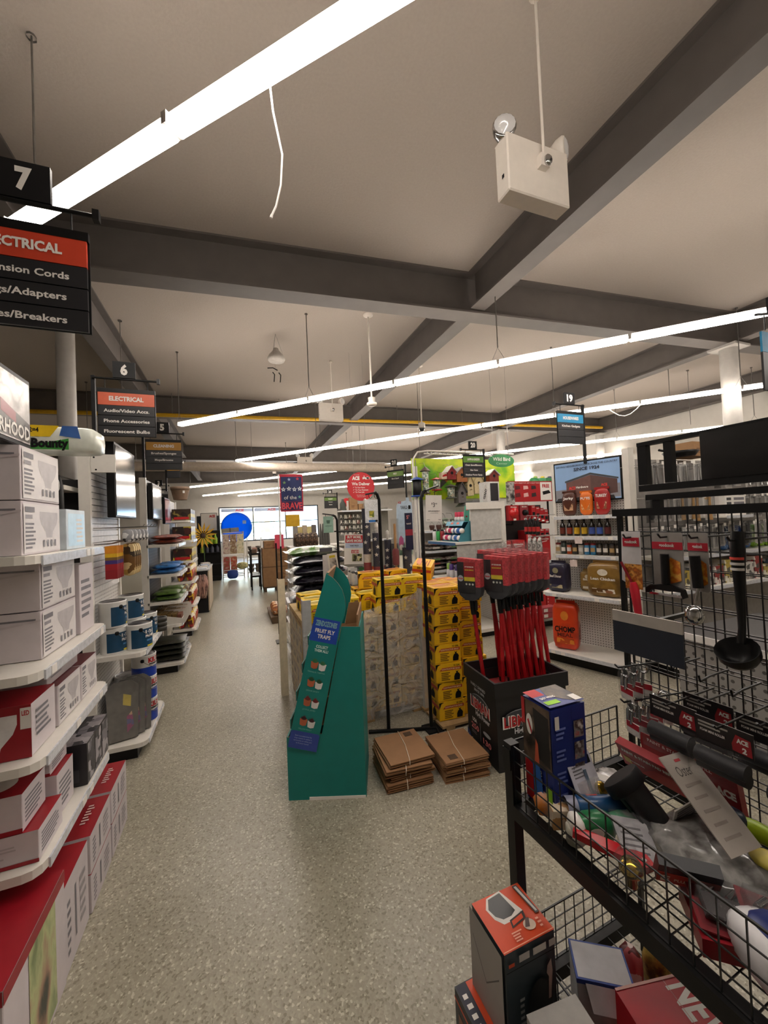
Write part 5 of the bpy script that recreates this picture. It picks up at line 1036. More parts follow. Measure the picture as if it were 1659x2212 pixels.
t = thing('wooden_flagpole', 'pale wooden stick with dark red cloth rolled at its top', 'flag', (1.455, 3.52, .86)); obj('pole', B().tube([(0, 0, 0), (0, 0, .6)], .012, mat('#c09058', .6), 8), t); obj('rolled_cloth', B().lathe([(.03, .2), (.033, .22), (.033, .34), (.02, .36)], mat('#7d1c28', .7), 12), t); obj('clear_sleeve', B().lathe([(.038, .18), (.04, .65)], film('#ffffff', .8, .05), 12), t)
t = thing('flag_label_card', 'dark blue and red printed card above the thick rolled flag', 'card', (1.585, 3.47, 1.2)); obj('card', B().box(-.04, 0, 0, .04, .003, .36, mat('#191d3c', .4)), t); p = B(); p.box(-.04, -.001, .14, .04, 0, .2, mat('#8e1d33')); obj('printing', p, t); l = B(); l.text("5'", (-.008, -.002, .32), X, Z, .035, mat('#d98a8a'), bold=.02); l.text('FLAG KIT', (0, -.002, .255), X, Z, .014, WHITE, w=.05); obj('lettering', l, t)
t = thing('yard_card', 'pale blue house shaped yard card standing over the flags', 'sign', (1.60, 3.6, 1.14)); SKY2 = mat('#b9cfe2', .5)
obj('card', B().prism([(-.08, 0), (.07, 0), (.09, .3), (.085, .53), (.06, .54), (.055, .58), (.025, .58), (.02, .55), (-.06, .53), (-.085, .5), (-.09, .3)], (0, 0, 0), X, Z, -Y, .004, SKY2, WHITE), t)
p = B(); p.box(-.078, -.0055, .005, .07, -.0045, .12, mat('#7fa08e')); p.poly([(-.075, -.006, .1), (-.02, -.006, .1), (-.025, -.006, .17), (-.05, -.006, .2), (-.07, -.006, .17)], mat('#b85a8e')); p.poly([(.0, -.006, .1), (.06, -.006, .1), (.05, -.006, .3), (.01, -.006, .3)], mat('#e4e6ea')); p.disc((-.05, -.007, .08), .022, X, Z, WHITE, 10, .03); p.disc((.04, -.007, .08), .022, X, Z, WHITE, 10, .03); obj('printing', p, t)
l = B(); l.text('YARD', (-.005, -.0062, .48), X, Z, .035, INK, w=.075, bold=.0); l.box(.045, -.0065, .462, .07, -.006, .5, INK); l.text('ACE', (-.05, -.0062, .53), X, Z, .02, RED, w=.035, bold=.05); obj('lettering', l, t)
t = thing('white_post', 'white slotted shelf post standing left of the bird seed shelves', 'post', (2.60, 5.35, 0)); obj('post', B().box(-.028, 0, 0, .028, .05, 2.3, STEELW), t); obj('slots_strip', B().box(-.006, -.001, .1, .006, 0, 2.4, GREYI), t)
# plants and packs below the flags, orange odds and ends
R = random.Random(31)
for k in range(9):
    x, y = 1.10 + .09 * (k % 5), 3.78 + .1 * (k // 5); c = ('#c9cccc', '#3a6a3c', '#c2521f', '#d8d2c8', '#8a2a2a', '#e0ded8', '#4a4a4e', '#b9803a', '#5c7a52')[k]
    t = thing('small_garden_pack', '%s small mixed pack in the bin behind the yellow cartons' % ORD[k], 'pack', (x, y, .86)); obj('pack_body', B().blob((0, 0, .07), (.08, .05, .15), packprint([c, '#dcd8d0', '#3a3a3a'], 26), 6, 10, 4), t); obj('pack_header', B().box(-.035, -.002, .135, .035, .002, .175, mat(c)), t)
t = thing('goods_table', 'low grey display table holding the rolled flags', 'table', (1.36, 3.72, 0)); obj('tabletop', B().box(-.30, -.25, .82, .30, .25, .855, mat('#55524e')), t)
for sx in (-.27, .27):
    for sy in (-.19, .22): obj('leg', B().box(sx - .015, sy - .015, 0, sx + .015, sy + .015, .82, mat('#55524e')), t)
# cartons further along the aisle
for k, (z, h, w) in enumerate(((.11, .44, .56), (.555, .42, .56))):
    carton('kraft_carton', ('lower', 'upper')[k] + ' large brown carton of the stack beyond the flag stand', 'carton', (.84, 9.45, z), (w, .5, h), KRAFT, [('-y', 'l', .55, .3, .9, .7, 6, KRAFTD), ('-y', 'r', .0, .98, 1, 1, KRAFTD)])
carton('kraft_carton', 'small brown carton on top of the large stack', 'carton', (.73, 9.4, .98), (.26, .3, .16), KRAFT, [('-y', 'l', .2, .3, .7, .6, 3, KRAFTD)])
t = thing('pink_sheet', 'pink paper sheet taped above the large brown cartons', 'sign', (.93, 9.15, .96)); obj('sheet', B().box(-.1, 0, 0, .1, .004, .32, mat('#d0455c', .6)), t); obj('crease', B().box(-.1, -.001, .16, .1, 0, .163, mat('#a8304a')), t)
t = thing('wood_pallet', 'dark pallet under the large brown cartons', 'pallet', (.84, 9.45, 0)); obj('deck_board', B().box(-.29, -.26, .08, .29, .26, .108, mat('#4a3826')), t)
for k in (-.26, 0, .22): obj('stringer', B().box(k, -.26, 0, k + .05, .26, .08, mat('#4a3826')), t)
t = thing('utility_cart', 'black wheeled cart beside the large brown cartons', 'cart', (.42, 9.9, 0)); obj('tray', B().box(-.1, -.3, .82, .12, .3, .86, BLACK), t); obj('tray', B().box(-.1, -.3, .3, .12, .3, .34, BLACK), t)
for sx in (-.09, .11):
    for sy in (-.28, .28): obj('leg', B().box(sx - .015, sy - .015, .06, sx + .015, sy + .015, .95, BLACK), t); obj('wheel', B().lathe([(.01, -.015), (.03, -.015), (.03, .015), (.01, .015)], INK, 10, Matrix.Translation((sx, sy, .03)) @ Matrix.Rotation(PI / 2, 4, 'Y')), t)
for k in range(5): solo('small_carton', B().box(-.05, -.05, 0, .05, .05, .09 + .03 * (k % 3), mat(('#6b5442', '#b98a7a', '#d9d0c8', '#5a4a42', '#a8968a')[k])), '%s small box on the black wheeled cart' % ORD[k], 'box', (.40 + .02 * (k % 2), 9.68 + .13 * k, .861), group='small boxes on the cart')
for k in range(6): solo('onion_bag', B().blob((0, 0, .07), (.15, .16, .15), packprint(['#c07a4a', '#d8a06a', '#8a4a2a', '#e6d8c8'], 22), 7, 10, 2.6, .1, seed=k), '%s orange mesh bag on the low pile beside the flag stand' % ORD[k], 'bag', (.57 + .09 * (k % 2), 6.35 + .17 * (k // 2), .101 + (.0 if k < 4 else .0)), group='orange mesh bags')
solo('white_sack', B().blob((0, 0, .14), (.26, .4, .3), mat('#cfcac8', .4), 8, 12, 2.6, .08, seed=3), 'white sack slumped beside the orange mesh bags', 'sack', (.82, 6.6, .101))
t = thing('low_crate', 'low wooden crate under the mesh bags', 'crate', (.72, 6.6, 0)); obj('crate_base', B().box(-.24, -.42, .0, .24, .42, .1, mat('#5a4630')), t); obj('crate_lip', B().box(-.25, -.43, .07, -.24, .43, .1, mat('#6a5238')), t)
# brown textured rolls, grill covers and grey shelf in the mid background
BRN = packprint(['#3b2a20', '#5c4535', '#2a1d16', '#8a7766'], 30)
t = thing('display_counter', 'grey display counter behind the soil bags', 'counter', (1.5, 8.0, 0)); obj('counter_body', B().box(-.5, -.3, 0, .6, .3, 1.02, mat('#6f675e')), t); obj('countertop', B().box(-.52, -.32, 1.02, .62, .32, 1.05, mat('#bcb6ae')), t)
for k in range(7): solo('woven_jar', B().lathe([(.05, 0), (.06, .02), (.06, .2), (.045, .24), (.03, .26), (0, .27)], BRN, 12), '%s dark woven jar on the display counter behind the soil bags' % ORD[k], 'jar', (1.15 + .085 * (k % 5), 7.78 + .14 * (k // 5), 1.051), group='woven jars')
for k in range(5): solo('upright_pack', B().box(-.05, -.02, 0, .05, .02, .42 - .03 * (k % 2), mat(('#8f8a86', '#cdb97a', '#b5a58c', '#d8c88a', '#6a6460')[k])), '%s tall flat pack standing behind the woven jars' % ORD[k], 'pack', (1.15 + .095 * k, 8.1, 1.051), group='tall flat packs')
for k in range(4): solo('grey_cone', B().lathe([(.035, 0), (.03, .2), (.012, .42), (0, .44)], mat('#4c4a48', .5), 10), '%s grey closed umbrella beside the flat packs' % ORD[k], 'umbrella', (1.62 + .05 * k, 7.85, 1.051), group='grey closed umbrellas')
t = wall_run('grey backed shelf with tools beyond the flags', 2.05, 3.2, 8.1, 1.78, [(1.74, .28), (1.1, .28)], peg=mat('#77736d'), deck=.3)
R = random.Random(14)
for k in range(26):
    x = 2.1 + .09 * (k % 7); z = 1.22 + .115 * (k // 7); c = ('#8d8a86', '#4a4846', '#b8b4ae', '#6a3a34', '#2f2d2c')[k % 5]
    t = thing('hanging_tool_pack', '%s tool pack in row %s of the grey backed shelf' % (ORD[k % 7], ('one', 'two', 'three', 'four')[k // 7]), 'pack', (x, 7.96, z), 0, 'tool packs on the grey shelf'); obj('pack_body', B().box(-.034, -.01, 0, .034, .01, .08, packprint([c, '#cfcac2', '#3a3836'], 40)), t); obj('hang_hook', B().tube([(0, .13, .085), (0, -.03, .085)], .003, WIREC, 4), t)
carton('kraft_carton', 'upright brown carton on top of the grey backed shelf', 'carton', (2.36, 7.98, 1.741), (.17, .14, .27), KRAFT, [('-y', 'l', .2, .2, .8, .4, 2, KRAFTD)])
carton('kraft_carton', 'smaller brown carton beside the upright one', 'carton', (2.52, 7.98, 1.741), (.11, .14, .13), KRAFT, [('-y', 'l', .2, .2, .8, .4, 2, KRAFTD)])
solo('dark_jug', B().lathe([(.06, 0), (.065, .03), (.065, .14), (.03, .2), (.025, .24), (0, .24)], mat('#3a3f3a'), 12), 'dark jug on top of the grey backed shelf', 'jug', (2.14, 7.98, 1.741))
t = thing('round_sign', 'smaller red round sign beyond the grey backed shelf', 'sign', (2.23, 8.02, 1.745)); obj('disc', B().prism([(.09 * math.cos(2 * PI * k / 24), .09 * math.sin(2 * PI * k / 24)) for k in range(24)], (0, 0, .17), X, Z, -Y, .01, mat('#c3242c', .5)), t); obj('standee', B().box(.0, -.012, .0, .05, -.002, .2, OFFW), t)
# ================================================================ right side: pet shelf end under sign nineteen
RZ19 = math.radians(198.7)
def w19(x, y, z):
    c, s = math.cos(RZ19), math.sin(RZ19); return (3.278 + c * x - s * y, 3.332 + s * x + c * y, z)
endcap('white pegboard shelf end of pet food and snacks under sign nineteen', (3.278, 3.332, 0), RZ19, .79, 2.02, .40, [(.70, .40, .02, .80), (1.068, .22, .06, .77), (1.255, .22, .06, .77), (1.46, .22, .06, .77)], kick=.13)
p_ = w19(.08, .06, 1.60); t = tvset('tilted screen showing a brick shop building above the snack bags', p_, RZ19, .66, .42, mat('#8fb0da', .3, noise=.1, scale=3), d=.04)
p = B(); e = .0042
p.poly([(e, .02, .03), (e, .56, .03), (e, .56, .16), (e, .02, .13)], mat('#8a8a90', .5)); p.poly([(e + .0003, .12, .05), (e + .0003, .33, .05), (e + .0003, .33, .265), (e + .0003, .12, .205)], mat('#6b4a44', .6))
p.poly([(e + .0003, .33, .05), (e + .0003, .54, .07), (e + .0003, .54, .20), (e + .0003, .33, .265)], mat('#59403c', .6)); p.poly([(e + .0006, .11, .205), (e + .0006, .33, .267), (e + .0006, .55, .2), (e + .0006, .55, .215), (e + .0006, .33, .287), (e + .0006, .11, .222)], mat('#3b3f44', .5))
for k in range(4): p.poly([(e + .001, .0 + .13 * k + .02, .015), (e + .001, .13 * k + .13, .015), (e + .001, .13 * k + .12, .05), (e + .001, .13 * k + .04, .045)], mat('#2a2a2c'))
p.v = [(v_[0], .015 + (v_[1] - .02) * 1.16, v_[2]) for v_ in p.v]
obj('picture', p, t); l = B(); e = .0062
l.text('SERVING NEIGHBORHOODS ACROSS THE COUNTRY', (e, .33, .375), Y, Z, .02, mat('#2b3550'), w=.6, bold=.01); l.text('SINCE 1924', (e, .34, .335), Y, Z, .032, mat('#232c44'), w=.25, bold=.03)
l.text('ACE', (e, .19, .145), Y, Z, .03, mat('#d23a34'), w=.07, bold=.06); l.text('Hardware', (e, .29, .15), Y, Z, .022, WHITE, w=.12, bold=.02); l.text('ACE', (e, .50, .155), Y, Z, .025, mat('#d23a34'), w=.06, bold=.06); obj('lettering', l, t)
def snack(label, y, z, w, h, body, acc, name, d=.05, x=.1, group='snack bags on the top pet shelf', lines=None):
    t = thing('snack_bag', label, 'bag', w19(x, y, z), RZ19, group)
    obj('bag_body', B().blob((0, 0, h / 2), (d, w, h), mat(body, .35, noise=.12, scale=8), 10, 12, 3.2, .03, seed=int(y * 100)), t)
    b = B(); b.box(-.006, -w * .45, h - .012, .006, w * .45, h + .012, mat(body, .35)); obj('top_seal', b, t)
    p = B(); q_ = d * .47; p.poly([(q_, -w * .3, h * .22), (q_, w * .3, h * .22), (q_, w * .32, h * .5), (q_, -w * .32, h * .5)], packprint(acc, 34, blotch=True)); obj('printing', p, t)
    l = B().text(name, (q_ + .001, 0, h * .72), Y, Z, h * .11, WHITE, w=w * .7, bold=.03); obj('lettering', l, t); return t
snack('brown snack bag on the top shelf under the shop screen', .22, 1.461, .15, .245, '#4a2416', ['#7a4a30', '#c29a78', '#3a1c10'], 'Jerky')
snack('orange snack bag between the brown and red ones', .39, 1.461, .13, .235, '#cf6716', ['#e8b06a', '#a8581c', '#f0d8a8'], 'PUFFS')
snack('dark red snack bag beside the orange one', .54, 1.461, .15, .26, '#9c1c1c', ['#c86a4a', '#6c3a24', '#e0b090'], 'TURKEY')
for k in range(7):
    y = .15 + .073 * k; c = ('#6a2a1c', '#8a3420', '#c9a21e', '#c9a21e', '#3a4f9a', '#3f5cae', '#5a1c1c')[k]
    t = thing('sauce_bottle', '%s dark bottle along the shelf below the snack bags' % ORD[k], 'bottle', w19(.13, y, 1.256), RZ19, 'dark bottles on the pet shelf')
    obj('bottle_body', B().lathe([(0, 0), (.026, .002), (.027, .1), (.012, .135), (.011, .155)], mat('#231a18', .15), 12), t); obj('bottle_cap', B().lathe([(.013, .155), (.013, .175), (0, .176)], INK, 10), t); obj('label', B().lathe([(.0275, .02), (.0275, .085)], mat(c, .5), 12), t)
for k in range(11):
    y = .10 + .058 * k; c = ('#d8d2c6', '#3c4a44', '#c2501c', '#33302e', '#c9c2b8', '#3f8ec2', '#3f8ec2', '#3a3028', '#3a3028', '#46382c', '#46382c')[k]
    t = thing('spice_jar', '%s small jar along the jar shelf over the pet food bags' % ORD[k], 'jar', w19(.14, y, 1.069), RZ19, 'small jars on the pet shelf'); h = .115 if k != 1 else .13
    obj('jar_body', B().lathe([(0, 0), (.025, .002), (.025, h - .02), (.021, h - .015)], mat(c, .35, noise=.2, scale=60), 12), t); obj('jar_lid', B().lathe([(.0255, h - .02), (.0255, h), (0, h)], mat('#7c1c1c' if k in (0, 5, 6) else '#1d1a1a', .4), 12), t); obj('label', B().lathe([(.0255, .03), (.0255, .07)], WHITE if k % 3 else mat('#b89a6a'), 8, a0=-1, a1=1), t)
def petbag(label, x, y, z, w, d, h, body, acc, words, rot=0, seed=0):
    t = thing('pet_food_bag', label, 'bag', w19(x, y, z), RZ19 + rot)
    obj('bag_body', B().blob((0, 0, h / 2), (d, w, h), packprint(body, 5, blotch=True, rough=.3), 16, 20, 5.5, .02, seed=seed), t); obj('top_seal', B().box(-.01, -w * .36, h - .03, .008, w * .36, h + .02, mat(body[0], .35)), t)
    p = B(); q_ = d * .5 + .002; p.disc((q_, 0, h * .74), w * .15, Y, Z, mat(acc[0]), 14, h * .1); p.poly([(q_, -w * .34, h * .14), (q_, w * .34, h * .14), (q_, w * .32, h * .26), (q_, -w * .32, h * .26)], packprint(acc, 20)); obj('printing', p, t)
    l = B()
    for s, zz, hh, ww, m in words: l.text(s, (q_ + .001, 0, h * zz), Y, Z, h * hh, m, w=w * ww, bold=.03)
    obj('lettering', l, t); return t
petbag('dark navy pet food bag on the deep shelf beside the gold one', .26, .15, .701, .20, .15, .29, ['#1b1a2c', '#26253c', '#141320'], ['#8a8468', '#b8ac8a', '#3a3850'], [('Beef Dinner', .55, .09, .6, WHITE)], seed=1)
petbag('golden brown pet food bag leaning at the shelf upright', .26, .60, .701, .30, .17, .31, ['#6a4c22', '#8c6c34', '#4c3516'], ['#d8d0c0', '#8a5a3a', '#5a3c1c'], [('Lean Chicken', .55, .08, .7, WHITE)], seed=2)
petbag('squat tan pet food bag behind the golden one', .09, .38, .701, .16, .12, .2, ['#7c6238', '#9a7c46', '#5c4420'], ['#d8d0c0', '#6a8a9a', '#5a3c1c'], [('Bites', .6, .1, .5, WHITE)], seed=3)
t = petbag('orange red bag of meat crunch dog food on the base shelf', .26, .20, .132, .24, .17, .46, ['#c93418', '#d8441e', '#a82a16'], ['#e0862c', '#d8601c', '#b8481c'], [('CHOMP', .45, .12, .78, INK), ('MEAL', .33, .08, .6, mat('#6b1c10'))], rot=.25, seed=4)
l = B(); sx_, d_ = .245 / 2, .17
l.text('Meat', (.03, .1225, .17), Z, X, .035, INK, w=.12, bold=.04); l.text('Crunch', (-.03, .1225, .17), Z, X, .035, INK, w=.16, bold=.04); obj('side_lettering', l, t)
p = B().disc((.01, .1215, .33), .04, -X, Z, mat('#d8c8b0'), 14, .05); obj('side_picture', p, t)
for k, (y, z) in enumerate(((.36, 1.25), (.30, 1.02))):
    t = thing('shelf_flag_tag', ('upper', 'lower')[k] + ' pale price flag sticking out from the pet shelves', 'tag', w19(.25, y, z - .06), RZ19); obj('tag_card', B().box(0, -.035, -.005, .003, .035, .06, mat('#d8c8c2')), t); obj('tag_clip', B().box(-.03, -.006, .05, .0, .006, .064, STEELW), t)
for k in range(4):
    t = thing('hanging_bottle', '%s small dark bottle strip hanging at the far edge of the pet shelf' % ORD[k], 'pack', w19(.30, -.03 - .045 * k, 1.28), RZ19, 'dark hanging bottles'); obj('bottle_body', B().lathe([(0, 0), (.02, .0), (.02, .11), (.009, .15), (.009, .17), (0, .17)], mat('#1a1719', .2), 10), t); obj('label', B().lathe([(.0205, .03), (.0205, .08)], mat('#b32a2c', .4), 10), t); obj('clip', B().tube([(0, 0, .17), (-.02, 0, .2), (-.3, .05, .2)], .003, WIREC, 5), t)
for k in range(3):
    t = thing('clear_hanging_pack', '%s crumpled clear pack below the dark hanging bottles' % ORD[k], 'pack', w19(.30, -.02 - .055 * k, 1.06), RZ19, 'crumpled clear packs'); obj('pack_body', B().blob((0, 0, .09), (.05, .05, .2), packprint(['#8f8d8b', '#c9c7c4', '#5a5856', '#e2e0dd'], 24, blotch=True, rough=.2), 8, 10, 2.4, .1, seed=k), t); obj('clip', B().tube([(0, 0, .19), (-.3, .05, .2)], .003, WIREC, 5), t)
# ---- kitchen run facing the camera, behind the gridwall
wall_run('grey backed kitchen gadget run behind the wire grid', 3.55, 6.8, 2.62, 1.98, [(1.05, .28), (.75, .3)], peg=mat('#8f8b87', .6), deck=.34)
solo('white_end_post', B().box(-.03, -.03, 0, .04, .03, 2.04, STEELW), 'white upright at the corner where the kitchen run begins', 'post', (3.255, 2.43, 0))
R = random.Random(44)
GAD = (['#8d8b8a', '#c4c2c0', '#5a5858', '#dddbd8'], ['#b8b6b4', '#8a8886', '#e6e4e0', '#6a6868'], ['#2a2829', '#4a4848', '#8c8a88', '#1a1819'], ['#b08a52', '#8a6a3c', '#caa870', '#5c4424'], ['#c9c7c4', '#3a3838', '#9a9896', '#e4e2de'])
GPROTO = {}
def gadget(kind, loc, label, grp, s=1.0):
    if kind not in GPROTO:
        t = thing('gadget_pack', label, 'gadget', loc, 0, grp); GPROTO[kind] = t
        obj('backing_card', B().box(-.042, 0, 0, .042, .003, .2, mat('#bab6b2' if kind != 2 else '#55524f', .5)), t)
        b = B()
        if kind in (0, 4): b.tube([(0, -.012, .02), (0, -.012, .11), (0, -.012, .18)], [.017, .007, .006], CHROME, 8)
        elif kind == 1: b.tube([(-.012, -.012, .02), (-.005, -.012, .17)], .006, CHROME, 6); b.tube([(.014, -.012, .02), (.005, -.012, .17)], .006, CHROME, 6)
        elif kind == 2: b.blob((0, -.014, .06), (.05, .022, .08), INK, 6, 8); b.tube([(0, -.014, .09), (0, -.014, .18)], .008, INK, 6)
        else: b.tube([(0, -.012, .0), (0, -.012, .1), (0, -.012, .19)], [.016, .01, .007], mat('#b0864c', .6), 8)
        obj('tool', b, t); obj('clear_cover', B().box(-.036, -.03, .008, .036, -.001, .19, film('#ffffff', .85, .08)), t); obj('hang_hook', B().tube([(0, .24, .19), (0, -.05, .19), (0, -.06, .2)], .003, WIREC, 4), t); obj('price_tag', B().box(-.014, -.068, .185, .014, -.065, .21, WHITE), t); obj('printing', B().box(-.04, -.0008, .168, .04, -.0002, .19, packprint(GAD[kind], 50)), t)
        t.scale = (s, s, s); return t
    return dup(GPROTO[kind], loc, 0, label, grp, scale=(s, s, s))
rows_ = (('top', 1.68, 20), ('second', 1.38, 20), ('third', 1.10, 18))
for rn, z, n in rows_:
    for k in range(n):
        kind = (0, 1, 4, 1, 0, 4, 2, 1, 0, 2)[(k * 7 + len(rn)) % 10]
        if rn == 'second' and 4 <= k <= 7: kind = 3
        gadget(kind, (3.42 + .108 * k, 2.36 + R.uniform(-.03, .03), z + R.uniform(-.015, .01)), '%s gadget pack along the %s row behind the wire grid' % (ORD[k], rn), 'gadget packs, %s row' % rn, 1.15)
for k in range(8): solo('bright_pack', B().blob((0, 0, .12), (.1, .06, .24), packprint((['#3f76b8', '#c8d8ea', '#22407a'], ['#8ac21e', '#d8e8b0', '#4a7a14'])[k > 3], 18), 6, 10, 4), '%s %s pack standing on the kitchen run shelf' % (ORD[k % 4], ('blue', 'lime green')[k > 3]), 'pack', (4.55 + .125 * k, 2.44, 1.051), group='bright packs on the kitchen run')
for k in range(14): solo('goods_box', B().box(-.07, -.06, 0, .07, .06, .12 + .05 * (k % 3), packprint((['#8a2a2a', '#d8d0c8', '#4a4644'], ['#b8a24a', '#e0dccc', '#5a5648'], ['#4a5a6a', '#c8ccd0', '#2a3038'], ['#c8c4be', '#8a8680', '#4c4a48'])[k % 4], 22)), '%s boxed item on the low shelf of the kitchen run' % ORD[k], 'box', (3.68 + .16 * k, 2.42, .751), group='boxed items on the kitchen run')
t = thing('white_label_box', 'white printed carton and blue pack in the kitchen run gap below the header', 'carton', (4.42, 2.3, 1.40)); obj('carton_body', B().box(-.16, -.05, .0, .16, .2, .19, WHITE), t); p = B()
for k in range(4): p.box(-.02, -.051, .02 + .042 * k, .14, -.0505, .045 + .042 * k, GREYI); p.box(-.13, -.051, .02 + .042 * k, -.06, -.0505, .045 + .042 * k, mat('#4a4a4c'))
obj('printing', p, t)
t = thing('goods_bracket', 'thin peg shelf under the white printed carton', 'shelf', (4.42, 2.3, 1.385)); obj('shelf_board', B().box(-.2, -.08, 0, .2, .18, .014, STEELW), t); obj('price_channel', B().box(-.2, -.088, -.006, .2, -.08, .02, CHAN), t)
carton('kraft_carton', 'brown carton on top of the kitchen run behind the header frame', 'carton', (4.25, 2.5, 1.985), (.3, .2, .14), KRAFT, [('-y', 'l', .2, .2, .8, .6, 3, KRAFTD)])
t = thing('black_pan', 'black pan lying on top of the kitchen run', 'pan', (4.05, 2.48, 1.985)); obj('pan_body', B().lathe([(0, .01), (.12, .01), (.15, .05), (.145, .05), (.115, .004), (0, .004)], BLACK, 20), t); obj('handle', B().tube([(-.14, 0, .045), (-.3, 0, .06)], .012, BLACK), t)
# low grey counter glimpsed through the grid
t = thing('grey_counter', 'low grey pegboard counter with white top edge behind the wire grid', 'counter', (3.05, 1.30, 0)); obj('counter_body', B().box(-.38, -.65, .1, .5, .42, .68, pegmat('#8b8987', '#4a4846', 20)), t); obj('kick_plate', B().box(-.33, -.6, 0, .45, .4, .1, BLACK), t); obj('countertop', B().box(-.40, -.66, .68, .52, .43, .70, mat('#3d3b3a', .5)), t); obj('front_lip', B().box(-.415, -.67, .665, -.40, .44, .705, mat('#d5d3d0', .2)), t)
for k in range(8): solo('counter_box', B().box(-.08, -.06, 0, .08, .06, .1 + .05 * (k % 3), packprint((['#3a3634', '#6a6460', '#1c1a19'], ['#5a2a28', '#b8b0a8', '#2a2423'], ['#8a8478', '#3c3a36', '#c8c2b4'])[k % 3], 20)), '%s dark box on the low grey counter behind the grid' % ORD[k], 'box', (2.80 + .22 * (k % 4), .85 + .32 * (k // 4), .701))
# ---- garden shelf end under sign twenty
t = thing('shelf_end', 'white framed shelf end holding the teal tray under sign twenty', 'shelf', (3.13, 4.1, 0))
obj('upright', B().box(.05, 0, 0, .10, .04, 1.68, STEELW), t); obj('upright', B().box(.05, .7, 0, .10, .74, 1.68, STEELW), t)
obj('top_board', B().box(-.46, .0, 1.585, .05, .03, 1.67, STEELW), t); obj('back_panel', B().box(.055, .04, .1, .08, .7, 1.6, PEGW), t); obj('side_panel', B().box(-.40, .03, 1.20, .05, .036, 1.6, mat('#c3c2be', .35)), t)
for z in (1.19, .70): s = obj('shelf_board', shelf_board(.70, .0, .74, z, x0=-.64), t); 
obj('price_channel', B().box(-.648, .02, 1.15, -.64, .72, 1.185, mat('#3a5f8a', .4)), t); obj('price_channel', B().box(-.648, .02, .66, -.64, .72, .695, mat('#3f7fb5', .4)), t)
obj('base_board', B().box(-.64, .0, .06, .05, .74, .1, STEELW), t); obj('kick_plate', B().box(-.6, .02, 0, .05, .72, .06, BLACK), t); obj('lower_panel', B().box(-.62, .02, .9, .04, .026, 1.15, mat('#b3b1ad', .5)), t)
TB = mat('#3f7f8d', .5, noise=.04); t = thing('teal_tray', 'teal counter display tray of pink and blue tubes', 'display tray', (2.93, 4.38, 1.192))
obj('side_panel', B().prism([(-.36, 0), (.16, 0), (.16, .24), (-.2, .24), (-.33, .08)], (0, -.2, 0), X, Z, -Y, .006, TB), t); obj('side_panel', B().prism([(-.36, 0), (.16, 0), (.16, .24), (-.2, .24), (-.33, .08)], (0, .2, 0), X, Z, -Y, .006, TB), t)
obj('divider', B().prism([(-.36, 0), (-.1, 0), (-.1, .22), (-.2, .22), (-.33, .08)], (0, .0, 0), X, Z, -Y, .006, TB), t); obj('tray_floor', B().box(-.36, -.2, 0, .16, .194, .006, TB), t); obj('tray_top', B().box(-.27, -.2, .24, .16, .2, .248, mat('#4d93a6', .5)), t); obj('front_lip', B().prism([(-.3, .195), (-.27, .25), (-.268, .25), (-.298, .195)], (0, .2, 0), X, Z, -Y, .4, mat('#6fa9c0', .5)), t)
p = B()
for y in (-.12, .02): p.poly([(-.2935, y, .215), (-.2935, y + .06, .215), (-.28, y + .06, .24), (-.28, y, .24)], mat('#d8705a'))
obj('printing', p, t)
for k in range(4):
    c = ('#b52a5a', '#b52a5a', '#2f62a8', '#2f62a8')[k]; t = thing('tube_can', '%s %s tube lying in the teal tray' % (('lower', 'upper')[k % 2], ('pink', 'blue')[k // 2]), 'tube', (2.60 + .03 * (k % 2), (4.50, 4.46, 4.28, 4.26)[k], 1.20 + .09 * (k % 2)), rot=(PI / 2, 0, .0)); obj('tube_body', B().lathe([(0, -.07), (.036, -.07), (.036, .07), (0, .07)], mat(c, .35), 14), t); obj('label', B().lathe([(.0365, -.04), (.0365, .0)], WHITE, 14), t); obj('tube_cap', B().lathe([(.034, .07), (.03, .095), (0, .095)], WHITE, 12), t); t.location.z += .036
for k in range(3): t = thing('pink_bottle', '%s pink capped bottle on top of the teal tray' % ORD[k], 'bottle', (2.73, 4.32 + .07 * k, 1.441)); obj('bottle_body', B().lathe([(0, 0), (.026, 0), (.028, .04), (.018, .065)], mat('#d8d4d2'), 12), t); obj('bottle_cap', B().lathe([(.02, .06), (.02, .12), (0, .125)], mat('#b02444'), 12), t)
t = thing('blue_bottle', 'blue bottle lying on top of the teal tray', 'bottle', (2.95, 4.24, 1.472), rot=(0, PI / 2, .4)); obj('bottle_body', B().lathe([(0, 0), (.03, 0), (.03, .13), (.015, .16)], mat('#2f6ab0', .3), 12), t); obj('bottle_cap', B().lathe([(.016, .155), (.016, .19), (0, .19)], GREYI, 12), t)
t = thing('green_booklet', 'tall mint green card standing behind the pink bottles', 'card', (2.82, 4.36, 1.441), rot=(.0, .12, .3)); obj('card', B().box(-.04, 0, 0, .05, .01, .2, mat('#58a58c', .5)), t); p = B(); p.box(-.02, -.001, .14, .02, 0, .16, RED); p.box(-.02, -.001, .05, .01, 0, .07, RED); obj('printing', p, t)
for k in range(4): t = thing('spray_bottle', '%s purple capped bottle on the lower garden shelf' % ORD[k], 'bottle', (2.60 + .02 * (k % 2), 4.22 + .1 * k, .701)); obj('bottle_body', B().lathe([(0, 0), (.035, 0), (.035, .11), (.015, .14)], mat('#cfcdd2', .4), 12), t); obj('bottle_cap', B().lathe([(.03, .12), (.03, .19), (0, .2)], mat('#4a2c7c' if k < 3 else '#8ab04a', .4), 12), t)
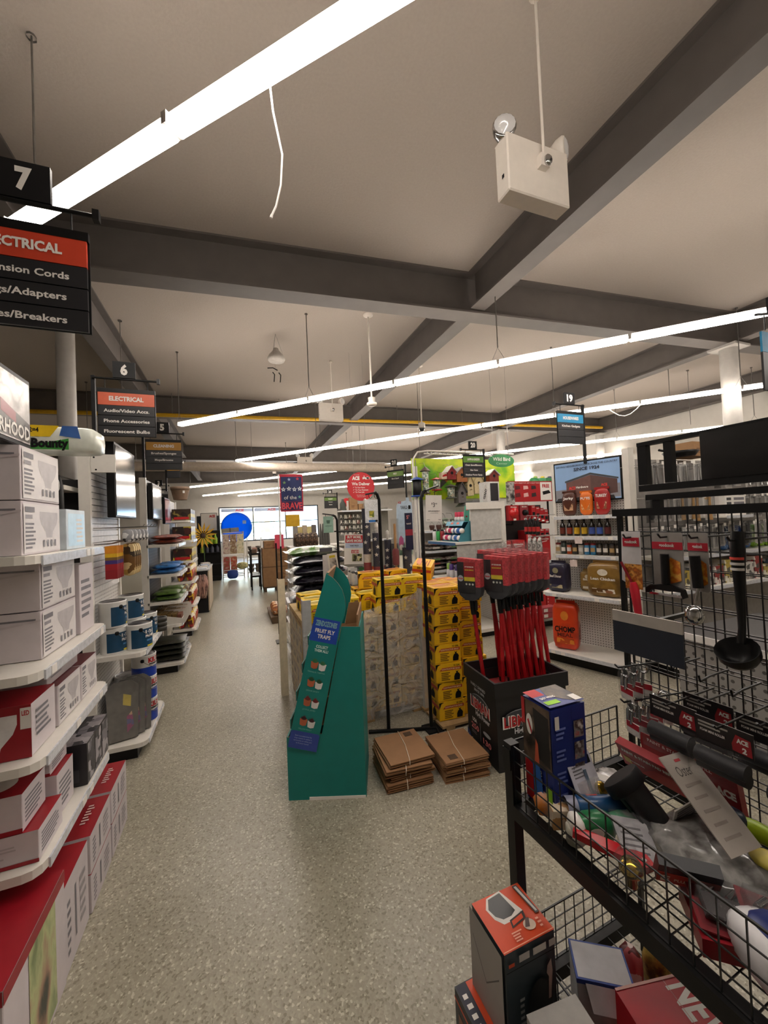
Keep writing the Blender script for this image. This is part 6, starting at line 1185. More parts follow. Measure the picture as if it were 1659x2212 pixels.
for k in range(3): t = thing('green_canister', ('red', 'green', 'white')[k] + ' small canister standing beyond the teal tray', 'canister', (2.62 - .03 * k, 4.66 + .05 * k, 1.192)); obj('canister_body', B().lathe([(0, 0), (.03, 0), (.03, .12), (.02, .13)], mat(('#8c1c28', '#2f9a4a', '#cfd0d0')[k], .4), 12), t); obj('canister_lid', B().lathe([(.025, .125), (.02, .15), (0, .15)], INK, 10), t)
# ---- red tool display: first bay of the run beyond sign twenty
t = wall_run('black pegboard bay of red power tool packs', 3.25, 4.05, 4.36, 1.62, [(.86, .2)], peg=PEGB, deck=.3); MR = mat('#b3121b', .42, noise=.06)
obj('shelf_board', B().box(0, -.3, .10, .8, 0, .15, STEELW), t)
t = thing('red_header_board', 'angled red header board with a free offer panel over the tool packs', 'sign', (3.66, 4.1, 1.66)); M_ = mat('#a8141c', .4, noise=.05)
obj('board', B().box(-.36, 0, 0, .36, .02, .27, M_), t); obj('white_panel', B().box(.16, -.004, .015, .345, 0, .255, WHITE), t); obj('photo_panel', B().box(-.40, -.02, -.03, -.28, .0, .26, packprint(['#2a2826', '#b8b4ae', '#6a6662', '#161514'], 18, blotch=True)), t)
l = B(); l.text('FREE', (.25, -.0055, .205), X, Z, .045, mat('#b3232c'), w=.12, bold=.04); l.text('BUY A SELECT KIT, GET A SELECT BARE TOOL', (-.02, -.002, .245), X, Z, .02, mat('#e8c8c4'), w=.48, bold=.0); obj('lettering', l, t)
p = B(); p.poly([(.19, -.0055, .13), (.3, -.0055, .15), (.33, -.0055, .11), (.2, -.0055, .085)], INK)
for k in range(6): p.poly([(-.25 + .13 * (k % 3), -.002, .06 + .1 * (k // 3)), (-.17 + .13 * (k % 3), -.002, .07 + .1 * (k // 3)), (-.18 + .13 * (k % 3), -.002, .12 + .09 * (k // 3)), (-.25 + .13 * (k % 3), -.002, .11 + .1 * (k // 3))], mat(('#5c0d12', '#d8a8a4', '#2a1416')[k % 3]))
obj('printing', p, t)
for x in (-.3, .3): obj('post', B().box(x - .01, .02, -.3, x + .01, .255, -.28, BLACK), t); obj('post', B().box(x - .01, .02, -.29, x + .01, .035, .2, BLACK), t)
t = thing('white_tool_carton', 'white black lettered carton with grille beside the red header', 'carton', (3.15, 4.22, 1.62)); obj('carton_body', B().box(-.1, 0, .05, .1, .16, .32, mat('#cfcdca', .5)), t); obj('grille', B().box(-.04, -.004, .07, .08, 0, .3, mat('#26262a')), t); obj('side_flap', B().prism([(-.16, .06), (-.1, .05), (-.1, .3), (-.14, .24)], (0, 0, 0), X, Z, -Y, .006, mat('#bdbab6')), t); l = B().text('GIANT', (-.128, -.007, .16), Vector((.3, 0, .95)).normalized(), Vector((-.95, 0, .3)).normalized(), .03, INK, w=.14, bold=.04); obj('lettering', l, t)
def toolpack(label, x, z, w, h, c, kind, group='red tool packs'):
    t = thing('tool_pack', label, 'pack', (x, 4.12, z), 0, group); obj('pack_body', B().box(-w / 2, -.03, 0, w / 2, .03, h, c), t, .004)
    b = B()
    if kind == 'disc': b.lathe([(0, .0), (w * .42, 0), (w * .42, .012), (0, .016)], mat('#c41f22', .3), 18, Matrix.Translation((0, -.031, h * .5)) @ Matrix.Rotation(PI / 2, 4, 'X'))
    elif kind == 'knob': b.lathe([(0, 0), (w * .3, 0), (w * .26, .04), (0, .05)], INK, 14, Matrix.Translation((0, -.031, h * .5)) @ Matrix.Rotation(PI / 2, 4, 'X'))
    else: b.box(-w * .3, -.034, h * .25, w * .3, -.03, h * .5, INK)
    obj('tool', b, t); obj('price_tag', B().box(-.02, -.045, h * .02, .02, -.042, h * .13, WHITE), t); obj('hang_hook', B().tube([(0, .23, h - .01), (0, -.05, h - .01)], .003, WIREC, 4), t); l = B().text('Milwaukee', (0, -.0312, h * .88), X, Z, .014, WHITE, w=w * .6, bold=.03); obj('lettering', l, t); return t
RC = mat('#a3161e', .35, noise=.1)
toolpack('red disc blade pack on the black pegboard', 3.36, 1.42, .16, .2, RC, 'disc'); toolpack('red pack with a black knob beside the disc pack', 3.53, 1.42, .13, .2, mat('#8e3036', .35), 'knob')
for k in range(4): toolpack('%s red hanging pack at the far side of the tool pegboard' % ORD[k], 3.68 + .07 * k, 1.43 - .02 * k, .065, .18, RC, 'box')
for k in range(3): toolpack('%s small red pack in the lower hook row of the tool bay' % ORD[k], 3.72 + .085 * k, 1.19, .075, .1, RC, 'box')
for k, (x, w, h, z) in enumerate(((3.30, .1, .3, .861), (3.47, .2, .3, .861), (3.70, .2, .42, .861), (3.90, .2, .36, .861), (3.36, .16, .4, .151), (3.56, .2, .4, .151), (3.78, .2, .5, .151), (3.96, .14, .5, .151))):
    nm = ('narrow', 'wide logo', 'tall logo', 'dark edged', 'low narrow', 'low wide', 'low tall', 'low end')[k]
    carton('red_tool_carton', '%s red tool carton standing in the tool bay' % nm, 'carton', (x, 4.24, z), (w, .16, h), MR, [('-y', 't', 'Milwaukee', .5, .82, .09, .75, mat('#e4c8c6')), ('-y', 'p', [(.2, .68), (.7, .72), (.75, .75), (.2, .71)], mat('#e4c8c6')), ('-y', 'l', .1, .1, .25, .6, 6, mat('#d89a98')), ('-x', 'r', 0, 0, 1, 1, mat('#8a1016'))], group='red tool cartons')
for k in range(2): carton('flat_red_carton', '%s flat pinkish red carton lying at the foot of the tool bay' % ('first', 'second')[k], 'carton', (3.62 + .0 * k, 4.02, .152 + .07 * k), (.5, .12, .066), mat('#a8444c', .5), [('-y', 'r', .55, .2, .68, .8, WHITE), ('-y', 'l', .1, .3, .4, .7, 2, WHITE)])
# ---- bird seed run with poster, houses and feeders
BIRD = packprint(['#2f7a3a', '#6fae1e', '#c2d21e', '#8ab82a', '#1f4f24'], 1.6, blotch=True)
t = wall_run('bird seed shelves under the green bird poster', 2.66, 4.84, 5.62, 1.86, [(1.31, .32), (1.0, .34), (.70, .36)], peg=PEGW, deck=.4)
t = thing('bird_poster', 'wide green poster with a perched bird over the bird seed shelves', 'poster', (3.62, 5.58, 1.8)); obj('sheet', B().box(-.98, 0, 0, 1.02, .012, .66, BIRD), t)
p = B(); q_ = -.002; bp_ = lambda P_, e_=0: [(-.42 + .62 * (a + .3), q_ - e_, .27 + .62 * (c - .25)) for a, c in P_]
p.poly(bp_([(-.62, -.02), (-.42, .16), (-.30, .42), (-.25, .52), (-.18, .56), (-.12, .52), (-.13, .42), (-.18, .28), (-.3, .18), (-.46, .04)]), mat('#454543')); p.poly(bp_([(-.25, .32), (-.14, .44), (-.135, .36), (-.2, .25)], .001), mat('#b5562a')); p.poly(bp_([(-.125, .51), (-.07, .52), (-.12, .535)], .001), mat('#c9a23a')); obj('bird_picture', p, t)
b = B(); b.tube([(-1.0, -.1, .0), (-1.0, -.1, .62), (-.92, -.12, .74), (-.75, -.14, .76), (.9, -.14, .74)], .014, STEELW, 8); b.tube([(-.75, .0, .74), (.9, .0, .72)], .01, STEELW, 6); obj('wire_canopy_frame', b, t)
b = B()
for k in range(22): x = -.72 + .075 * k; b.tube([(x, -.14, .76 - .001 * k), (x, .0, .738 - .001 * k)], .003, WIREC, 4)
obj('wire_mesh', b, t)
for k in range(4): x = -.7 + .4 * k; obj('hang_hook', B().tube([(x, -.14, .75), (x, -.14, .7), (x + .01, -.14, .68)], .003, WIREC, 4), t)
def house(label, x, z, w, h, wall, roof, y=5.35, hole=True):
    t = thing('bird_house', label, 'bird house', (x, y, z)); obj('house_body', B().prism([(-w / 2, 0), (w / 2, 0), (w / 2, h * .6), (0, h), (-w / 2, h * .6)], (0, .07, 0), X, Z, -Y, .14, mat(wall, .6)), t)
    b = B(); b.prism([(-w * .62, h * .52), (0, h * 1.03), (0, h * 1.1), (-w * .66, h * .57)], (0, .09, 0), X, Z, -Y, .18, mat(roof, .6)); b.prism([(w * .62, h * .52), (w * .66, h * .57), (0, h * 1.1), (0, h * 1.03)], (0, .09, 0), X, Z, -Y, .18, mat(roof, .6)); obj('house_roof', b, t)
    if hole: b = B().disc((0, -.0715, h * .5), .025, X, Z, INK, 12); b.tube([(0, -.07, h * .3), (0, -.11, h * .3)], .006, mat('#8a6a44')); obj('entrance', b, t)
    obj('hang_wire', B().tube([(0, 0, h), (0, .04, h + .05), (0, .2, h + .06)], .003, WIREC, 4), t); return t
house('red bird house with white roof edges before the bird poster', 3.19, 2.09, .15, .2, '#8e1f22', '#d4cfc8'); house('orange bird house with green shutters beside the red one', 3.37, 2.05, .19, .22, '#a86434', '#8c8882'); house('small red bird house right of the garden sign', 3.98, 2.05, .18, .19, '#7c2a20', '#c8c8c6'); house('tall cream bird house under the garden sign', 3.52, 1.83, .11, .32, '#cdbd92', '#b0a07a'); house('cream bird house beside the tall one', 3.68, 1.86, .17, .34, '#c9b98e', '#a8986f'); house('grey bird house at the poster foot', 3.36, 1.72, .14, .3, '#6a6664', '#4a4846')
def feeder(label, x, z, r, h, top, glass, y=5.35, tray=True):
    t = thing('bird_feeder', label, 'bird feeder', (x, y, z)); obj('tube_body', B().lathe([(r * .8, 0), (r, .02), (r, h * .8), (r * .9, h * .82)], glass, 14), t); obj('feeder_roof', B().lathe([(r * 1.7, h * .82), (r * .8, h * .93), (0, h)], mat(top, .5), 16), t)
    if tray: obj('seed_tray', B().lathe([(0, -.01), (r * 1.4, -.005), (r * 1.45, .012), (r * .8, .01)], mat(top, .5), 14), t)
    obj('hang_wire', B().tube([(0, 0, h), (0, .04, h + .06), (0, .2, h + .07)], .003, WIREC, 4), t); return t
SEED = packprint(['#8a9a8a', '#c8d2c4', '#5a6a5a', '#b8a890'], 40)
feeder('tall glass tube feeder with brown cap before the poster', 2.76, 1.88, .05, .42, '#5a4a3c', SEED); feeder('black feeder with blue rim beside the white post', 2.61, 1.84, .07, .3, '#2f55a8', BLACK); feeder('lantern feeder with red roof below the perched bird', 2.95, 1.93, .055, .2, '#b3262a', SEED); feeder('grey roofed lantern feeder under the orange bird house', 3.2, 1.80, .06, .22, '#5a5a58', SEED); feeder('pale dome lantern on the shelf behind the price sheet', 3.1, 1.33, .045, .17, '#8f9a8c', SEED, 5.4); feeder('second dome lantern beside the pale one', 3.24, 1.33, .045, .17, '#8f9a8c', SEED, 5.4)
t = thing('cream_sign_box', 'cream and red printed box between the lantern and red bird house', 'box', (3.075, 5.35, 2.1)); obj('box_body', B().box(-.055, -.04, 0, .055, .04, .1, mat('#dcc7ae')), t); obj('printing', B().poly([(-.04, -.041, .03), (.05, -.041, .05), (.03, -.041, .08), (-.03, -.041, .06)], RED), t); obj('hang_wire', B().tube([(0, 0, .1), (0, .2, .14)], .003, WIREC, 4), t)
solo('grey_shelf_awning', B().prism([(-.16, 0), (.2, .02), (.24, .1), (-.05, .09)], (0, .18, 0), X, Z, -Y, .36, mat('#6c6d6c', .4)), 'grey sloped metal awning below the cream bird houses', 'awning', (3.5, 5.30, 1.66))
R = random.Random(61)
DB = packprint(['#2a2422', '#4c423e', '#8a7f78', '#1c1816', '#b5aca4'], 11, (1, 1, 3), blotch=True, rough=.3)
n = 0
for z, rows in ((1.001, 2), (.701, 3), (.121, 3)):
    for i in range(6):
        for j in range(rows):
            t = thing('seed_bag', '%s grey printed seed bag from the white post, layer %s on the %s shelf' % (ORD[i], ('one', 'two', 'three')[j], {1.001: 'upper', .701: 'middle', .121: 'bottom'}[z]), 'bag', (2.86 + .33 * i + R.uniform(-.02, .02), 5.42, z + .062 * j), R.uniform(-.08, .08), 'seed bags on the bird shelves')
            obj('bag_body', B().pillow(.31, .3, .075, DB, 7, .1, n), t); obj('label_patch', B().box(-.07, -.15, .03, .05, -.147, .055, mat(('#b5b0aa', '#8a3a34', '#5a7a4a')[n % 3])), t); n += 1
for k in range(5): t = thing('lantern_pot', '%s dark pot with pale handle on the upper bird shelf' % ORD[k], 'pot', (2.85 + .12 * k, 5.38, 1.311)); obj('pot_body', B().lathe([(.03, 0), (.045, .06), (.04, .08), (0, .08)], mat('#4a2c24', .5), 12), t); obj('handle', B().tube([(-.04, 0, .08), (0, 0, .13), (.04, 0, .08)], .003, WIREC, 4), t)
# far right: garden toys and pale column board above the tools
for k in range(5): t = thing('green_toy', '%s green plastic garden item on the high shelf beyond the red header' % ORD[k], 'toy', (4.95 + .16 * k, 5.45, 2.02)); obj('toy_body', B().blob((0, 0, .05), (.18, .14, .12), mat(('#2a7a4a', '#3a8a58', '#1f6a3c', '#4a9a68', '#2f8050')[k], .4), 7, 10, 2.6, .12, seed=k), t); obj('toy_top', B().blob((.03, 0, .11), (.07, .07, .06), mat(('#8aa84a', '#c8b030', '#3a3a5a', '#c8c8c8', '#b57a9a')[k]), 6, 8), t)
t = wall_run('pale high shelf run carrying the green plastic toys', 4.85, 6.2, 5.6, 2.0, [], peg=PEGW, deck=.3); obj('top_board', B().box(0, -.3, 1.99, 1.35, .04, 2.015, mat('#7fa8c9')), t)
# ================================================================ wire clearance cart with gridwall
CA = math.radians(2.5)
def cw(x, y, z):
    return (.757 + math.cos(CA) * x - math.sin(CA) * y, 1.003 + math.sin(CA) * x + math.cos(CA) * y, z)
CLEN, CDEP = 1.25, .49
ct = thing('clearance_cart', 'black wire basket cart with a grid back holding clearance goods', 'cart', cw(0, 0, 0), CA)
for x, y in ((0, -.016), (CDEP, -.052), (0, -CLEN), (CDEP, -CLEN)): w_ = .016 if x < .1 else .007; obj('post', B().box(x - w_, y - w_, 0, x + w_, y + w_, .815 if x < .1 else 1.48, BLACK), ct)
for z0 in (.60, .06):
    nm = 'basket_rail'
    obj(nm, B().box(-.018, -CLEN, z0, .018, -.032, z0 + .04, BLACK), ct); obj(nm, B().box(CDEP - .018, -CLEN, z0, CDEP + .018, -.032, z0 + .04, BLACK), ct)
    obj(nm, B().box(.018, -.034, z0, CDEP - .018, -.002, z0 + .04, BLACK), ct)
WB = mat('#0e0e10', .35)
def grid(o, u, v, w, h, nu, nv, r=.0018, rim=.003):
    o, u, v = Vector(o), Vector(u), Vector(v); b = B()
    for i in range(nu + 1): a = o + u * (w * i / nu); b.tube([a, a + v * h], rim if i in (0, nu) else r, WB, 4, cap=False, smooth=False)
    for j in range(nv + 1): a = o + v * (h * j / nv); b.tube([a, a + u * w], rim if j in (0, nv) else r, WB, 4, cap=False, smooth=False)
    return b
for z0, zt in ((.64, .81), (.10, .262)):
    obj('wire_mesh', grid((-.006, -.03, z0), (0, -1, 0), Z, CLEN - .05, zt - z0, 28, 4), ct, label='long front wire panel')
    obj('wire_mesh', grid((.02, -.008, z0), X, Z, CDEP - .03, zt - z0, 11, 4), ct, label='end wire panel')
    obj('wire_mesh', grid((.02, -.03, z0 - .004), X, -Y, CDEP - .03, CLEN - .05, 10, 26), ct, label='flat wire floor')
obj('wire_clip', B().box(-.02, -.03, .74, .02, .0, .8, BLACK), ct); obj('wire_clip', B().box(.016, -.05, .56, .05, -.01, .6, BLACK), ct)
gw = obj('wire_mesh', grid((CDEP, -.045, .64), -Y, Z, CLEN - .05, .84, 22, 15, .002, .004), ct, label='tall wire grid back'); obj('wire_mesh', grid((CDEP + .03, -.055, .64), -Y, Z, CLEN - .06, .84, 22, 15, .002, .004), ct, label='second wire grid back')
obj('top_rail', B().box(CDEP - .015, -CLEN, 1.478, CDEP + .045, -.035, 1.502, BLACK), ct)
# header frame on top
hf = thing('header_frame', 'black header frame with two open windows and a glossy panel above the cart', 'frame', cw(CDEP + .02, -.12, 1.502), CA)
HH0, HH1 = .055, .205
for a, c in ((0, .028), (.082, .104)): obj('frame_post', B().box(-.012, -c, HH0 + .022, .012, -a, HH1, BLACK), hf)
obj('frame_rail', B().box(-.014, -.85, HH0, .014, 0, HH0 + .02, BLACK), hf); obj('frame_rail', B().box(-.014, -.85, HH1 - .0, .014, 0, HH1 + .012, BLACK), hf); obj('frame_rail', B().box(-.014, -.85, HH0 - .03, .014, -.02, HH0 - .012, BLACK), hf)
obj('glossy_panel', B().box(-.016, -.85, HH0 + .02, -.006, -.185, HH1 + .005, mat('#0b0b0c', .14, noise=.2)), hf)
for y in (-.05, -.42): obj('support_post', B().box(-.01, y - .012, 0, .01, y + .012, HH0 - .012, BLACK), hf)
# shelf label holder
t = thing('label_holder', 'dark blue blank label in a pale holder clipped on the grid', 'label holder', cw(.245, -.19, 1.10), CA + .03)
obj('holder_strip', B().box(-.004, -.18, .085, .002, .0, .115, mat('#a8a29a', .4)), t); obj('label_card', B().box(-.003, -.18, .0, .001, .0, .086, mat('#1d2430', .5)), t); obj('bracket', B().box(.002, -.1, .09, .24, -.09, .1, WB), t)
# ---- packs hanging on the grid hooks (facing the aisle, -x)
def hang(name, label, cat, y, z, x, group=None, hook=True, rz=0.0):
    t = thing(name, label, cat, cw(x, y, z), CA + rz, group)
    if hook: obj('peg_hook', B().tube([(CDEP - x, .0, -.004), (-.03, 0, -.004), (-.04, 0, .006)], .0028, WB, 5), t)
    return t
RB = mat('#b01a30', .45)
t = hang('tong_pack', 'red handled kitchen tool on a white card at the grid corner', 'utensil', -.228, 1.425, .285, rz=.12)
cd = obj('backing_card', B().prism([(-.025, 0), (.025, 0), (.025, -.12), (.005, -.16), (-.03, -.14)], (0, -.0, .012), -Y, Z, -X, .002, mat('#c9c6c8', .4)), t)
p = B(); p.box(-.0035, -.022, -.03, -.0025, .022, -.005, RB); p.box(-.0035, -.026, -.15, -.0028, .02, -.08, packprint(['#c9701c', '#8a4a1c', '#e0a04a', '#5a3020'], 50, blotch=True)); obj('printing', p, cd); l = B().text('goodcook', (-.0042, 0, -.018), -Y, Z, .009, WHITE, w=.034, bold=.03); obj('lettering', l, cd)
obj('handle', B().tube([(-.012, -.005, -.13), (-.012, -.008, -.15), (-.013, -.012, -.18), (-.013, -.015, -.215), (-.013, -.017, -.235), (-.013, -.02, -.26)], [.008, .012, .011, .0095, .013, .013], mat('#c01c30', .35), 10), t)
obj('tongs_arm', B().tube([(-.01, .026, -.075), (-.01, .0, -.13)], .004, mat('#7c1420', .3)), t)
def gcard(label, y, w, tool):
    t = hang('gadget_card', label, 'utensil', y, 1.425, .33)
    cd = obj('backing_card', B().prism(rounded(w, .15, .006, 3, -w / 2, -.142), (0, 0, 0), -Y, Z, -X, .0025, mat('#8f8a86', .45)), t)
    p = B(); p.box(-.0042, -w / 2, -.038, -.003, w / 2, -.018, RB); p.poly([(-.0042, -w * .1, -.06), (-.0042, -w * .4, -.07), (-.0042, -w * .42, -.12), (-.0042, -w * .1, -.13), (-.0042, w * .25, -.125)], packprint(['#d88a1c', '#c2601c', '#e8b04a', '#b5481c'], 40, blotch=True)); obj('printing', p, cd)
    l = B().text('goodcook', (-.005, 0, -.028), -Y, Z, .009, WHITE, w=w * .5, bold=.03); obj('lettering', l, cd)
    if tool == 'peeler':
        obj('handle', B().tube([(-.016, 0, -.05), (-.016, 0, -.13)], .0105, BLACK, 10), t)
        b = B(); b.prism([(-.05, -.145), (-.04, -.138), (0, -.13), (.045, -.14), (.05, -.16), (.042, -.165), (.038, -.148), (-.035, -.148), (-.044, -.16), (-.052, -.16)], (-.010, 0, 0), -Y, Z, -X, .012, BLACK); obj('peeler_head', b, t); obj('blade', B().box(-.018, -.045, -.163, -.012, .045, -.157, CHROME), t)
    else:
        obj('handle', B().tube([(-.018, 0, -.05), (-.018, -.004, -.13)], .0115, BLACK, 10), t); obj('tool_neck', B().tube([(-.018, -.004, -.13), (-.02, .004, -.17)], .004, CHROME, 6), t)
        obj('scoop_bowl', B().blob((-.024, .005, -.20), (.036, .042, .05), mat('#c8c8c8', .12, 1.0), 10, 14, 2.2), t)
    return t
gcard('grey card with a black wide peeler and orange food picture', -.298, .078, 'peeler'); gcard('grey card with a round steel scoop beside the peeler card', -.372, .045, 'scoop')
for k, y in enumerate((-.478, -.545)):
    t = hang('ladle', ('black ladle with red stripes hanging from the grid', 'second black ladle hanging behind the first')[k], 'utensil', y, 1.425, .28 + .07 * k, rz=-.05)
    obj('handle', B().tube([(0, 0, .015), (-.004, 0, -.03), (-.004, 0, -.11), (-.004, 0, -.2), (-.012, 0, -.235)], [.012, .014, .010, .007, .008], BLACK, 8), t)
    b = B(); M = Matrix.Translation((-.03, 0, -.245)) @ Matrix.Rotation(-.55, 4, 'Y'); b.lathe([(.041, .0), (.039, -.018), (.03, -.032), (.015, -.039), (0, -.041)], BLACK, 20, M); b.lathe([(.041, 0), (.037, -.003), (.027, -.028), (0, -.037)], BLACK, 20, M); obj('ladle_bowl', b, t)
    b = B()
    for j, c in enumerate(('#d8483c', '#c9c6c2', '#c9c6c2')): b.lathe([(.0145, -.042 - .012 * j), (.0143, -.048 - .012 * j)], mat(c), 8, Matrix.Translation((-.004, 0, 0)), a0=PI * .6, a1=PI * 1.4)
    obj('stripe', b, t)
HW = film('#e8ebee', .86, .06, .4, 20)
for g, (z, n, nm) in enumerate(((1.055, 3, 'upper'), (.962, 5, 'lower'))):
    for k in range(n):
        t = hang('hook_pack', '%s clear bag of steel eye hooks on the %s corner hook' % (ORD[k], nm), 'hardware pack', -.205 - .012 * g, z, .27 + .035 * k, 'bags of eye hooks', hook=(k == 0), rz=.3 * (k % 3) - .2)
        b = B(); b.lathe([(.012, -.003), (.016, 0), (.012, .003), (.008, 0), (.012, -.003)], CHROME, 14, Matrix.Translation((-.006, 0, -.02)) @ Matrix.Rotation(PI / 2, 4, 'Y')); b.tube([(-.006, 0, -.035), (-.006, .004, -.07)], .004, CHROME, 6); b.tube([(-.006, .012, -.03), (-.006, .014, -.062)], .005, CHROME, 6); obj('eye_hook', b, t)
        cd = obj('pack_card', B().box(-.004, -.02, -.10, -.001, .022, -.066, mat('#d8d2cc')), t); obj('red_band', B().box(-.0048, -.02, -.082, -.004, .022, -.066, mat('#b5172a')), cd); obj('clear_bag', B().blob((-.005, 0, -.05), (.024, .05, .1), HW, 7, 10, 3, .08, seed=k), t)
def rollerpack(label, y, z, x, w):
    t = hang('roller_pack', label, 'paint pack', y, z, x); hdr = obj('header_card', B().box(-.004, -w / 2, -.055, -.001, w / 2, .0, mat('#211c1d', .4)), t)
    p = B(); p.poly([(-.005, -w * .22, -.012), (-.005, -w * .46, -.016), (-.005, -w * .48, -.052), (-.005, -w * .16, -.05), (-.005, -w * .15, -.035)], mat('#9c2028')); p.box(-.0048, -.01, -.014, -.0042, w * .44, -.010, mat('#a8a49e')); p.box(-.0048, .005, -.022, -.0042, w * .44, -.018, mat('#a8a49e')); obj('printing', p, hdr); l = B().text('2', (-.006, -w * .36, -.042), -Y, Z, .012, WHITE, bold=.05); l.text('FOAM MINI ROLLER', (-.0055, w * .18, -.03), -Y, Z, .006, WHITE, w=w * .45); l.text('ACE', (-.006, -w * .33, -.024), -Y, Z, .01, WHITE, w=.022, bold=.05); obj('lettering', l, hdr)
    obj('roller', B().tube([(-.018, -w * .44, -.085), (-.018, w * .42, -.085)], .019, mat('#232326', .6), 14), t); obj('roller', B().tube([(-.012, -w * .44, -.105), (-.012, w * .42, -.105)], .015, mat('#1a1a1c', .6), 12), t)
    obj('blister', B().box(-.042, -w / 2, -.128, -.001, w / 2, -.058, film('#e8eaf0', .94, .05, .1, 10)), t); return t
rollerpack('black and red foam roller pack hanging nearest the grid corner', -.305, .985, .30, .115); rollerpack('matching foam roller pack tucked behind the nearest one', -.345, .99, .38, .115)
rollerpack('larger foam roller pack hanging toward the picture edge', -.425, .985, .285, .115); rollerpack('foam roller pack behind the larger one', -.465, .985, .38, .115); rollerpack('foam roller pack cut by the picture edge', -.545, .965, .30, .09)
for k in range(3): solo('empty_hook', B().tube([(CDEP, 0, 0), (.4, 0, .0), (.36, 0, -.005), (.355, 0, .012)], .003, WB, 5), '%s empty black hook on the lower grid' % ORD[k], 'hook', (.757 - .045 * 0, 1.003 - .28 - .07 * k, 1.06 - .01 * k), CA, 'empty hooks')
# ---- goods heaped in the top basket
ZB = .642
OB = mat('#1d2d78', .4, noise=.05); BRN2 = packprint(['#3a2c22', '#6a5646', '#241c18', '#8a7460'], 9, blotch=True)
pics = []
for k in range(4): pics += [('-y', 'r', .62, .1 + .2 * k, .9, .26 + .2 * k, packprint(['#d8d4d0', '#3a1c20', '#8a8684', '#c03a3a'], 40, blotch=True)), ('-y', 'l', .1, .12 + .2 * k, .38, .24 + .2 * k, 3, mat('#6b7bc0'))]
carton('mop_bucket_carton', 'blue and brown mop bucket carton standing in the cart corner', 'carton', (.868, .925, ZB), (.128, .112, .305), OB, pics + [('-y', 'r', .08, .82, .2, .94, WHITE), ('-y', 'r', .55, 0, .56, 1, mat('#16225c')), ('-x', 'r', 0, .42, 1, 1, BRN2), ('-x', 'p', [(.5, .5), (.95, .46), (.95, .92), (.42, .95)], mat('#1b1917')), ('-x', 'p', [(.4, .42), (.58, .42), (.55, .62), (.48, .66)], mat('#c0583c')), ('-x', 'e', .27, .77, .12, .1, WHITE), ('-x', 'p', [(.2, .8), (.34, .68), (.36, .72), (.25, .82)], RED), ('-x', 'r', 0, .75, .12, 1, mat('#c0282c')), ('-x', 'p', [(.06, .05), (.34, .05), (.34, .4), (.06, .42)], RED), ('-x', 'p', [(.36, .0), (.75, .0), (.6, .42), (.36, .42)], mat('#1f5aa8')), ('-x', 'r', .8, .02, 1, .3, mat('#7fb81e')),
       ('+z', 'r', 0, 0, 1, 1, OB), ('+z', 'r', .0, .62, .35, 1, mat('#b8222c')), ('+z', 'p', [(.35, .55), (.7, .1), (1, .1), (1, 1), (.5, 1)], BRN2), ('+z', 'p', [(.05, .12), (.42, .12), (.42, .3), (.05, .3)], mat('#8ac21e')), ('+z', 'r', .78, .05, .98, .35, WHITE), ('+z', 't', 'EASY WRING', .3, .45, .1, .4, WHITE)])
l = B(); 
t = bpy.data.objects['mop_bucket_carton']; e = -.0665
l.text('O-Cedar', (e, .0, .0), Z, Y, .0, WHITE) if False else l.text('O-Cedar', (e, .034, .07), Z, Y, .018, WHITE, w=.085, bold=.04); l.text('EASY WRING', (e, -.006, .065), Z, Y, .014, WHITE, w=.1, bold=.04); obj('side_lettering', l, t)
def item(name, label, cat, x, y, z, rot=(0, 0, 0)): return thing(name, label, cat, (x, y, z), rot=rot)
t = item('key_blister', 'white blister card with brass keys leaning on the mop carton', 'blister pack', .905, .822, ZB + .03, (-.45, 0, .05)); obj('backing_card', B().prism(rounded(.095, .14, .008, 3, -.0475, 0), (0, 0, 0), X, Z, -Y, .002, mat('#c9c8d4', .4)), t); obj('blister', B().box(-.035, -.022, .012, .03, -.002, .075, film('#ffffff', .75, .05, .2)), t); obj('brass_lock', B().blob((-.02, -.016, .03), (.034, .022, .034), mat('#b8963c', .2, .9), 7, 10), t); obj('brass_lock', B().blob((.028, -.016, .045), (.034, .022, .042), mat('#b8963c', .2, .9), 7, 10), t); obj('key_blade', B().box(.0, -.008, .03, .008, -.004, .1, mat('#7f93a8', .3, .6)), t); p = B(); p.box(.025, -.0028, .11, .04, -.002, .13, INK); p.box(-.015, -.0028, .122, .012, -.002, .128, INK)
for k in range(4): p.box(-.035, -.0028, .085 + .008 * k, .0, -.002, .088 + .008 * k, GREYI)
obj('printing', p, t)
carton('white_slim_box', 'small white box tilted beside the key card', 'box', (.975, .86, ZB + .045), (.085, .05, .03), WHITE, [('+z', 'l', .1, .2, .6, .5, 2, GREYI)], rot=(.2, .35, -.5)); solo('clear_packs', B().blob((0, 0, .03), (.2, .16, .07), packprint(['#8c8a88', '#c9c7c5', '#4a4846', '#e0dedc'], 18, blotch=True, rough=.15), 8, 12, 3, .12), 'crumpled clear packaging under the white slim box', 'packaging', (.99, .86, ZB - .003))
t = item('spray_can', 'dark blue carpet spray can lying across the basket', 'can', .845, .835, ZB + .055, (PI / 2 * 0, PI / 2, -.42)); obj('can_body', B().lathe([(0, 0), (.024, 0), (.026, .006), (.026, .118), (.022, .126)], mat('#1d4a78', .3), 18), t); obj('can_cap', B().lathe([(.023, -.028), (.0245, -.024), (.0245, 0)], mat('#8a8ca0', .4), 16), t); obj('label_band', B().lathe([(.0263, .03), (.0263, .06)], mat('#c23a3c', .4), 6, a0=1.9, a1=3.0), t); l = B().text('CARPET', (0, 0, 0), X, Y, .014, WHITE, w=.045, bold=.03)
